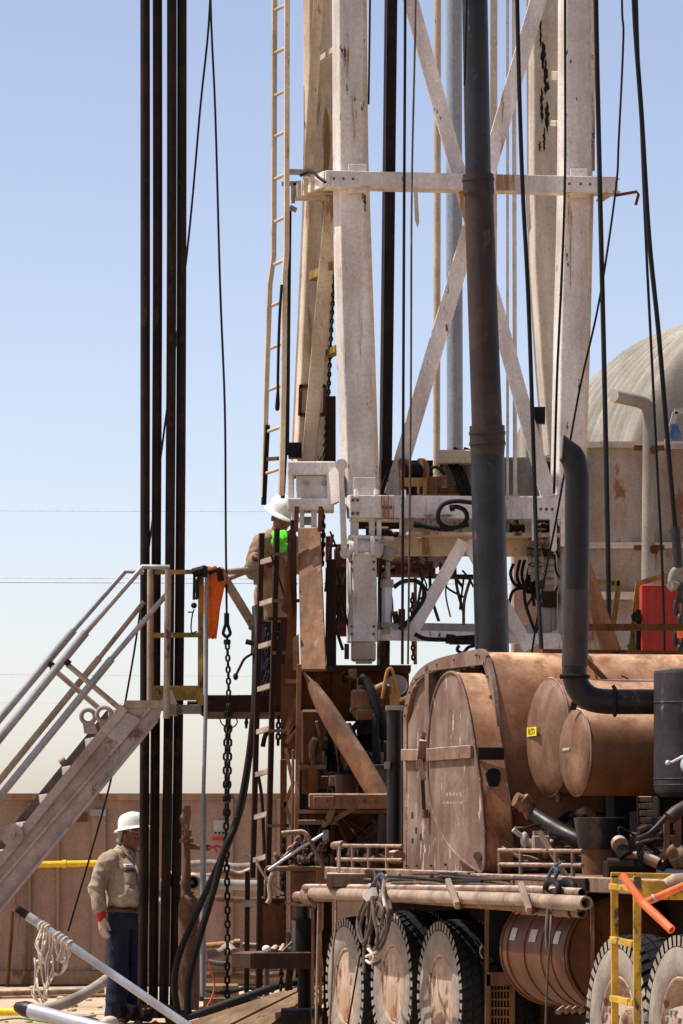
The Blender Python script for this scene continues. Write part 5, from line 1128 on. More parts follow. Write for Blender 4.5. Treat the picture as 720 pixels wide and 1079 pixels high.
# left wing panel and its arch, mullion, header
plate_px([(425.5, 918), (426, 765), (428.5, 745), (432, 728), (437, 716), (443, 709), (449, 706), (449, 918)], VF + .035, .03, m_rad, 'wing_panel')
plate_px([(426, 918), (426.5, 780), (428, 764), (431, 762), (440, 740), (450, 735), (455, 918)], VF + .012, .02, m_rad, 'wing_plate')
plate_px([(448.5, 800), (447.5, 703), (451.5, 701), (452.5, 800)], VF - .004, .035, m_rad, 'mullion')
plate_px([(426, 919), (426, 798), (470, 798), (500, 919)], VF + .006, .03, m_rad, 'lower_panel')
plate_px([(433, 722), (446, 703), (474, 695), (512, 690), (511, 700), (476, 704), (452, 707), (440, 715)], VF - .004, .03, m_rad, 'header')
plate_px([(495, 701), (500, 701), (503, 715), (506, 735), (505, 760), (498, 730)], VF + .01, .03, m_rad, 'mullion')
plate_px([(478, 707), (496, 704), (500, 720), (478, 722)], VF + .02, .02, m_rad, 'header')
# the proud oval shroud
dp = [(478, 709), (474, 709), (469, 712), (464, 719), (459, 732), (455, 750), (452.5, 775), (451.5, 800), (452.5, 825), (455, 846), (460, 864), (467, 880), (476, 893), (487, 905), (499, 914), (507, 918.5), (510.5, 914), (511.5, 900), (511, 880), (509, 850), (505, 815), (500, 782), (495, 752), (490, 730), (485, 716), (482, 711)]
q = curve([V((x, y, 0)) for x, y in dp + dp[:1]], 2)[:-1]
VD = .07
sh = MB(); face = [TP(p.x, p.y, VD) for p in q]; sh.prism(face, B * (VF + .02 - VD), smooth_side=True)
shr = sh.build('fan_shroud', [m_rad], tk)
# shroud side band wears the hood colour
sb = MB(); k0 = [i for i, p in enumerate(q)]
n = len(q); off = .004
cen = sum(face, V((0, 0, 0))) / n
vs = []
sel = [i for i in range(n) if (q[i].x > 480 and q[i].y > 709) or (q[i].x > 474 and q[i].y < 712)]
# rotate the selection so that it runs in one sweep from bottom to top
sel.sort(key=lambda i: -q[i].y)
for i in sel:
    if q[i].x < 497 and q[i].y > 890: continue
    d = (face[i] - cen).normalized() * off; vs.append(face[i] + d + B * .012); vs.append(face[i] + d + B * (VF + .012 - VD))
m = len(vs) // 2
sb.add(vs, [(2 * i, 2 * i + 1, 2 * i + 3, 2 * i + 2) for i in range(m - 1)], True); sb.build('shroud_band', m_hood, shr)
mb = MB(); mb.tube([p + (cen - p).normalized() * -.004 - B * .003 for p in face], .010, 6, closed=True); mb.build('shroud_rim', m_rad, shr)
# strap across
mb = MB(); mb.bar(TP(424.5, 795.5, VF - .02), TP(452, 795.5, VF - .02), .085, .03, Z); mb.bar(TP(451, 795.5, VD - .014), TP(497.5, 792, VD - .014), .09, .028, Z); s1 = mb.build('strap', m_dust, tk, .004)
pa = TP(503, 794, VD); mb = MB(); mb.bar(pa + B * -.0 + A * .012, pa + B * (VF - VD) + A * .03, .085, .02, Z); mb.build('strap_end', m_hole, s1, .004)
mb = MB(); mb.tube([TP(446, 784, VF - .05), TP(445, 776, VF - .05), TP(447, 774, VF - .05)], .02, 8); mb.bar(TP(446, 780, VF - .06), TP(443, 806, VF - .06), .055, .03, X); mb.bar(TP(443, 800, VF - .07), TP(446, 822, VF - .06), .04, .025, X); mb.build('latch', m_dust, tk, .003)
mb = MB(); mb.bar(TP(446, 822, VF - .0), TP(448, 862, VF - .0), .035, .02, X); mb.build('latch_slot', m_dkbrown, tk); mb = MB(); mb.tube([TP(447.5, 862, VF - .03), TP(447.5, 853, VF - .03)], .028, 10); mb.tube([TP(503.5, 902, VD - .03), TP(503.5, 902, VD + .01)], .03, 12); mb.build('knob', m_dust, tk)
# chips punched through the lower panel
mb = MB()
for x, y, h in ((434.5, 859, 3.4), (438.5, 875, 3.2), (443.5, 882, 3.4), (434.6, 886, 2.5)): mb.prism([TP(x - .9, y - h, VF + .004), TP(x + .9, y - h, VF + .004), TP(x + .9, y + h, VF + .004), TP(x - .9, y + h, VF + .004)], B * .002)
mb.build('bolt_slot', m_hole, rf)
# hole in the band, a thin black disc
pc = TP(505, 822, VD) + B * .09 + A * .004
mb = MB(); pts = [pc + B * (math.cos(a) * .045 * (1 + .25 * math.sin(3 * a))) + Z * (math.sin(a) * .10 * (1 + .2 * math.cos(2 * a))) for a in [2 * math.pi * i / 16 for i in range(16)]]
mb.prism(pts, A * .035); mb.build('band_hole', m_hole, shr)
# faded chalked marks on the shroud: two worn rows of strokes
mb = MB(); rr = random.Random(4)
for row, y, n_, h in ((0, 837, 5, 2.6), (1, 846, 6, 1.5)):
    for k in range(n_):
        x = 467 + k * 3.6 + (3 if row == 0 else 0)
        for s in range(2):
            xx = x + s * 1.5; hh = h * rr.uniform(.6, 1); mb.prism([TP(xx, y - hh, VD - .0015), TP(xx + .7, y - hh, VD - .0015), TP(xx + .7, y + hh, VD - .0015), TP(xx, y + hh, VD - .0015)], B * .001)
        mb.prism([TP(x, y + h * rr.choice((-1, 0, .8)) - .3, VD - .0015), TP(x + 2, y - .3, VD - .0015), TP(x + 2, y + .3, VD - .0015), TP(x, y + .3, VD - .0015)], B * .001)
mb.build('faded_marks', m_concrete, shr)
# filler cap on the shroud's top
mb = MB(); pz = TP(478, 708, VD) + B * .1; mb.bar(pz + B * -.06, pz + B * .16, .06, .03, A); mb.bar(pz + B * -.02 + Z * .02, pz + B * .12 + Z * .02, .04, .02, A); mb.build('top_handle', m_dkbrown, shr)
# ---- dark machinery under and beyond the hood
mb = MB(); mb.tbox(.62, 6.5, 1.5, 1.56, 1.365, 2.2); mb.tbox(.66, 3.2, .95, 1.4, 1.365, 2.0); mb.tbox(3.4, 6.5, 1.1, 1.45, 1.365, 1.98); mb.build('engine_side', m_dkbrown, tk, .01)
eg = random.Random(9); mb = MB()
for k in range(16):
    u = eg.uniform(.7, 3.2); z = eg.uniform(1.4, 1.7); mb.tbox(u, u + eg.uniform(.1, .4), .7, .95, z, z + eg.uniform(.05, .3))
mb.build('engine_block', m_black, tk, .008)
mb = MB(); mb.tube(curve([UP(543, 842, .95), UP(549, 845, .95), UP(556, 850, .95), UP(560, 858, .95), UP(566, 862, .95)], 4), .05, 14); mb.tube([UP(549, 842, .95), UP(555, 850, .95)], .06, 14); mb.build('coolant_elbow', m_column, tk)
mb = MB(); mb.tube(curve([UP(563, 859, .97), UP(580, 870, 1.1), UP(602, 882, 1.3), UP(640, 898, 1.5)], 5), .06, 14); mb.build('radiator_hose', m_exh, tk)
mb = MB(); mb.sph(UP(553, 885, 1.3), (.028, .03, .055)); mb.tube([UP(541, 874, 1.3), UP(547, 879, 1.3), UP(552, 882, 1.3)], .016, 8); mb.build('white_fitting', m_plate, tk)
mb = MB(); mb.box(UP(562, 896, 1.35), UP(579, 880, 1.3) + V((0, .12, 0))); mb.build('filter_box', m_grey, tk, .01)
# railings along the deck edge
def railing(x0, x1, ys_, posts, v, y1):
    mb = MB()
    for y in ys_: mb.tube([TP(x0, y, v), TP(x1, y + (x1 - x0) * .012, v)], .014, 8)
    for x in posts: mb.tube([TP(x, ys_[0], v), TP(x, y1, v)], .014, 8)
    return mb.build('deck_railing', m_dust, tk)
railing(355, 424, (891, 905.5), (357, 372, 389, 408), .03, 920); railing(526, 614, (896, 911), (527, 549, 586, 604), .02, 926)
mb = MB(); mb.tube([TP(352, 891, .03), TP(362, 890, .03)], .03, 10); mb.tube([TP(414, 903, .1), TP(421, 903, .1)], .05, 12); mb.build('rail_end', m_dust, tk)
# dark funnel on a brown stand
mb = MB(); c = UP(632, 922, 2.35); mb.lathe(c, Z, [(0, .11), (.17, .12)], 20); mb.build('funnel_base', m_column, tk)
mb = MB(); mb.lathe(c, Z, [(.165, .135), (.36, .165), (.365, .155), (.2, .12)], 24); mb.build('funnel', m_exh, tk)
mb = MB(); mb.bar(UP(568, 876, 2.2), UP(602, 932, 2.3), .03, .05, X); mb.bar(UP(562, 878, 2.2), UP(578, 878, 2.2), .03, .02, Z); mb.build('prop_bar', m_tanrail, tk)
# stack of corroded fins
for k in range(9):
    y = 842 + k * 7.4; mb = MB(); mb.tbox(3.0, 3.0 + .1 + .02 * (k % 2), 1.0, 1.04, 0, .01); mb = MB(); p = UP(673 + (k % 3) * .8, y, 2.6); mb.bar(p, p + X * M_(14, 24), .035, .05, Z); mb.build('radiator_fin', m_dust, tk, .004)
mb = MB(); mb.bar(UP(672, 839, 2.62), UP(674, 905, 2.62), .01, .03, X); mb.tbox(2.0, 3.4, 1.02, 1.06, 1.37, 2.1); mb.build('fin_backing', m_dkbrown, tk)
mb = MB(); mb.box(UP(700, 905, 2.9), UP(706, 858, 2.9) + V((0, .05, 0))); mb.box(UP(711, 905, 2.9), UP(718, 850, 2.9) + V((0, .05, 0))); mb.build('bracket_post', m_column, tk)
mb = MB(); mb.tube(curve([UP(672, 884, 3.0), UP(686, 877, 3.0), UP(700, 863, 3.0), UP(710, 852, 3.0)], 5), .018, 8); mb.tube(curve([UP(706, 862, 3.1), UP(713, 856, 3.1), UP(724, 850, 3.1)], 4), .045, 12); mb.build('black_pipe', m_pipedark, tk)
for a, b, r, m in (((652, 889), (660, 902), .045, m_exh), ((652, 888), (654, 891), .05, m_dust), ((655, 905), (672, 901), .024, m_dust), ((679, 903), (694, 910), .036, m_dust), ((693, 909), (701, 912), .04, m_exh), ((697, 905), (712, 893), .03, m_column), ((708, 908), (724, 900), .065, m_grime), ((692, 919), (724, 921), .03, m_blueram), ((640, 908), (668, 909), .025, m_pipedark), ((671, 903), (671, 915), .04, m_hole)):
    mb = MB(); mb.tube([UP(*a, 3.0), UP(*b, 3.05)], r, 14); mb.build('cast_pipe', m, tk)
mb = MB(); mb.box(UP(640, 925, 2.9), UP(724, 907, 2.9) + V((0, .3, 0))); mb.build('dark_casting', m_black, tk, .01)
# guard rail and struts above the hood
mb = MB(); mb.bar(UP(612, 661, 1.0), UP(735, 661, 1.0), .045, .04, Z); mb.build('guard_rail', m_rustpl, tk)
mb = MB(); mb.bar(UP(570, 686, .6), UP(735, 688, .6), .025, .08, Z); mb.bar(UP(611, 688, .9), UP(692, 772, .9), .035, .035, X); mb.bar(UP(613, 662, 1.0), UP(612, 690, 1.0), .04, .04, X); mb.build('strut', m_rustpl, tk)
mb = MB(); mb.taper(P(662, 740, 28), P(612, 590, 28), .16, .05, .12, .05, X); mb.build('brown_brace', m_column, tk, .01)
mb = MB(); mb.tube(curve([UP(655, 712, .52), UP(662, 716, .52), UP(666, 726, .52), UP(667, 740, .52)], 5), .006, 6); mb.build('hood_wire', m_dkbrown, tk)
# ---- air tanks: axis across the carrier, dished ends looking left
def atank(cx, cy, Y, rpx, L, m):
    c = P(cx, cy, Y); r = M_(rpx, Y); mb = MB(); mb.lathe(c, B, [(0, r), (L, r)], 40); mb.dome(c + B * L, B, r, .1, 40)
    t = mb.build('air_tank', m, tk); mb = MB(); mb.dome(c, -B, r, r * .26, 40, 8); e = mb.build('dished_end', m_cap, t)
    mb = MB(); pts = [c + (Z * math.cos(a) + A * math.sin(a)) * (r + .002) for a in [2 * math.pi * i / 40 for i in range(40)]]; mb.tube(pts, .008, 6, closed=True); mb.build('weld_ring', m_dust, t)
    return t, c, r
t1, c1_, r1_ = atank(580, 777, 25.7, 62, 1.7, m_tank)
t2, c2_, r2_ = atank(608, 793, 25.0, 45.5, 1.35, m_tank)
mb = MB(); mb.tube([P(589, 845, 25.6), P(589, 836, 25.6)], .02, 8); mb.build('drain_stub', m_column, t1)
mb = MB(); mb.tube([P(601, 748, 24.9), P(605, 738, 24.9)], .012, 6); mb.tube([P(605, 748, 24.9), P(607, 740, 24.9)], .012, 6); mb.build('air_line', m_dkbrown, t2)
def text_on(body, o, right, up_, size, m, par, name, off):
    cu = bpy.data.curves.new(name, 'FONT'); cu.body = body; cu.size = size; cu.extrude = .001; cu.align_x = 'CENTER'; cu.align_y = 'CENTER'
    ob = bpy.data.objects.new(name, cu); COL.objects.link(ob)
    dg = bpy.context.evaluated_depsgraph_get(); me = bpy.data.meshes.new_from_object(ob.evaluated_get(dg)); bpy.data.objects.remove(ob)
    nrm = right.cross(up_); mb = MB(); mb.add([o + right * v.co.x + up_ * v.co.y + nrm * (v.co.z + off) for v in me.vertices], [list(p.vertices) for p in me.polygons])
    return mb.build(name, m, par)
# small yellow tag with dark lettering, set into the dish of the bigger tank
def on_dish(cx, cy, c, r, lift):
    h = 0
    for _ in range(12):
        p = rayplane(cx, cy, c - B * h, B); d = (p - c + B * h).length; h = r * .26 * math.sqrt(max(0, 1 - (d / r) ** 2))
    return p - B * lift
pt = on_dish(562.5, 771, c1_, r1_, .0)
ra = -A * -1
rt = (A * 1.0 - B * .12).normalized()
n_ = rt.cross(Z)
mb = MB(); mb.hexa(pt + n_ * .012, rt * .15, n_ * .003, Z * .030); tg_ = mb.build('yellow_tag', m_label, t1)
text_on('RLCO', pt + n_ * .0165, rt * 1.45, Z, .058, m_labelink, t1, 'tag_lettering', 0)
pt2 = on_dish(594, 790, c2_, r2_, .0)
mb = MB(); pts = []
for i in range(15):
    t = i / 14; pts.append(on_dish(591.5 + 9.5 * t, 791 + (1.6 if i % 2 else -1.8) - t * 1.2, c2_, r2_, .004))
mb.tube(pts, .004, 5); mb.build('chalk_scrawl', m_concrete, t2)
# ---- exhaust and muffler
ex = MB(); Ye = 24.6
path = [P(606, 487, Ye), P(608.5, 505, Ye), P(608, 600, Ye), P(606, 690, Ye)] + curve([P(605.5, 700, Ye), P(606, 714, Ye), P(611, 727, Ye), P(622, 736, Ye), P(636, 739, Ye), P(652, 739.5, Ye)], 5) + [P(692, 739.5, Ye)]
r = M_(13.2, Ye); ex.tube(path, r, 20); exo = ex.build('exhaust_stack', m_exh, tk); mb = MB(); mb.tube([P(607.6, 622, Ye), P(606, 690, Ye), P(605.5, 702, Ye)], r + .003, 20); mb.build('heat_stained_sleeve', m_pipedark, exo)
# slanted open mouth
mb = MB(); a0 = [P(606.5, 492, Ye), P(605, 485, Ye), P(601, 478, Ye), P(593.5, 473.5, Ye)]
n = 20; dirs = [(a0[1] - a0[0]), (a0[2] - a0[0]), (a0[3] - a0[1]), (a0[3] - a0[2])]; vs = []
for i, c in enumerate(a0):
    d = V((-.10, 0, 1)) if i == 0 else (V((-.35, 0, 1)) if i == 1 else V((-.55, 0, 1))); d.normalize(); sx = V((d.z, 0, -d.x))
    if i == 3: sx = V((.06, 0, 1)).normalized()
    rr_ = r if i < 3 else r * 1.0
    for k in range(n): a = 2 * math.pi * k / n; vs.append(c + sx * math.cos(a) * (rr_ if i < 3 else M_(15.5, Ye)) + YV * math.sin(a) * r)
fs = [(i * n + k, i * n + (k + 1) % n, (i + 1) * n + (k + 1) % n, (i + 1) * n + k) for i in range(3) for k in range(n)]
mb.add(vs, fs, True); mb.build('exhaust_mouth', m_exh, exo); mb = MB(); mb.add([v + V((-.003, 0, 0)) for v in vs[3 * n:]], [tuple(range(n))]); mb.build('mouth_bore', m_hole, exo)
mb = MB(); mb.tube([P(605, 712, Ye - .11), P(590, 713, Ye - .11)], .016, 8); mb.tube([P(592 + 26 * 0, 713, Ye), P(606, 714, Ye)], .01, 6)
pts = [P(606, 713, Ye) + V((math.cos(a) * (r + .008), math.sin(a) * (r + .008), 0)) for a in [2 * math.pi * i / 20 for i in range(20)]]; mb.tube(pts, .012, 6, closed=True)
pts = [P(648, 739.5, Ye) + V((0, math.cos(a) * (r + .008), math.sin(a) * (r + .008))) for a in [2 * math.pi * i / 20 for i in range(20)]]; mb.tube(pts, .012, 6, closed=True); mb.tube([P(648, 727, Ye), P(646, 722, Ye)], .012, 6); mb.build('clamp', m_black, exo)
mb = MB(); c = P(726, 840, 24.4); rm_ = M_(37, 24.4); mb.lathe(c, Z, [(-.01, .02), (0, rm_ * .80), (.03, rm_ * .97), (.06, rm_), (.785, rm_), (.80, rm_ * .98), (.815, rm_ * .5), (.82, .0)], 36); mf = mb.build('muffler', m_muff, tk)
mb = MB()
for h in (.075, .115, .60): mb.tube([c + V((math.cos(a) * rm_, math.sin(a) * rm_, h)) for a in [2 * math.pi * i / 36 for i in range(36)]], .005, 5, closed=True)
mb.build('seam_ring', m_muff, mf)
mb = MB(); mb.tube([P(704, 804, 23.95), P(709, 803, 23.95), P(720, 797, 23.95)], .010, 6); mb.sph(P(704, 804, 23.95), .018); mb.sph(P(727, 806, 23.9), .06); mb.build('spray_handle', m_alu, mf)
# ---- fuel tank under the deck
Lf = 1.30; cf = P(656, 1006, 23.7); rf_ = .36
mb = MB(); mb.lathe(cf, -A, [(0, rf_), (Lf, rf_)], 44); mb.dome(cf - A * Lf, -A, rf_, .06, 44)
ft = mb.build('fuel_tank', m_fuel, tk); mb = MB(); mb.dome(cf, A, rf_ - .012, .03, 44, 4); mb.build('tank_end', m_rustpl, ft)
mb = MB()
for d_, rr_ in ((.0, .012), (.05, .008), (.30, .006), (.50, .006), (.82, .007), (1.16, .008), (1.28, .012)):
    cc = cf - A * d_; mb.tube([cc + (Z * math.cos(a) + B * math.sin(a)) * (rf_ + .002) for a in [2 * math.pi * i / 44 for i in range(44)]], rr_, 6, closed=True)
mb.build('tank_band', m_fuel, ft)
for d_, w_ in ((.18, .10), (.62, .13), (1.02, .11)):
    mb = MB()
    aa = [math.radians(x) for x in (-80, -73, -67)]
    for a, b in zip(aa, aa[1:]):
        pts = [cf - A * (d_ + s) + (Z * math.cos(g) + B * math.sin(g)) * (rf_ + .004) for s, g in ((0, a), (w_, a), (w_, b), (0, b))]; mb.add(pts, [(0, 1, 2, 3)])
    mb.build('sticker', m_tread, ft)
mb = MB(); mb.tube([P(628, 1052, 23.2), P(628, 1058, 23.2)], .05, 10)
for x in (590, 597, 604, 612): mb.tube([P(x, 1062, 23.8), P(x + 3, 1066, 23.8)], .03, 8)
mb.build('drain_fitting', m_dust, ft)
# under-deck post, grille and step box
mb = MB(); mb.box(TP(511, 1085, .1), TP(515.5, 950, .1) + V((0, .04, 0))); mb.build('deck_post', m_column, tk); mb = MB(); mb.box(TP(622, 1060, .02), TP(627, 952, .02) + V((0, .04, 0))); mb.tube([TP(623, 1050, 0), TP(629, 1050, 0)], .03, 8); mb.build('deck_post', m_column, tk)
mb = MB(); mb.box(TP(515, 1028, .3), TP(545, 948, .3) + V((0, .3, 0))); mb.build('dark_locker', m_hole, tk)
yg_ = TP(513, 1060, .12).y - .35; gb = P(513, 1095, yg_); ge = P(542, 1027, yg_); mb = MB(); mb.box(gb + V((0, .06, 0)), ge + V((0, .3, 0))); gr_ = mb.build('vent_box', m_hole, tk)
mb = MB()
for i in range(9):
    z = ge.z - .05 - i * .058; mb.bar(V((gb.x, gb.y + .03, z)), V((ge.x, gb.y + .03, z)), .014, .014, Z)
for i in range(7):
    x = gb.x + .03 + (ge.x - gb.x - .06) * i / 6; mb.bar(V((x, gb.y + .035, gb.z)), V((x, gb.y + .035, ge.z - .04)), .008, .008, X)
mb.bar(V((gb.x, gb.y + .02, ge.z - .03)), V((ge.x, gb.y + .02, ge.z - .03)), .09, .03, Z); mb.bar(V((gb.x + .01, gb.y + .02, gb.z)), V((gb.x + .01, gb.y + .02, ge.z)), .03, .03, X); mb.bar(V((ge.x - .01, gb.y + .02, gb.z)), V((ge.x - .01, gb.y + .02, ge.z)), .03, .03, X)
mb.build('vent_grille', m_column, gr_)
mb = MB(); mb.tube(curve([TP(508, 996, .1), TP(506, 1003, .1), TP(509, 1010, .1)], 4), .006, 5); mb.build('wire', m_tanrail, tk)
# ---- pipes racked along the deck edge
bun = [((322, 935.5), (560, 938), (614, 941), .030, m_dust, 'slim pale topmost pipe racked along the rig deck edge', .026, -.16),
       ((313, 944.5), (500, 946), (605, 955), .039, m_dust, 'thickest dusty pipe racked below the deck edge over the tyres', .029, -.10),
       ((330, 941), (560, 948), (618, 951.5), .042, m_tanrail, 'dark bored pipe sticking out farthest right from the rack', .03, -.22),
       ((478, 942), (560, 951), (611, 956), .028, m_bluepipe, 'short bluish steel pipe in the rack running into the bundle end', .02, -.2),
       ((380, 943), (560, 956), (603, 961.5), .034, m_dust, 'lower left pipe end of the racked bundle above the fuel tank', .026, -.14),
       ((400, 944), (580, 957), (613.5, 962), .034, m_dust, 'lower right pipe end of the racked bundle above the fuel tank', .026, -.12)]
for a, b, c, r, m, lb, ri, v in bun:
    p = TP(*a, v); q_ = TP(*b, v - .03); e = TP(*c, v - .02); mb = MB(); mb.tube([p, (p + q_) / 2, q_], r, 14, caps=True); mb.pipe(q_, e, r, ri, 16); one('racked_pipe', mb, m, lb, 'pipe', 'pipes racked along the rig deck')
mb = MB(); p = TP(311, 943, -.1); mb.tube([TP(325, 944, -.1), TP(334, 944, -.1)], .075, 16); one('pipe_coupling', mb, m_dust, 'thick pipe coupling at the left end of the racked pipes', 'coupling')
mb = MB(); mb.box(TP(345, 932, -.02), TP(392, 921, -.02) + V((0, .02, 0))); mb.build('corrugated_strip', m_dust, tk)
for (x0, y0, x1, y1, kx) in ((472, 928, 482, 954, 494), (549, 931, 558, 960, 570)):
    mb = MB(); mb.bar(TP(x0, y0, -.32), TP(x1, y1, -.32), M_(5.5, 26), .05, X); mb.bar(TP(x1, y1, -.3), TP(kx, y1 - 5, -.1), .05, .03, Z); mb.build('pipe_bracket', m_tanrail, tk, .004)
mb = MB(); pts = [TP(582 + 7 * math.cos(a), 937 + 9 * math.sin(a), -.24) for a in [2 * math.pi * i / 16 for i in range(16)]]; mb.tube(pts, .02, 8, closed=True); mb.tube([p + B * .08 + A * .05 for p in pts], .025, 8, closed=True); mb.build('black_ring', m_hose, tk)
mb = MB(); mb.tube(curve([TP(577, 928, -.2), TP(580, 920, -.2), TP(584, 914, -.2), TP(588, 918, -.2), TP(584, 928, -.2)], 5), .011, 7); mb.tube([TP(585, 912, -.2), TP(592, 908, -.2)], .009, 6); one('blue_strap', mb, m_bluerope, 'scrap of blue strap tied at the right railing', 'strap')
mb = MB(); mb.tube(curve([TP(581, 955, -.33), TP(580, 985, -.38), TP(577, 1030, -.4), TP(575, 1085, -.4)], 6), .008, 6); mb.tube(curve([TP(578, 958, -.36), TP(576, 980, -.38), TP(577, 1000, -.38)], 4), .012, 6); one('slack_cord', mb, m_oldrope, 'thin dark cord hanging down over the round fuel tank', 'cord')
mb = MB(); mb.tube(curve([TP(354, 948, -.2), TP(354, 975, -.2), TP(351, 1000, -.2), TP(350, 1030, -.2), TP(347, 1085, -.2)], 6), .009, 6); mb.tube(curve([TP(336, 952, -.1), TP(335, 990, -.1), TP(333, 1085, -.1)], 6), .009, 6); mb.tube([TP(358, 892, -.06), TP(357, 935, -.06)], .01, 6); one('slack_cord', mb, m_tanrail, 'pale cord hanging left of the rearmost dusty wheel', 'cord')
# wire sling bundle hanging from the rack
sg_ = thing('wire_sling', 'bundle of dirty looped wire slings hanging over the two rear tyres', 'sling', TP(395, 1025, -.25))
mb = MB(); rr = random.Random(21)
loops = [[(399, 922), (394, 940), (384, 960), (380, 978), (383, 994), (393, 1003), (402, 998), (408, 982), (411, 966), (407, 950), (404, 936), (402, 922)],
         [(397, 924), (390, 945), (388, 965), (386, 985), (384, 1000), (384, 1025)], [(400, 922), (397, 945), (393, 970), (390, 990), (388, 1000), (396, 1000), (406, 980), (412, 965), (411, 952), (406, 940), (404, 925)],
         [(394, 930), (385, 948), (378, 965), (377, 980), (382, 993), (388, 985), (392, 965), (396, 945)], [(402, 925), (404, 945), (409, 960), (407, 985), (398, 1002), (390, 1010)], [(398, 950), (404, 960), (401, 975), (396, 965), (399, 953)],
         [(388, 996), (394, 1006), (400, 1012), (394, 1016), (390, 1008)], [(392, 945), (394, 965), (398, 985), (397, 1000)]]
for i, l in enumerate(loops): mb.tube(curve([TP(x, y, -.26 - .035 * i + rr.uniform(-.02, .02)) for x, y in l], 5), .0125, 7)
mb.build('sling_loop', m_oldrope, sg_)
mb = MB(); mb.tube(curve([TP(396, 927, -.5), TP(402, 921, -.52), TP(407, 926, -.5)], 4), .012, 7); mb.tube([TP(399, 924, -.5), TP(401, 934, -.5)], .010, 7); mb.build('blue_tie', m_bluerope, sg_)
mb = MB(); mb.tube(curve([TP(406, 922, -.5), TP(404, 940, -.5), TP(406, 955, -.5)], 4), .013, 7); mb.tube(curve([TP(388, 1000, -.52), TP(394, 1008, -.52), TP(391, 1015, -.52), TP(386, 1012, -.52)], 4), .010, 7); mb.tube([TP(386, 1008, -.52), TP(397, 1003, -.52)], .010, 7); mb.build('pale_rope', m_rope, sg_)
mb = MB(); mb.prism([TP(386, 938, -.45), TP(392, 935, -.45), TP(394, 944, -.45), TP(386, 950, -.45), TP(382, 945, -.45)], B * .03); mb.build('cloth_tag', m_plate, sg_)
mb = MB(); mb.box(TP(391, 932, -.2), TP(397, 921, -.2) + V((0, .1, 0))); mb.tube([TP(394, 918, -.25), TP(397, 930, -.25)], .02, 7); mb.build('sling_hook', m_dkbrown, sg_)
mb = MB(); mb.tube([TP(379, 1010, -.3), TP(366, 1085, -.3)], .007, 5); one('slack_cord', mb, m_cable, 'thin black wire slanting down across the rearmost wheel from the slings', 'cord')
# ------------------------------------------------------------------ foreground right: yellow step stand + orange tee bar
Yy = 19.6; ys = thing('yellow_step_stand', 'chipped yellow steel step stand standing in front of the front tyres', 'step stand', V((P(660, 0, Yy).x, Yy, 0)))
mb = MB(); mb.bar(P(647.5, 922, Yy), P(648.5, 1200, Yy), M_(7.5, Yy), .04, X); mb.build('post', m_yellow, ys, .003); mb = MB(); mb.bar(P(671.5, 923, Yy - .3), P(671.5, 1215, Yy - .3), M_(8, Yy), .04, X); mb.build('post', m_yellow, ys, .003)
for y in (992, 1054, 1116):
    mb = MB(); mb.bar(P(645, y - 2, Yy - .02), P(669, y + 3, Yy - .28), M_(7, Yy), .03, Z); mb.build('step', m_yellow, ys, .003)
mb = MB(); mb.bar(P(643.5, 922, Yy), P(735, 924, Yy), M_(6, Yy), .04, Z); mb.bar(P(644, 934, Yy - .02), P(669, 937, Yy - .28), M_(6.5, Yy), .03, Z); mb.bar(P(667, 938, Yy - .31), P(735, 938, Yy - .31), M_(20, Yy), .012, Z); mb.build('top_frame', m_yellow, ys, .003)
mb = MB(); mb.tube([P(704, 936, Yy - .36), P(712, 931, Yy - .36), P(724, 930, Yy - .36)], .05, 10); mb.build('pale_roll', m_dust, ys)
Yo = 18.6; tb_ = thing('orange_tee_bar', 'orange tubular tee bar leaning on the yellow step stand', 'bar', P(708, 982, Yo))
mb = MB(); mb.pipe(P(656, 922, Yo + .1), P(678.5, 953, Yo), M_(4.2, Yo), M_(2.8, Yo)); mb.pipe(P(678, 952, Yo), P(708, 980, Yo - .15), M_(4.6, Yo), M_(3, Yo)); mb.build('cross_tube', m_ortube, tb_)
mb = MB(); mb.tube([P(679, 951.5, Yo), P(735, 927, Yo + .2)], M_(4.1, Yo), 14); mb.build('stem_tube', m_ortube, tb_); mb = MB(); mb.tube([P(688, 947, Yo), P(690, 946, Yo)], M_(4.6, Yo), 14); mb.build('pale_scuff', m_tread, tb_)
# deck shelf line on the right behind the stand
# ------------------------------------------------------------------ foreground left: silver pipes, cloth strips, hose
Yp = 31.0
a = P(18, 957.5, Yp); b = P(205, 1086, Yp - .3)
pp = thing('silver_pipe', 'long clean silver pipe slanting across the lower left with a black threaded end', 'pipe', b)
mb = MB(); mb.tube([a.lerp(b, .06), a.lerp(b, .5), b], M_(4.6, Yp), 18); mb.build('pipe_body', m_alu, pp)
mb = MB(); d = (b - a); mb.tube([a, a + d * .015, a + d * .02, a + d * .04, a + d * .045, a + d * .062], [M_(r, Yp) for r in (3.6, 4.6, 4.1, 4.8, 4.3, 4.9)], 16); mb.build('threaded_end', m_black, pp)
mb = MB(); mb.tube([a + d * .062, a + d * .11], M_(5.0, Yp), 18); mb.build('coupling', m_plate, pp)
a2 = P(30, 1064, 30.2); b2 = P(150, 1096, 29.6); p2 = thing('silver_pipe', 'short silver pipe lying lowest at the bottom left with a dark plug end', 'pipe', b2)
mb = MB(); mb.tube([a2, b2], M_(8, 30.2), 18); mb.build('pipe_body', m_alu, p2); mb = MB(); d2 = (b2 - a2).normalized(); mb.tube([a2 - d2 * .12, a2 - d2 * .04, a2 + d2 * .02], [M_(5, 30), M_(8.6, 30), M_(8.9, 30)], 14); mb.build('plug_end', m_exh, p2)
p3 = thing('silver_pipe', 'prop', 'pipe', b2) if False else None
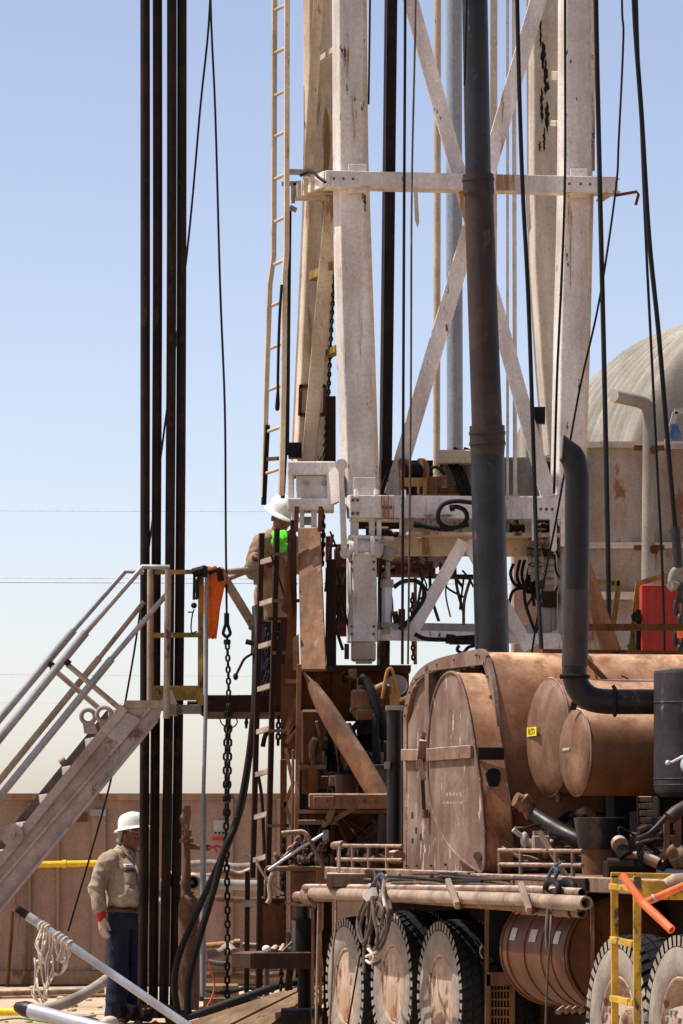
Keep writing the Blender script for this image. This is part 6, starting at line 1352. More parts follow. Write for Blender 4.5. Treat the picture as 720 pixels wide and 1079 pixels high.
# cloth strips knotted over the silver pipe
cs = thing('cloth_strips', 'pale torn cloth strips knotted over the silver pipe and hanging down', 'cloth', P(50, 1056, Yp))
rr = random.Random(8); Yc2 = Yp - .08
strips = [[(46, 975), (43, 985), (40, 998), (42, 1012), (39, 1025), (40, 1040), (47, 1055)], [(50, 977), (48, 995), (44, 1010), (45, 1030), (49, 1045), (48, 1056)], [(53, 980), (53, 1000), (56, 1014), (53, 1030), (49, 1046), (49, 1052)],
          [(60, 985), (59, 1000), (62, 1012), (68, 1012), (70, 996), (66, 988)], [(70, 992), (72, 1005), (70, 1018), (64, 1026), (57, 1026)], [(57, 982), (55, 1000), (51, 1013), (50, 1035), (47, 1050)], [(45, 980), (40, 996), (44, 1001), (49, 990)], [(38, 1012), (37, 1035), (36, 1046), (40, 1054), (47, 1059)], [(64, 988), (66, 1006), (62, 1012)]]
mb = MB()
strips = strips + [[(x + rr.uniform(-3, 3), y + rr.uniform(-3, 3)) for x, y in s] for s in strips]
for i, s in enumerate(strips):
    pts = curve([P(x, y, Yc2 + rr.uniform(-.08, .05)) for x, y in s], 6); vs = []; fs = []
    for k, p in enumerate(pts):
        t = (pts[min(k + 1, len(pts) - 1)] - pts[max(k - 1, 0)]).normalized(); an = math.sin(k * .35 + i) * .9; sd = t.cross(V((math.sin(an), -math.cos(an), 0))).normalized(); w_ = M_(1.05, Yp) * (1 + .4 * math.sin(k * .5 + i * 2)); nn_ = t.cross(sd)
        vs += [p - sd * w_ + nn_ * .002, p + sd * w_ + nn_ * .002, p + sd * w_ - nn_ * .002, p - sd * w_ - nn_ * .002]
    for k in range(len(pts) - 1):
        for j in range(4): fs.append((4 * k + j, 4 * k + (j + 1) % 4, 4 * k + 4 + (j + 1) % 4, 4 * k + 4 + j))
    mb.add(vs, fs, True)
for (x, y, r) in ((40, 1013, 2.2), (47, 1014, 2.4), (55, 1014, 2.0)): mb.sph(P(x, y, Yc2 - .03), (M_(r, Yp), .03, M_(r * .9, Yp)), 9, 6)
mb.build('strip', m_rope, cs)
mb = MB()
for t in (.14, .155, .17, .23, .25, .27, .30):
    c = a + d * t; dn_ = d.normalized(); s_ = dn_.cross(YV).normalized(); rr_ = M_(4.9, Yp); mb.tube([c + s_ * math.cos(g) * rr_ + YV * math.sin(g) * rr_ + dn_ * .02 * math.sin(g) for g in [2 * math.pi * i / 14 for i in range(14)]], .009, 6, closed=True)
mb.build('knot_wrap', m_rope, cs)
# corrugated hose + ground pipes
mb = MB(); base = curve([P(x, y, Y) for x, y, Y in ((46, 1065, 34.2), (60, 1060, 34.3), (78, 1053, 34.4), (95, 1044, 34.6), (110, 1034, 35.0), (140, 1012, 35.5))], 14); rads = [M_(5.6, 34) * (1 + .10 * (i % 2)) for i in range(len(base))]; mb.tube(base, rads, 12); one('corrugated_hose', mb, m_cor, 'grey corrugated hose curving over the ground behind the standing man', 'hose')
mb = MB(); mb.tube([P(-40, 1047.5, 38.5), P(110, 1043.5, 38.5)], M_(3.6, 38.5), 12); one('ground_pipe', mb, m_dust, 'pale straight pipe lying along the wall foot left of the man', 'pipe', 'pipes lying along the wall')
mb = MB(); mb.tube([P(-40, 1054, 38), P(125, 1050, 38)], M_(3.6, 38), 12); one('ground_pipe', mb, m_rustpl, 'rusty straight pipe lying below the pale one along the wall foot', 'pipe', 'pipes lying along the wall')
mb = MB(); mb.tube([P(-40, 1066, 31.3), P(10, 1066, 31.2), P(24, 1065.5, 31.1)], M_(4.4, 31.2), 14); one('yellow_hose', mb, m_yelpipe, 'short yellow hose end lying at the bottom left corner', 'hose')
mb = MB(); mb.tube(curve([P(-10, 1077, 32.4), P(20, 1073, 32.4), P(60, 1078, 32.2), P(88, 1071.5, 32.4), P(104, 1075, 32.4)], 6), .008, 6); one('green_hose', mb, m_ltgreen, 'thin green line snaking over the sand by the silver pipe', 'hose')
mb = MB(); mb.sph(P(116, 1076, 32.2), (.07, .05, .045), 10, 7); one('sand_bag', mb, m_rope, 'small pale rag lump lying by the man\'s boots', 'rag')
mb = MB(); mb.tube(curve([P(13, 960, 40.8), P(12, 985, 40.8), P(10, 1010, 40.8), P(8, 1042, 40.8)], 5), .02, 6); one('rusty_rod', mb, m_rustpl, 'thin rusty rod hanging down the tan wall at the far left', 'rod')
# ------------------------------------------------------------------ smaller fittings, hoses and fasteners of the rig
cr = random.Random(42)
def hoserun(par, pts, r, m, name='hose'):
    mb = MB(); mb.tube(curve([V(p) for p in pts], 5), r, 8); return mb.build(name, m, par)
def valve(par, p, s=1.0, m=None, wheel_=True):
    m = m or m_grime; mb = MB(); p = V(p)
    mb.tube([p - X * .07 * s, p - X * .045 * s], .045 * s, 10); mb.tube([p + X * .045 * s, p + X * .07 * s], .045 * s, 10); mb.tube([p - X * .06 * s, p + X * .06 * s], .03 * s, 10); mb.sph(p, .042 * s, 10, 7); mb.tube([p, p + Z * .11 * s], .014 * s, 8)
    if wheel_: mb.tube([p + Z * .11 * s + V((math.cos(a) * .05 * s, math.sin(a) * .05 * s, 0)) for a in [2 * math.pi * i / 14 for i in range(14)]], .008 * s, 6, closed=True); mb.tube([p + Z * .11 * s - X * .05 * s, p + Z * .11 * s + X * .05 * s], .006 * s, 5)
    return mb.build('valve', m, par)
def bolts(par, pts, nrm, r=.014, m=None):
    for p in pts:
        mb = MB(); p = V(p); mb.tube([p - V(nrm) * .004, p + V(nrm) * .014], r, 6); mb.build('bolt', m or m_grime, par)
fn = V((0, -1, 0))
# mast: bolts, weld plates, cable clips
bolts(mast, [P(x, y, YL - .12) for x in (372, 377) for y in (527, 541)] + [P(x, 535 + (x - 440) * .012, YL - .10) for x in (404, 408, 412, 570, 576, 582)], fn)
bolts(mast, [P(x, 188 + (x - 343) * .022, YL - .13) for x in (352, 362, 372, 600, 612, 622)], fn, .012)
bolts(mast, [P(x, y, YL - .13) for x in (371, 394) for y in (592, 600, 660, 668)], fn, .012)
for (x, y, w_, h_, Y) in ((377, 188, 20, 30, YL - .012), (610, 193, 18, 30, YR - .012), (384, 512, 24, 18, YL - .012), (602, 514, 20, 16, YR - .012)):
    mb = MB(); mb.box(P(x - w_ / 2, y + h_ / 2, Y - .012), P(x + w_ / 2, y - h_ / 2, Y)); mb.build('weld_plate', m_white, mast, .003)
# bare steel showing on the right rear leg where the paint peeled
for (x, y0, y1, w_) in ((570, 18, 50, 1.3), (572.5, 44, 74, 2.6), (575, 62, 100, 2.2), (571, 92, 130, 1.8), (576.5, 106, 140, 2.2), (573.5, 134, 160, 1.4), (569, 148, 160, 1.2), (577.5, 86, 96, 1.6)):
    c0 = P(0, 0, YRr).y; n = 12; L_, R_2 = [], []
    for i in range(n + 1):
        t = i / n; y = y0 + (y1 - y0) * t; ww = w_ * math.sin(math.pi * min(1, max(0, t))) ** .5 * cr.uniform(.45, 1.15); xx = x + cr.uniform(-.7, .7)
        L_.append((xx - ww, y)); R_2.append((xx + ww, y))
    o_ = P(563, 100, YRr); nB = B.cross(Z)
    mb = MB(); mb.prism([rayplane(a, b, o_, A) for a, b in L_ + R_2[::-1]], A * .004); mb.build('bare_patch', m_hole, mast)
# rust run-off stains below the beams stay in the paint; hoses strapped to the mast
hoserun(mast, [P(399, 546, YL + .3), P(402, 580, YL + .3), P(400, 620, YL + .3), P(404, 690, YL + .3)], .014, m_hose)
for k in range(7):
    x = 540 + k * 5.5; hoserun(mast, [P(x, 548, YR + .25), P(x + cr.uniform(-5, 5), 556, YR + .2), P(x + cr.uniform(-8, 8), 563, YR + .22)], .011, m_hose)
for k in range(9):
    x = cr.uniform(556, 590); y = cr.uniform(548, 600); hoserun(mast, [P(x, y, YR + .05), P(x + cr.uniform(-9, 9), y + 18, YR - .02), P(x + cr.uniform(-12, 12), y + 38, YR + .05), P(x + cr.uniform(-6, 10), y + 70, YR + .1)], cr.uniform(.009, .016), m_hose)
for k in range(6): valve(mast, P(cr.uniform(562, 590), cr.uniform(552, 640), YR - .12), .9, cr.choice((m_grime, m_grey, m_dkbrown)))
for k in range(10):
    x = cr.uniform(404, 470); mb = MB(); p = P(x, 521, YR + cr.uniform(.3, .5)); mb.box(p, p + V((cr.uniform(.05, .16), .1, cr.uniform(.05, .2)))); mb.build('fitting', cr.choice((m_dkbrown, m_column, m_black, m_grime)), mast, .006)
for k in range(4): hoserun(mast, [P(402 + k * 14, 520, YR + .3), P(408 + k * 14, 500, YR + .25), P(420 + k * 13, 492, YR + .3), P(430 + k * 13, 500, YR + .35)], .013, m_hose)
valve(mast, P(470, 556, YL + .0), .9, m_grey); valve(mast, P(452, 553, YL), .7, m_grey); valve(mast, P(545, 556, YR - .05), .9, m_dkbrown); valve(mast, P(572, 556, YR - .1), 1.1, m_dkbrown)
mb = MB(); mb.box(P(436, 700, YL + .9), P(439.5, 608, YL + .93)); mb.build('tie_bar', m_ygrime, mast); mb = MB(); mb.chain([P(435, 625, YL + .85), P(434, 650, YL + .85), P(436, 700, YL + .85)], .06, .01); mb.build('tie_chain', m_black, mast)
for k in range(5):
    x = cr.uniform(385, 399); mb = MB(); p = P(x + 20 * (k % 2), cr.uniform(545, 570), YL + .5); mb.tube([p, p + X * cr.uniform(.1, .35)], cr.uniform(.02, .045), 10); mb.build('pin', m_dkbrown, mast)
# rig floor side: tangle of chain and hoses behind the ladder
for k in range(5):
    x = 281 + k * 4.0; y = cr.uniform(655, 672); mb = MB(); mb.chain([P(x, y, 33.05 + .02 * k), P(x + cr.uniform(-2, 2), y + 34, 33.05 + .02 * k), P(x + cr.uniform(-2, 2), 738, 33.05 + .02 * k)], .085, .0135)
    if k == 0: ctb = thing('chain_bundle', 'bundle of dark chains hanging at the worker\'s knees behind the lower ladder', 'chains', P(288, 740, 33))
    mb.build('chain_strand', m_black, ctb)
mb = MB(); mb.prism([P(x, y, Ya - .2) for x, y in ((303, 596), (303, 648), (296, 642), (299, 632), (300, 610), (299, 598))], V((0, .04, 0))); mb.build('guard_plate', m_rustpl, sf, .004)
mb = MB(); mb.prism([P(x, y, Ya + .3) for x, y in ((296, 652), (303, 652), (303, 742), (290, 742), (291, 690))], V((0, .04, 0))); mb.build('guard_plate', m_dkbrown, sf, .004)
# stays and rods of the frame
for p, q, w_, m in (((286, 585), (304, 640), 2.4, m_dkbrown), ((283, 652), (312, 652), 3, m_dkbrown), ((300, 700), (345, 712), 3, m_rustpl), ((345, 600), (343, 700), 1.6, m_dkbrown), ((348, 560), (362, 596), 2, m_dkred), ((344, 575), (368, 575), 3, m_dkred)):
    mb = MB(); mb.bar(P(*p, Ya + .3), P(*q, Ya + .3), M_(w_, Ya), .04, X if abs(q[1] - p[1]) > abs(q[0] - p[0]) else Z); mb.build('stay', m, sf)
# inside the frame: hoses, cans, brackets
for k in range(22):
    x = cr.uniform(318, 424); y = cr.uniform(758, 800); L_ = cr.uniform(25, 75)
    hoserun(sf, [P(x, y, Ya - .2 - cr.uniform(0, .4)), P(x + cr.uniform(-8, 8), y + L_ * .4, Ya - .35), P(x + cr.uniform(-12, 12), min(835, y + L_), Ya - .2)], cr.choice((.009, .012, .018, .026)), cr.choice((m_hose, m_hose, m_pipedark, m_grime)))
for k in range(12):
    p = P(cr.uniform(322, 410), cr.uniform(818, 835), Ya - cr.uniform(.3, .8)); mb = MB(); mb.box(p, p + V((cr.uniform(.05, .15), .08, cr.uniform(.04, .12)))); mb.build('bracket', cr.choice((m_dkbrown, m_grime, m_black, m_rustpl)), sf, .005)
for k in range(10):
    p = P(cr.uniform(366, 424), cr.uniform(716, 756), Ya - cr.uniform(.0, .3)); mb = MB(); d = V((cr.uniform(-1, 1), cr.uniform(-.3, .3), cr.uniform(-1, 1))).normalized() * cr.uniform(.06, .16); mb.tube([p, p + d], cr.uniform(.015, .04), 10); mb.tube([p + d * .9, p + d * 1.05], cr.uniform(.03, .05), 10); mb.build('fitting', cr.choice((m_column, m_grime, m_machyel, m_dkbrown)), hm)
for k in range(8): hoserun(sf, [P(cr.uniform(320, 400), 858, Ya - .7), P(cr.uniform(320, 405), 880, Ya - .75), P(cr.uniform(320, 405), 912, Ya - .7)], cr.choice((.009, .014, .02)), cr.choice((m_hose, m_pipedark, m_grime)))
for k in range(5): valve(sf, P(320 + k * 19, 909 - cr.uniform(0, 8), Ya - 1.0), cr.uniform(.7, 1.1))
bolts(sf, [P(x, 844, Ya - 1.205) for x in (332, 345, 358, 371, 384, 397)], fn, .014)
mb = MB(); mb.box(P(330, 850, Ya - 1.215), P(352, 839, Ya - 1.201)); mb.build('cover_plate', m_column, sf, .004)
# truck: hoses and lines along the deck, engine bay plumbing
for k in range(9):
    x0 = cr.uniform(352, 470); x1 = x0 + cr.uniform(70, 170); y = cr.uniform(921, 934); v = -.02 - .02 * k
    hoserun(tk, [TP(x0, y, v), TP((2 * x0 + x1) / 3, y + cr.uniform(-3, 4), v), TP((x0 + 2 * x1) / 3, y + cr.uniform(-2, 5) + 3, v), TP(x1, y + 6 + cr.uniform(-2, 2), v)], cr.choice((.007, .010, .014)), cr.choice((m_hose, m_dust, m_grime, m_pipedark)), 'deck_line')
for k in range(16):
    x = cr.uniform(528, 610); u = cr.uniform(.75, 1.3); y = cr.uniform(852, 905)
    hoserun(tk, [UP(x, y, u), UP(x + cr.uniform(5, 16), y + cr.uniform(-10, 10), u + .05), UP(x + cr.uniform(16, 34), y + cr.uniform(-8, 14), u), UP(x + cr.uniform(30, 48), min(918, y + cr.uniform(0, 22)), u)], cr.choice((.009, .012, .02, .03)), cr.choice((m_hose, m_hose, m_grime, m_pipedark, m_dust)))
for k in range(18):
    x = cr.uniform(640, 720); u = cr.uniform(2.4, 3.0); y = cr.uniform(868, 912)
    hoserun(tk, [UP(x, y, u), UP(x + cr.uniform(-8, 12), y + cr.uniform(-10, 6), u), UP(x + cr.uniform(4, 26), y + cr.uniform(-6, 12), u), UP(x + cr.uniform(10, 34), min(918, y + cr.uniform(0, 14)), u)], cr.choice((.007, .010, .016, .024)), cr.choice((m_hose, m_grime, m_pipedark, m_exh)))
for (x, y, u, s_) in ((560, 905, .7, 1), (575, 900, .8, .8), (596, 908, .7, .9), (540, 910, .75, .8), (662, 912, 2.4, .8), (684, 915, 2.6, .8)): valve(tk, UP(x, y, u), s_)
for k in range(12):
    p = TP(cr.uniform(352, 424), cr.uniform(900, 916), .2 + cr.uniform(0, .4)); mb = MB(); mb.tube([p, p + V((cr.uniform(-.12, .12), .02, cr.uniform(0, .12)))], cr.uniform(.015, .04), 10); mb.build('fitting', cr.choice((m_grime, m_pipedark, m_dkbrown, m_dust)), tk)
for k in range(8):
    p = TP(cr.uniform(530, 606), 918, .15 + cr.uniform(0, .5)); mb = MB(); mb.box(p, p + V((cr.uniform(.06, .2), .1, cr.uniform(.04, .13)))); mb.build('bracket', cr.choice((m_grime, m_pipedark, m_dkbrown, m_black)), tk, .005)
# rivets round the radiator flange, hinges on the shroud, latch bolts
rp_ = [op[i] for i in range(4, len(op) - 4, 3)]
bolts(rf, [T(u + (-.55 - u) * .045, VF - .002, z + (2.0 - z) * .045) for u, z in rp_], -B, .010, m_rad)
bolts(shr, [TP(x, y, VD - .002) for x, y in ((468, 800), (482, 799), (492, 797.5), (459, 801))], -B, .011)
bolts(rf, [TP(x, y, VF - .006) for x, y in ((429, 801), (438, 801), (429, 912), (440, 912), (455, 912), (470, 911))], -B, .010)
# deck edge: stake pockets and dents
for x in (360, 420, 455, 505, 540, 600): 
    mb = MB(); p = TP(x, 923 + (x - 360) * .03, -.004); mb.hexa(p, A * .035, B * .008, Z * .035); mb.build('stake_pocket', m_dust, tk, .004)
# wall clutter at the left
for (x, y0, y1) in ((140, 1010, 1040), (150, 1000, 1040)): pass
for pts, r, m, lb in (([(205, 948, 40.6), (232, 947, 40.6), (262, 949, 40.6), (296, 947, 40.6)], .035, m_bronze, 'rusty straight pipe fixed low on the tan wall behind the chain'),
                      ([(214, 1012, 35), (240, 1016, 34.8), (270, 1012, 34.6), (296, 1015, 34.5)], .03, m_pipedark, 'dark hose lying on the ground beyond the steel tray'),
                      ([(212, 1042, 33.8), (236, 1046, 33.6), (262, 1041, 33.4), (288, 1044, 33.2)], .02, m_hose, 'thin black hose snaking on the ground behind the timber mat')):
    mb = MB(); mb.tube(curve([P(*p) for p in pts], 6), r, 9); one('ground_pipe', mb, m, lb, 'pipe', 'pipes lying along the wall')

# more of the crowd round the mast foot and the rig rear
for k in range(16):
    x = cr.uniform(402, 500); y = cr.uniform(588, 612); L_ = cr.uniform(12, 60)
    hoserun(mast, [P(x, y, YL + .5), P(x + cr.uniform(-10, 10), y + L_ * .5, YL + .45), P(x + cr.uniform(-16, 16), min(668, y + L_), YL + .5)], cr.choice((.007, .009, .013)), cr.choice((m_hose, m_hose, m_pipedark, m_grime)))
for k in range(8):
    x = cr.uniform(345, 364); y = cr.uniform(560, 640); hoserun(sf, [P(x, y, Ya + .4), P(x + cr.uniform(-6, 6), y + 25, Ya + .35), P(x + cr.uniform(-8, 8), min(702, y + 60), Ya + .4)], cr.choice((.009, .013)), cr.choice((m_hose, m_dkbrown)))
for k in range(6): valve(mast, P(cr.uniform(404, 470), cr.uniform(594, 604), Yt - .35), .8, cr.choice((m_dkred, m_dkbrown, m_grime)))
for k in range(14):
    x = cr.uniform(300, 345); y = cr.uniform(925, 985); hoserun(sf, [P(x, y, Yz + .35), P(x + cr.uniform(-8, 8), y + 20, Yz + .3), P(x + cr.uniform(-10, 10), y + 60, Yz + .4)], cr.choice((.008, .012, .018)), cr.choice((m_hose, m_pipedark, m_dkbrown)))
for k in range(7):
    x = cr.uniform(205, 262); r_ = cr.uniform(.03, .07); mb = MB(); p = P(x, 1046 + cr.uniform(-4, 6), 33.6); mb.box((p.x, p.y, 0), (p.x + cr.uniform(.08, .3), p.y + .2, cr.uniform(.06, .3)))
    if k == 0: scp = thing('scrap_blocks', 'small heap of rusty steel blocks on the ground behind the chain', 'scrap', (p.x, p.y, 0))
    mb.build('steel_block', cr.choice((m_bronze, m_dkbrown, m_wallrim, m_grime)), scp, .006)
# ------------------------------------------------------------------ PEOPLE
def limb(mb, pts, rr, seg=14):
    # tapered rounded limb: balls at the joints, cones between
    pts = [V(p) for p in pts]; q = []; r = []
    for i in range(len(pts) - 1):
        n = max(2, int((pts[i + 1] - pts[i]).length / .03))
        for k in range(n): q.append(pts[i].lerp(pts[i + 1], k / n)); r.append(rr[i] + (rr[i + 1] - rr[i]) * k / n)
    q.append(pts[-1]); r.append(rr[-1])
    mb.tube(q, r, seg)
    for p, x in zip(pts, rr): mb.sph(p, x, seg, 9)
def loft(mb, rings, seg=24, pw=2.3):
    # rings: (centre, half width x, half depth y)
    vs = []; fs = []; n = len(rings)
    for c, rx, ry in rings:
        c = V(c)
        for k in range(seg):
            a = 2 * math.pi * k / seg; ca, sa = math.cos(a), math.sin(a)
            vs.append(c + V((math.copysign(abs(ca) ** (2 / pw), ca) * rx, math.copysign(abs(sa) ** (2 / pw), sa) * ry, 0)))
    for i in range(n - 1):
        for k in range(seg): fs.append((i * seg + k, i * seg + (k + 1) % seg, (i + 1) * seg + (k + 1) % seg, (i + 1) * seg + k))
    fs.append(tuple(reversed(range(seg)))); fs.append(tuple((n - 1) * seg + k for k in range(seg)))
    mb.add(vs, fs, True)
def blob(mb, name, m, parent, xf, voxel=.008, smooth=4, wrinkle=None):
    me = bpy.data.meshes.new(name); me.from_pydata([tuple(v) for v in mb.v], [], mb.f); me.update()
    ob = bpy.data.objects.new(name + '_tmp', me); COL.objects.link(ob)
    rm_ = ob.modifiers.new('r', 'REMESH'); rm_.mode = 'VOXEL'; rm_.voxel_size = voxel; rm_.use_smooth_shade = True
    if smooth: s_ = ob.modifiers.new('s', 'SMOOTH'); s_.iterations = smooth; s_.factor = .5
    dg = bpy.context.evaluated_depsgraph_get(); dg.update(); me2 = bpy.data.meshes.new_from_object(ob.evaluated_get(dg))
    bpy.data.objects.remove(ob)
    if wrinkle:
        amp, sc, st = wrinkle; nrm = [v.normal.copy() for v in me2.vertices]
        for v, n in zip(me2.vertices, nrm):
            c = v.co
            a = pnoise(V((c.x * sc, c.y * sc, c.z * sc * st))) + .5 * pnoise(V((c.x * sc * 2.3 + c.z * sc, c.y * sc * 2.3, c.z * sc * 1.6)))
            rdg = 1 - abs(pnoise(V((c.x * sc * .8 + c.z * sc * .9 + 7, c.y * sc * .8, c.z * sc * .7)))) * 2
            v.co = c + n * amp * (a + .8 * rdg - .4)
    for p in me2.polygons: p.use_smooth = True
    # into world space, origin on the person's empty
    o = WORLD[parent.name]
    for v in me2.vertices: v.co = xf @ v.co - o
    me2.materials.clear(); me2.materials.append(m); me2.name = name
    r = bpy.data.objects.new(name, me2); COL.objects.link(r); r.parent = parent; WORLD[r.name] = o; return r
def head(mb, hf):
    # head facing -Y in its own frame; hf maps to person frame. centre at mid skull
    def s(c, r): 
        t = MB(); t.sph((0, 0, 0), r, 20, 14)
        mb.add([hf @ (V(c) + v) for v in t.v], t.f, True)
    s((0, .008, .03), (.076, .096, .092)); s((0, -.02, -.045), (.062, .075, .075)); s((0, -.055, -.088), (.034, .032, .026))
    s((0, -.088, -.012), (.015, .022, .030)); s((0, -.100, -.026), (.017, .016, .013)); s((.035, -.068, -.022), (.024, .022, .020)); s((-.035, -.068, -.022), (.024, .022, .020))
    s((.03, -.082, .022), (.028, .014, .009)); s((-.03, -.082, .022), (.028, .014, .009)); s((0, -.086, -.056), (.024, .012, .007)); s((0, -.082, -.067), (.021, .012, .008))
    for sx in (-1, 1): s((sx * .078, .012, -.006), (.012, .020, .032))
def hand(mb, wrist, d, palm_n, thumb_s, sc=1.0, curl=.5, r=.0095):
    # wrist position, finger direction d, palm normal, thumb side vector
    d = V(d).normalized(); n = V(palm_n); n = (n - d * n.dot(d)).normalized(); s = d.cross(n).normalized() * thumb_s
    w = V(wrist)
    for k, (off, L) in enumerate(((.030, .075), (.010, .085), (-.010, .080), (-.029, .062))):
        root = w + d * .045 * sc + s * off * .6 * sc; kn = w + d * .095 * sc + s * off * sc
        mb.tube([w + s * off * .4 * sc, root, kn], [.017 * sc, .016 * sc, .0125 * sc], 10); mb.sph(kn, .0125 * sc, 9, 6)
        p = kn; dirv = d.copy()
        for seg_, f in ((.45, curl * .7), (.32, curl), (.25, curl * .8)):
            dirv = (dirv * math.cos(f) + n * math.sin(f)); dirv.normalize(); q = p + dirv * L * seg_ * sc; mb.tube([p, q], [r * sc, r * .92 * sc], 9); mb.sph(q, r * .95 * sc, 8, 6); p = q
            n2 = n
    t0 = w + d * .025 * sc + s * .022 * sc; t1 = t0 + (d * .85 + s * .45 + n * .3).normalized() * .042 * sc; t2 = t1 + (d * .95 + s * .08 + n * .35).normalized() * .032 * sc; t3 = t2 + (d * .9 + n * .5).normalized() * .026 * sc
    limb(mb, [t0, t1, t2, t3], [.017 * sc, .0135 * sc, .0115 * sc, .0095 * sc], 9)
def hat_meshes(xfh, par, m):
    # hard hat with an all round brim, facing -Y in the head frame
    mb = MB(); seg = 36; vs = []; fs = []
    prof = [(.0, 1.0), (.02, 1.0), (.05, .985), (.085, .93), (.115, .78), (.132, .55), (.139, .28)]
    rx, ry = .108, .132
    for z, f in prof:
        for k in range(seg): a = 2 * math.pi * k / seg; vs.append(V((math.cos(a) * rx * f, math.sin(a) * ry * f, z)))
    vs.append(V((0, 0, .1405))); t = len(vs) - 1
    for i in range(len(prof) - 1):
        for k in range(seg): fs.append((i * seg + k, i * seg + (k + 1) % seg, (i + 1) * seg + (k + 1) % seg, (i + 1) * seg + k))
    for k in range(seg): fs.append(((len(prof) - 1) * seg + k, (len(prof) - 1) * seg + (k + 1) % seg, t))
    mb.add([xfh @ v for v in vs], fs, True)
    # brim: wider at the front
    b = []; fs = []
    for ring_, (f, z) in enumerate(((1.0, .012), (1.22, .0), (1.36, -.012), (1.36, -.017), (1.22, -.006), (.98, .004))):
        for k in range(seg):
            a = 2 * math.pi * k / seg; ff = 1 + (f - 1) * (1 + .45 * max(0, -math.sin(a)) - .15 * abs(math.cos(a))); b.append(V((math.cos(a) * rx * ff, math.sin(a) * ry * ff, z)))
    for i in range(5):
        for k in range(seg): fs.append((i * seg + k, i * seg + (k + 1) % seg, (i + 1) * seg + (k + 1) % seg, (i + 1) * seg + k))
    mb.add([xfh @ v for v in b], fs, True)
    # centre ridge and side ribs
    for x in (-.028, 0, .028):
        mb.tube([xfh @ V((x, y, .139 * math.sqrt(max(0, 1 - (y / .135) ** 2 * .9 - (x / .11) ** 2)) + .001)) for y in [-.10 + .2 * i / 10 for i in range(11)]], .006, 6)
    return mb.build('hard_hat', m, par)
def eyes(hf, par):
    for sx in (-1, 1):
        mb = MB(); t = MB(); t.sph((sx * .031, -.078, .004), .0095, 12, 8); mb.add([hf @ v for v in t.v], t.f, True); e = mb.build('eye', m_eye, par)
        mb = MB(); t = MB(); t.sph((sx * .031, -.0865, .004), .0045, 10, 6); mb.add([hf @ v for v in t.v], t.f, True); mb.build('iris', m_hole, e)
def loc_rot(loc, rz): return Matrix.Translation(loc) @ Matrix.Rotation(rz, 4, 'Z')
def hframe(xf, neck, yaw, pitch, roll=0): return Matrix.Translation(neck) @ Matrix.Rotation(yaw, 4, 'Z') @ Matrix.Rotation(pitch, 4, 'X') @ Matrix.Rotation(roll, 4, 'Y')
# ---- the man standing behind the pipes
Ym = 33.2; base = V((P(133, 0, Ym).x, Ym, .0))
m1 = thing('person', 'man in white hard hat, khaki work shirt and jeans standing beside the dark drill pipes', 'person', base)
xf = loc_rot(base, math.radians(42))
RA = [(-.20, .01, 1.39), (-.285, .055, 1.13), (-.275, -.005, .92)]; LA = [(.205, .01, 1.435), (.26, .02, 1.15), (.19, -.20, 1.06)]
hf = hframe(xf, V((.03, -.045, 1.615)), math.radians(14), math.radians(16))
mb = MB(); head(mb, hf); limb(mb, [(0, .02, 1.44), (0, -.01, 1.53), (0, -.025, 1.60)], [.07, .06, .058])
loft(mb, [((0, .01, .86), .14, .10), ((0, .0, 1.0), .15, .13), ((0, .0, 1.2), .16, .12), ((0, .01, 1.36), .17, .11), ((0, .015, 1.46), .12, .08), ((0, .01, 1.50), .06, .055)])
for s_, arm in ((-1, RA), (1, LA)): limb(mb, arm, [.055, .042, .032])
hand(mb, RA[2], (.02, -.12, -1), (.8, .1, 0), 1, 1.0, .35); hand(mb, LA[2], (-.4, -.9, .1), (-.5, 0, -.8), 1, 1.0, .6)
for sx in (-1, 1):
    limb(mb, [(sx * .09, .0, .90), (sx * .105, -.01, .50), (sx * .11, .03, .10)], [.095, .06, .045]); limb(mb, [(sx * .11, .04, .05), (sx * .125, -.13, .04)], [.042, .036])
body = blob(mb, 'body', m_skin, m1, xf, .0065, 2)
eyes(xf @ hf, m1)
# shirt
mb = MB()
loft(mb, [((0, .0, .985), .178, .155), ((0, -.02, 1.04), .192, .178), ((0, -.025, 1.12), .194, .182), ((0, -.012, 1.22), .19, .155), ((0, .0, 1.32), .196, .135), ((0, .008, 1.39), .185, .115), ((0, .012, 1.445), .135, .095), ((0, .008, 1.50), .08, .072)], 28, 2.2)
limb(mb, [(-.15, .012, 1.405), (-.20, .012, 1.375), (-.285, .055, 1.13), (-.275, .02, 1.0)], [.08, .078, .072, .066]); limb(mb, [(.15, .012, 1.405), (.20, .012, 1.375), (.262, .02, 1.13), (.215, -.13, 1.09)], [.08, .078, .072, .060])
shirt = blob(mb, 'shirt', m_shirt, m1, xf, .009, 3, (.019, 8, .6))
# open collar, placket, pocket
mb = MB()
for sx in (-1, 1):
    pts = [V((sx * .018, -.118, 1.40)), V((sx * .062, -.098, 1.44)), V((sx * .078, -.035, 1.505)), V((sx * .066, -.04, 1.53)), V((sx * .045, -.09, 1.485))]
    a_ = [xf @ p for p in pts]; mb.prism(a_, (xf.to_3x3() @ V((0, .012, 0))))
mb.tube([xf @ V((.072 * math.cos(a), .005 + .068 * math.sin(a), 1.51 + .012 * math.sin(a))) for a in [math.radians(-30 + 24 * i) for i in range(11)]], .014, 8)
mb.build('collar', m_shirt, shirt)
def on_front(x, z, lift):
    for yy in range(400):
        pass
    return None
def project(ob, x, z, lift=.004):
    # find the shirt's front surface at (x, z) of the person frame
    inv = xf.inverted(); o = WORLD[ob.name]; best = 0
    for v in ob.data.vertices:
        p = inv @ (v.co + o)
        if abs(p.x - x) < .012 and abs(p.z - z) < .012 and p.y < best: best = p.y
    return V((x, best - lift, z))
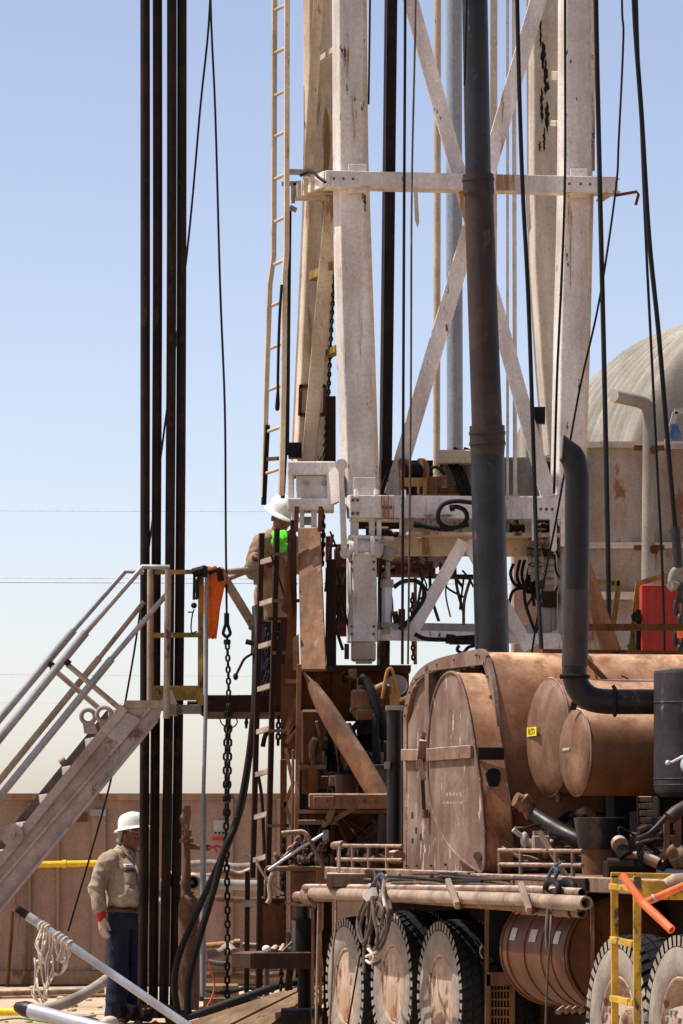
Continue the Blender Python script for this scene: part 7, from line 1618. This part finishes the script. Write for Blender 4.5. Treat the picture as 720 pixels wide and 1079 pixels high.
def patch(ob, x0, x1, z0, z1, m, name, th=.006, lift=.002, n=4, sag=0, par=None):
    mb = MB(); vs = []; fs = []
    g_ = [[project(ob, x0 + (x1 - x0) * i / n, z0 + (z1 - z0) * j / n, lift) for i in range(n + 1)] for j in range(n + 1)]
    for off in (0, th):
        for j in range(n + 1):
            for i in range(n + 1): vs.append(xf @ (g_[j][i] - V((0, off, 0))))
    w_ = n + 1; k0 = w_ * w_
    for j in range(n):
        for i in range(n):
            q = j * w_ + i; fs.append((q, q + w_, q + w_ + 1, q + 1)); fs.append((k0 + q, k0 + q + 1, k0 + q + w_ + 1, k0 + q + w_))
    per = [i for i in range(n)] + [j * w_ + n for j in range(n)] + [n * w_ + i for i in range(n, 0, -1)] + [j * w_ for j in range(n, 0, -1)]
    for a_, b_ in zip(per, per[1:] + per[:1]): fs.append((a_, b_, k0 + b_, k0 + a_))
    mb.add(vs, fs, True); return mb.build(name, m, par or ob)
patch(shirt, -.125, -.035, 1.19, 1.305, m_shirt, 'pocket'); patch(shirt, -.128, -.032, 1.298, 1.325, m_leather, 'pocket_mouth', .008)
bdg = patch(shirt, -.118, -.040, 1.338, 1.368, m_badge, 'name_patch', .008)
for k, x in enumerate((-.108, -.094, -.080, -.064)):
    patch(shirt, x, x + .006, 1.345, 1.361, m_ink, 'patch_mark', .011, .002, 1)
    patch(shirt, x, x + .010, 1.352 + .003 * (k % 2), 1.356 + .003 * (k % 2), m_ink, 'patch_mark', .0112, .002, 1)
patch(shirt, -.012, .012, 1.02, 1.36, m_shirt, 'placket', .008)
# trousers, belt, boots
mb = MB(); loft(mb, [((0, .01, .80), .155, .13), ((0, .005, .90), .168, .142), ((0, .0, .99), .165, .14)], 24)
for sx in (-1, 1): limb(mb, [(sx * .085, .005, .88), (sx * .10, -.01, .50), (sx * .108, .01, .10)], [.108, .092, .092]); mb.tube([(sx * .108, .01, .12), (sx * .108, .005, .055)], [.093, .097], 16)
blob(mb, 'jeans', m_denim, m1, xf, .009, 3, (.008, 8, .5))
mb = MB(); pts = [xf @ V((math.cos(a) * .181, -.006 + math.sin(a) * .163, .975 + .01 * math.sin(a))) for a in [2 * math.pi * i / 28 for i in range(28)]]; mb.tube(pts, .019, 8, closed=True); bl = mb.build('belt', m_leather, m1)
mb = MB(); c = xf @ V((0, -.187, .965)); mb.hexa(c, xf.to_3x3() @ V((.03, 0, 0)), xf.to_3x3() @ V((0, .005, 0)), V((0, 0, .022))); mb.build('buckle', m_dust, bl)
for sx in (-1, 1):
    mb = MB(); limb(mb, [(sx * .11, .05, .055), (sx * .12, -.08, .05), (sx * .126, -.15, .042)], [.055, .05, .043]); blob(mb, 'boot', m_leather, m1, xf, .009, 2)
# gloves with the red cuff
mb = MB(); hand(mb, RA[2], (.02, -.12, -1), (.8, .1, 0), 1, 1.1, .35, .0125); blob(mb, 'glove', m_glove, m1, xf, .005, 1)
mb = MB(); limb(mb, [(-.276, -.002, .945), (-.275, -.006, .905)], [.041, .040]); blob(mb, 'glove_cuff', m_redcuff, m1, xf, .007, 1)
mb = MB(); hand(mb, LA[2], (-.4, -.9, .1), (-.5, 0, -.8), 1, 1.1, .6, .0125); blob(mb, 'glove', m_glove, m1, xf, .005, 1)
h1 = hat_meshes(xf @ hf @ Matrix.Translation((0, .012, .058)) @ Matrix.Rotation(math.radians(-24), 4, 'X'), m1, m_hat)
mb = MB(); H = xf @ hf
mb.tube([H @ V((math.cos(a) * .083, .008 + math.sin(a) * .103, .052)) for a in [2 * math.pi * i / 24 for i in range(24)]], .013, 8, closed=True); mb.build('hat_band', m_bandana, h1)
mb = MB(); vs = []; fs = []
for j, (z, f) in enumerate(((.05, 1.0), (.0, 1.06), (-.05, 1.08), (-.095, 1.12))):
    for k in range(11):
        a = math.radians(12 + 15.6 * k); vs.append(H @ V((math.cos(a) * .086 * f, .012 + math.sin(a) * .106 * f, z - .012 * math.sin(k * 1.3))))
for j in range(3):
    for k in range(10): fs.append((j * 11 + k, j * 11 + k + 1, (j + 1) * 11 + k + 1, (j + 1) * 11 + k))
mb.add(vs, fs, True); nc = mb.build('neck_cloth', m_tread, h1); sm_ = nc.modifiers.new('t', 'SOLIDIFY'); sm_.thickness = .004
# ---- the worker on the floor behind the ladder
Y2 = 33.6; base2 = V((P(290, 0, Y2).x, Y2, fl.data.vertices[0].co.z * 0 + P(0, 741, Yf).z))
m2 = thing('person', 'worker in white hard hat and tan coat behind the ladder, wearing a lime green glove', 'person', base2)
xf = loc_rot(base2, math.radians(48)) @ Matrix.Scale(1.035, 4)
def lw(px, py, Y): return tuple(xf.inverted() @ P(px, py, Y))
RA = [(-.20, -.03, 1.40), (-.27, .0, 1.15), lw(270, 588, 33.15)]; LA = [(.20, -.03, 1.40), (.24, -.14, 1.16), lw(292, 571, 33.1)]
hf = hframe(xf, V((.0, -.07, 1.60)), math.radians(-10), math.radians(28))
mb = MB(); head(mb, hf); limb(mb, [(0, .0, 1.43), (0, -.05, 1.52), (0, -.075, 1.58)], [.07, .06, .058])
loft(mb, [((0, .02, .86), .14, .10), ((0, .01, 1.0), .15, .12), ((0, -.01, 1.2), .16, .12), ((0, -.025, 1.36), .17, .11), ((0, -.02, 1.46), .12, .08), ((0, -.02, 1.50), .06, .055)])
for arm in (RA, LA): limb(mb, arm, [.055, .042, .032])
hand(mb, RA[2], (-.1, -1, -.05), (0, 0, -1), 1, 1.0, .7); hand(mb, LA[2], (-.5, -.6, .45), (0, -.2, -1), 1, 1.0, .9)
for sx in (-1, 1):
    limb(mb, [(sx * .09, .02, .90), (sx * .11, .0, .50), (sx * .12, .04, .10)], [.095, .06, .045]); limb(mb, [(sx * .12, .05, .05), (sx * .135, -.12, .04)], [.042, .036])
blob(mb, 'body', m_skin, m2, xf, .0065, 2); eyes(xf @ hf, m2)
mb = MB()
loft(mb, [((0, .0, .72), .178, .15), ((0, .0, .92), .185, .16), ((0, -.01, 1.12), .188, .155), ((0, -.02, 1.28), .198, .142), ((0, -.025, 1.39), .185, .118), ((0, -.02, 1.45), .135, .095), ((0, -.03, 1.50), .085, .075)], 28, 2.2)
def upto(a, b, t): return tuple(V(a).lerp(V(b), t))
limb(mb, [(-.15, -.025, 1.40), (-.19, -.03, 1.385), RA[1], upto(RA[1], RA[2], .8)], [.08, .082, .076, .06]); limb(mb, [(.15, -.025, 1.40), (.19, -.03, 1.385), LA[1], upto(LA[1], LA[2], .75)], [.08, .082, .074, .058])
blob(mb, 'work_coat', m_shirt2, m2, xf, .009, 3, (.013, 8, .6))
mb = MB(); loft(mb, [((0, .02, .74), .15, .125), ((0, .02, .90), .15, .125)], 24)
for sx in (-1, 1): limb(mb, [(sx * .085, .02, .84), (sx * .108, .0, .50), (sx * .118, .03, .10)], [.108, .088, .086])
blob(mb, 'jeans', m_denim, m2, xf, .010, 3, (.008, 8, .5))
for sx in (-1, 1):
    mb = MB(); limb(mb, [(sx * .12, .06, .055), (sx * .132, -.08, .05), (sx * .138, -.14, .042)], [.055, .05, .043]); blob(mb, 'boot', m_leather, m2, xf, .010, 2)
mb = MB(); hand(mb, RA[2], (-.1, -1, -.05), (0, 0, -1), 1, 1.15, .7, .013); limb(mb, [upto(RA[1], RA[2], .85), RA[2]], [.04, .04]); blob(mb, 'glove', m_dkred, m2, xf, .006, 1)
mb = MB(); hand(mb, LA[2], (-.5, -.6, .45), (0, -.2, -1), 1, 1.35, 1.1, .02); limb(mb, [upto(LA[1], LA[2], .82), LA[2]], [.045, .05]); blob(mb, 'glove', m_green, m2, xf, .006, 1)
hat_meshes(xf @ hf @ Matrix.Translation((0, .012, .058)), m2, m_hat)
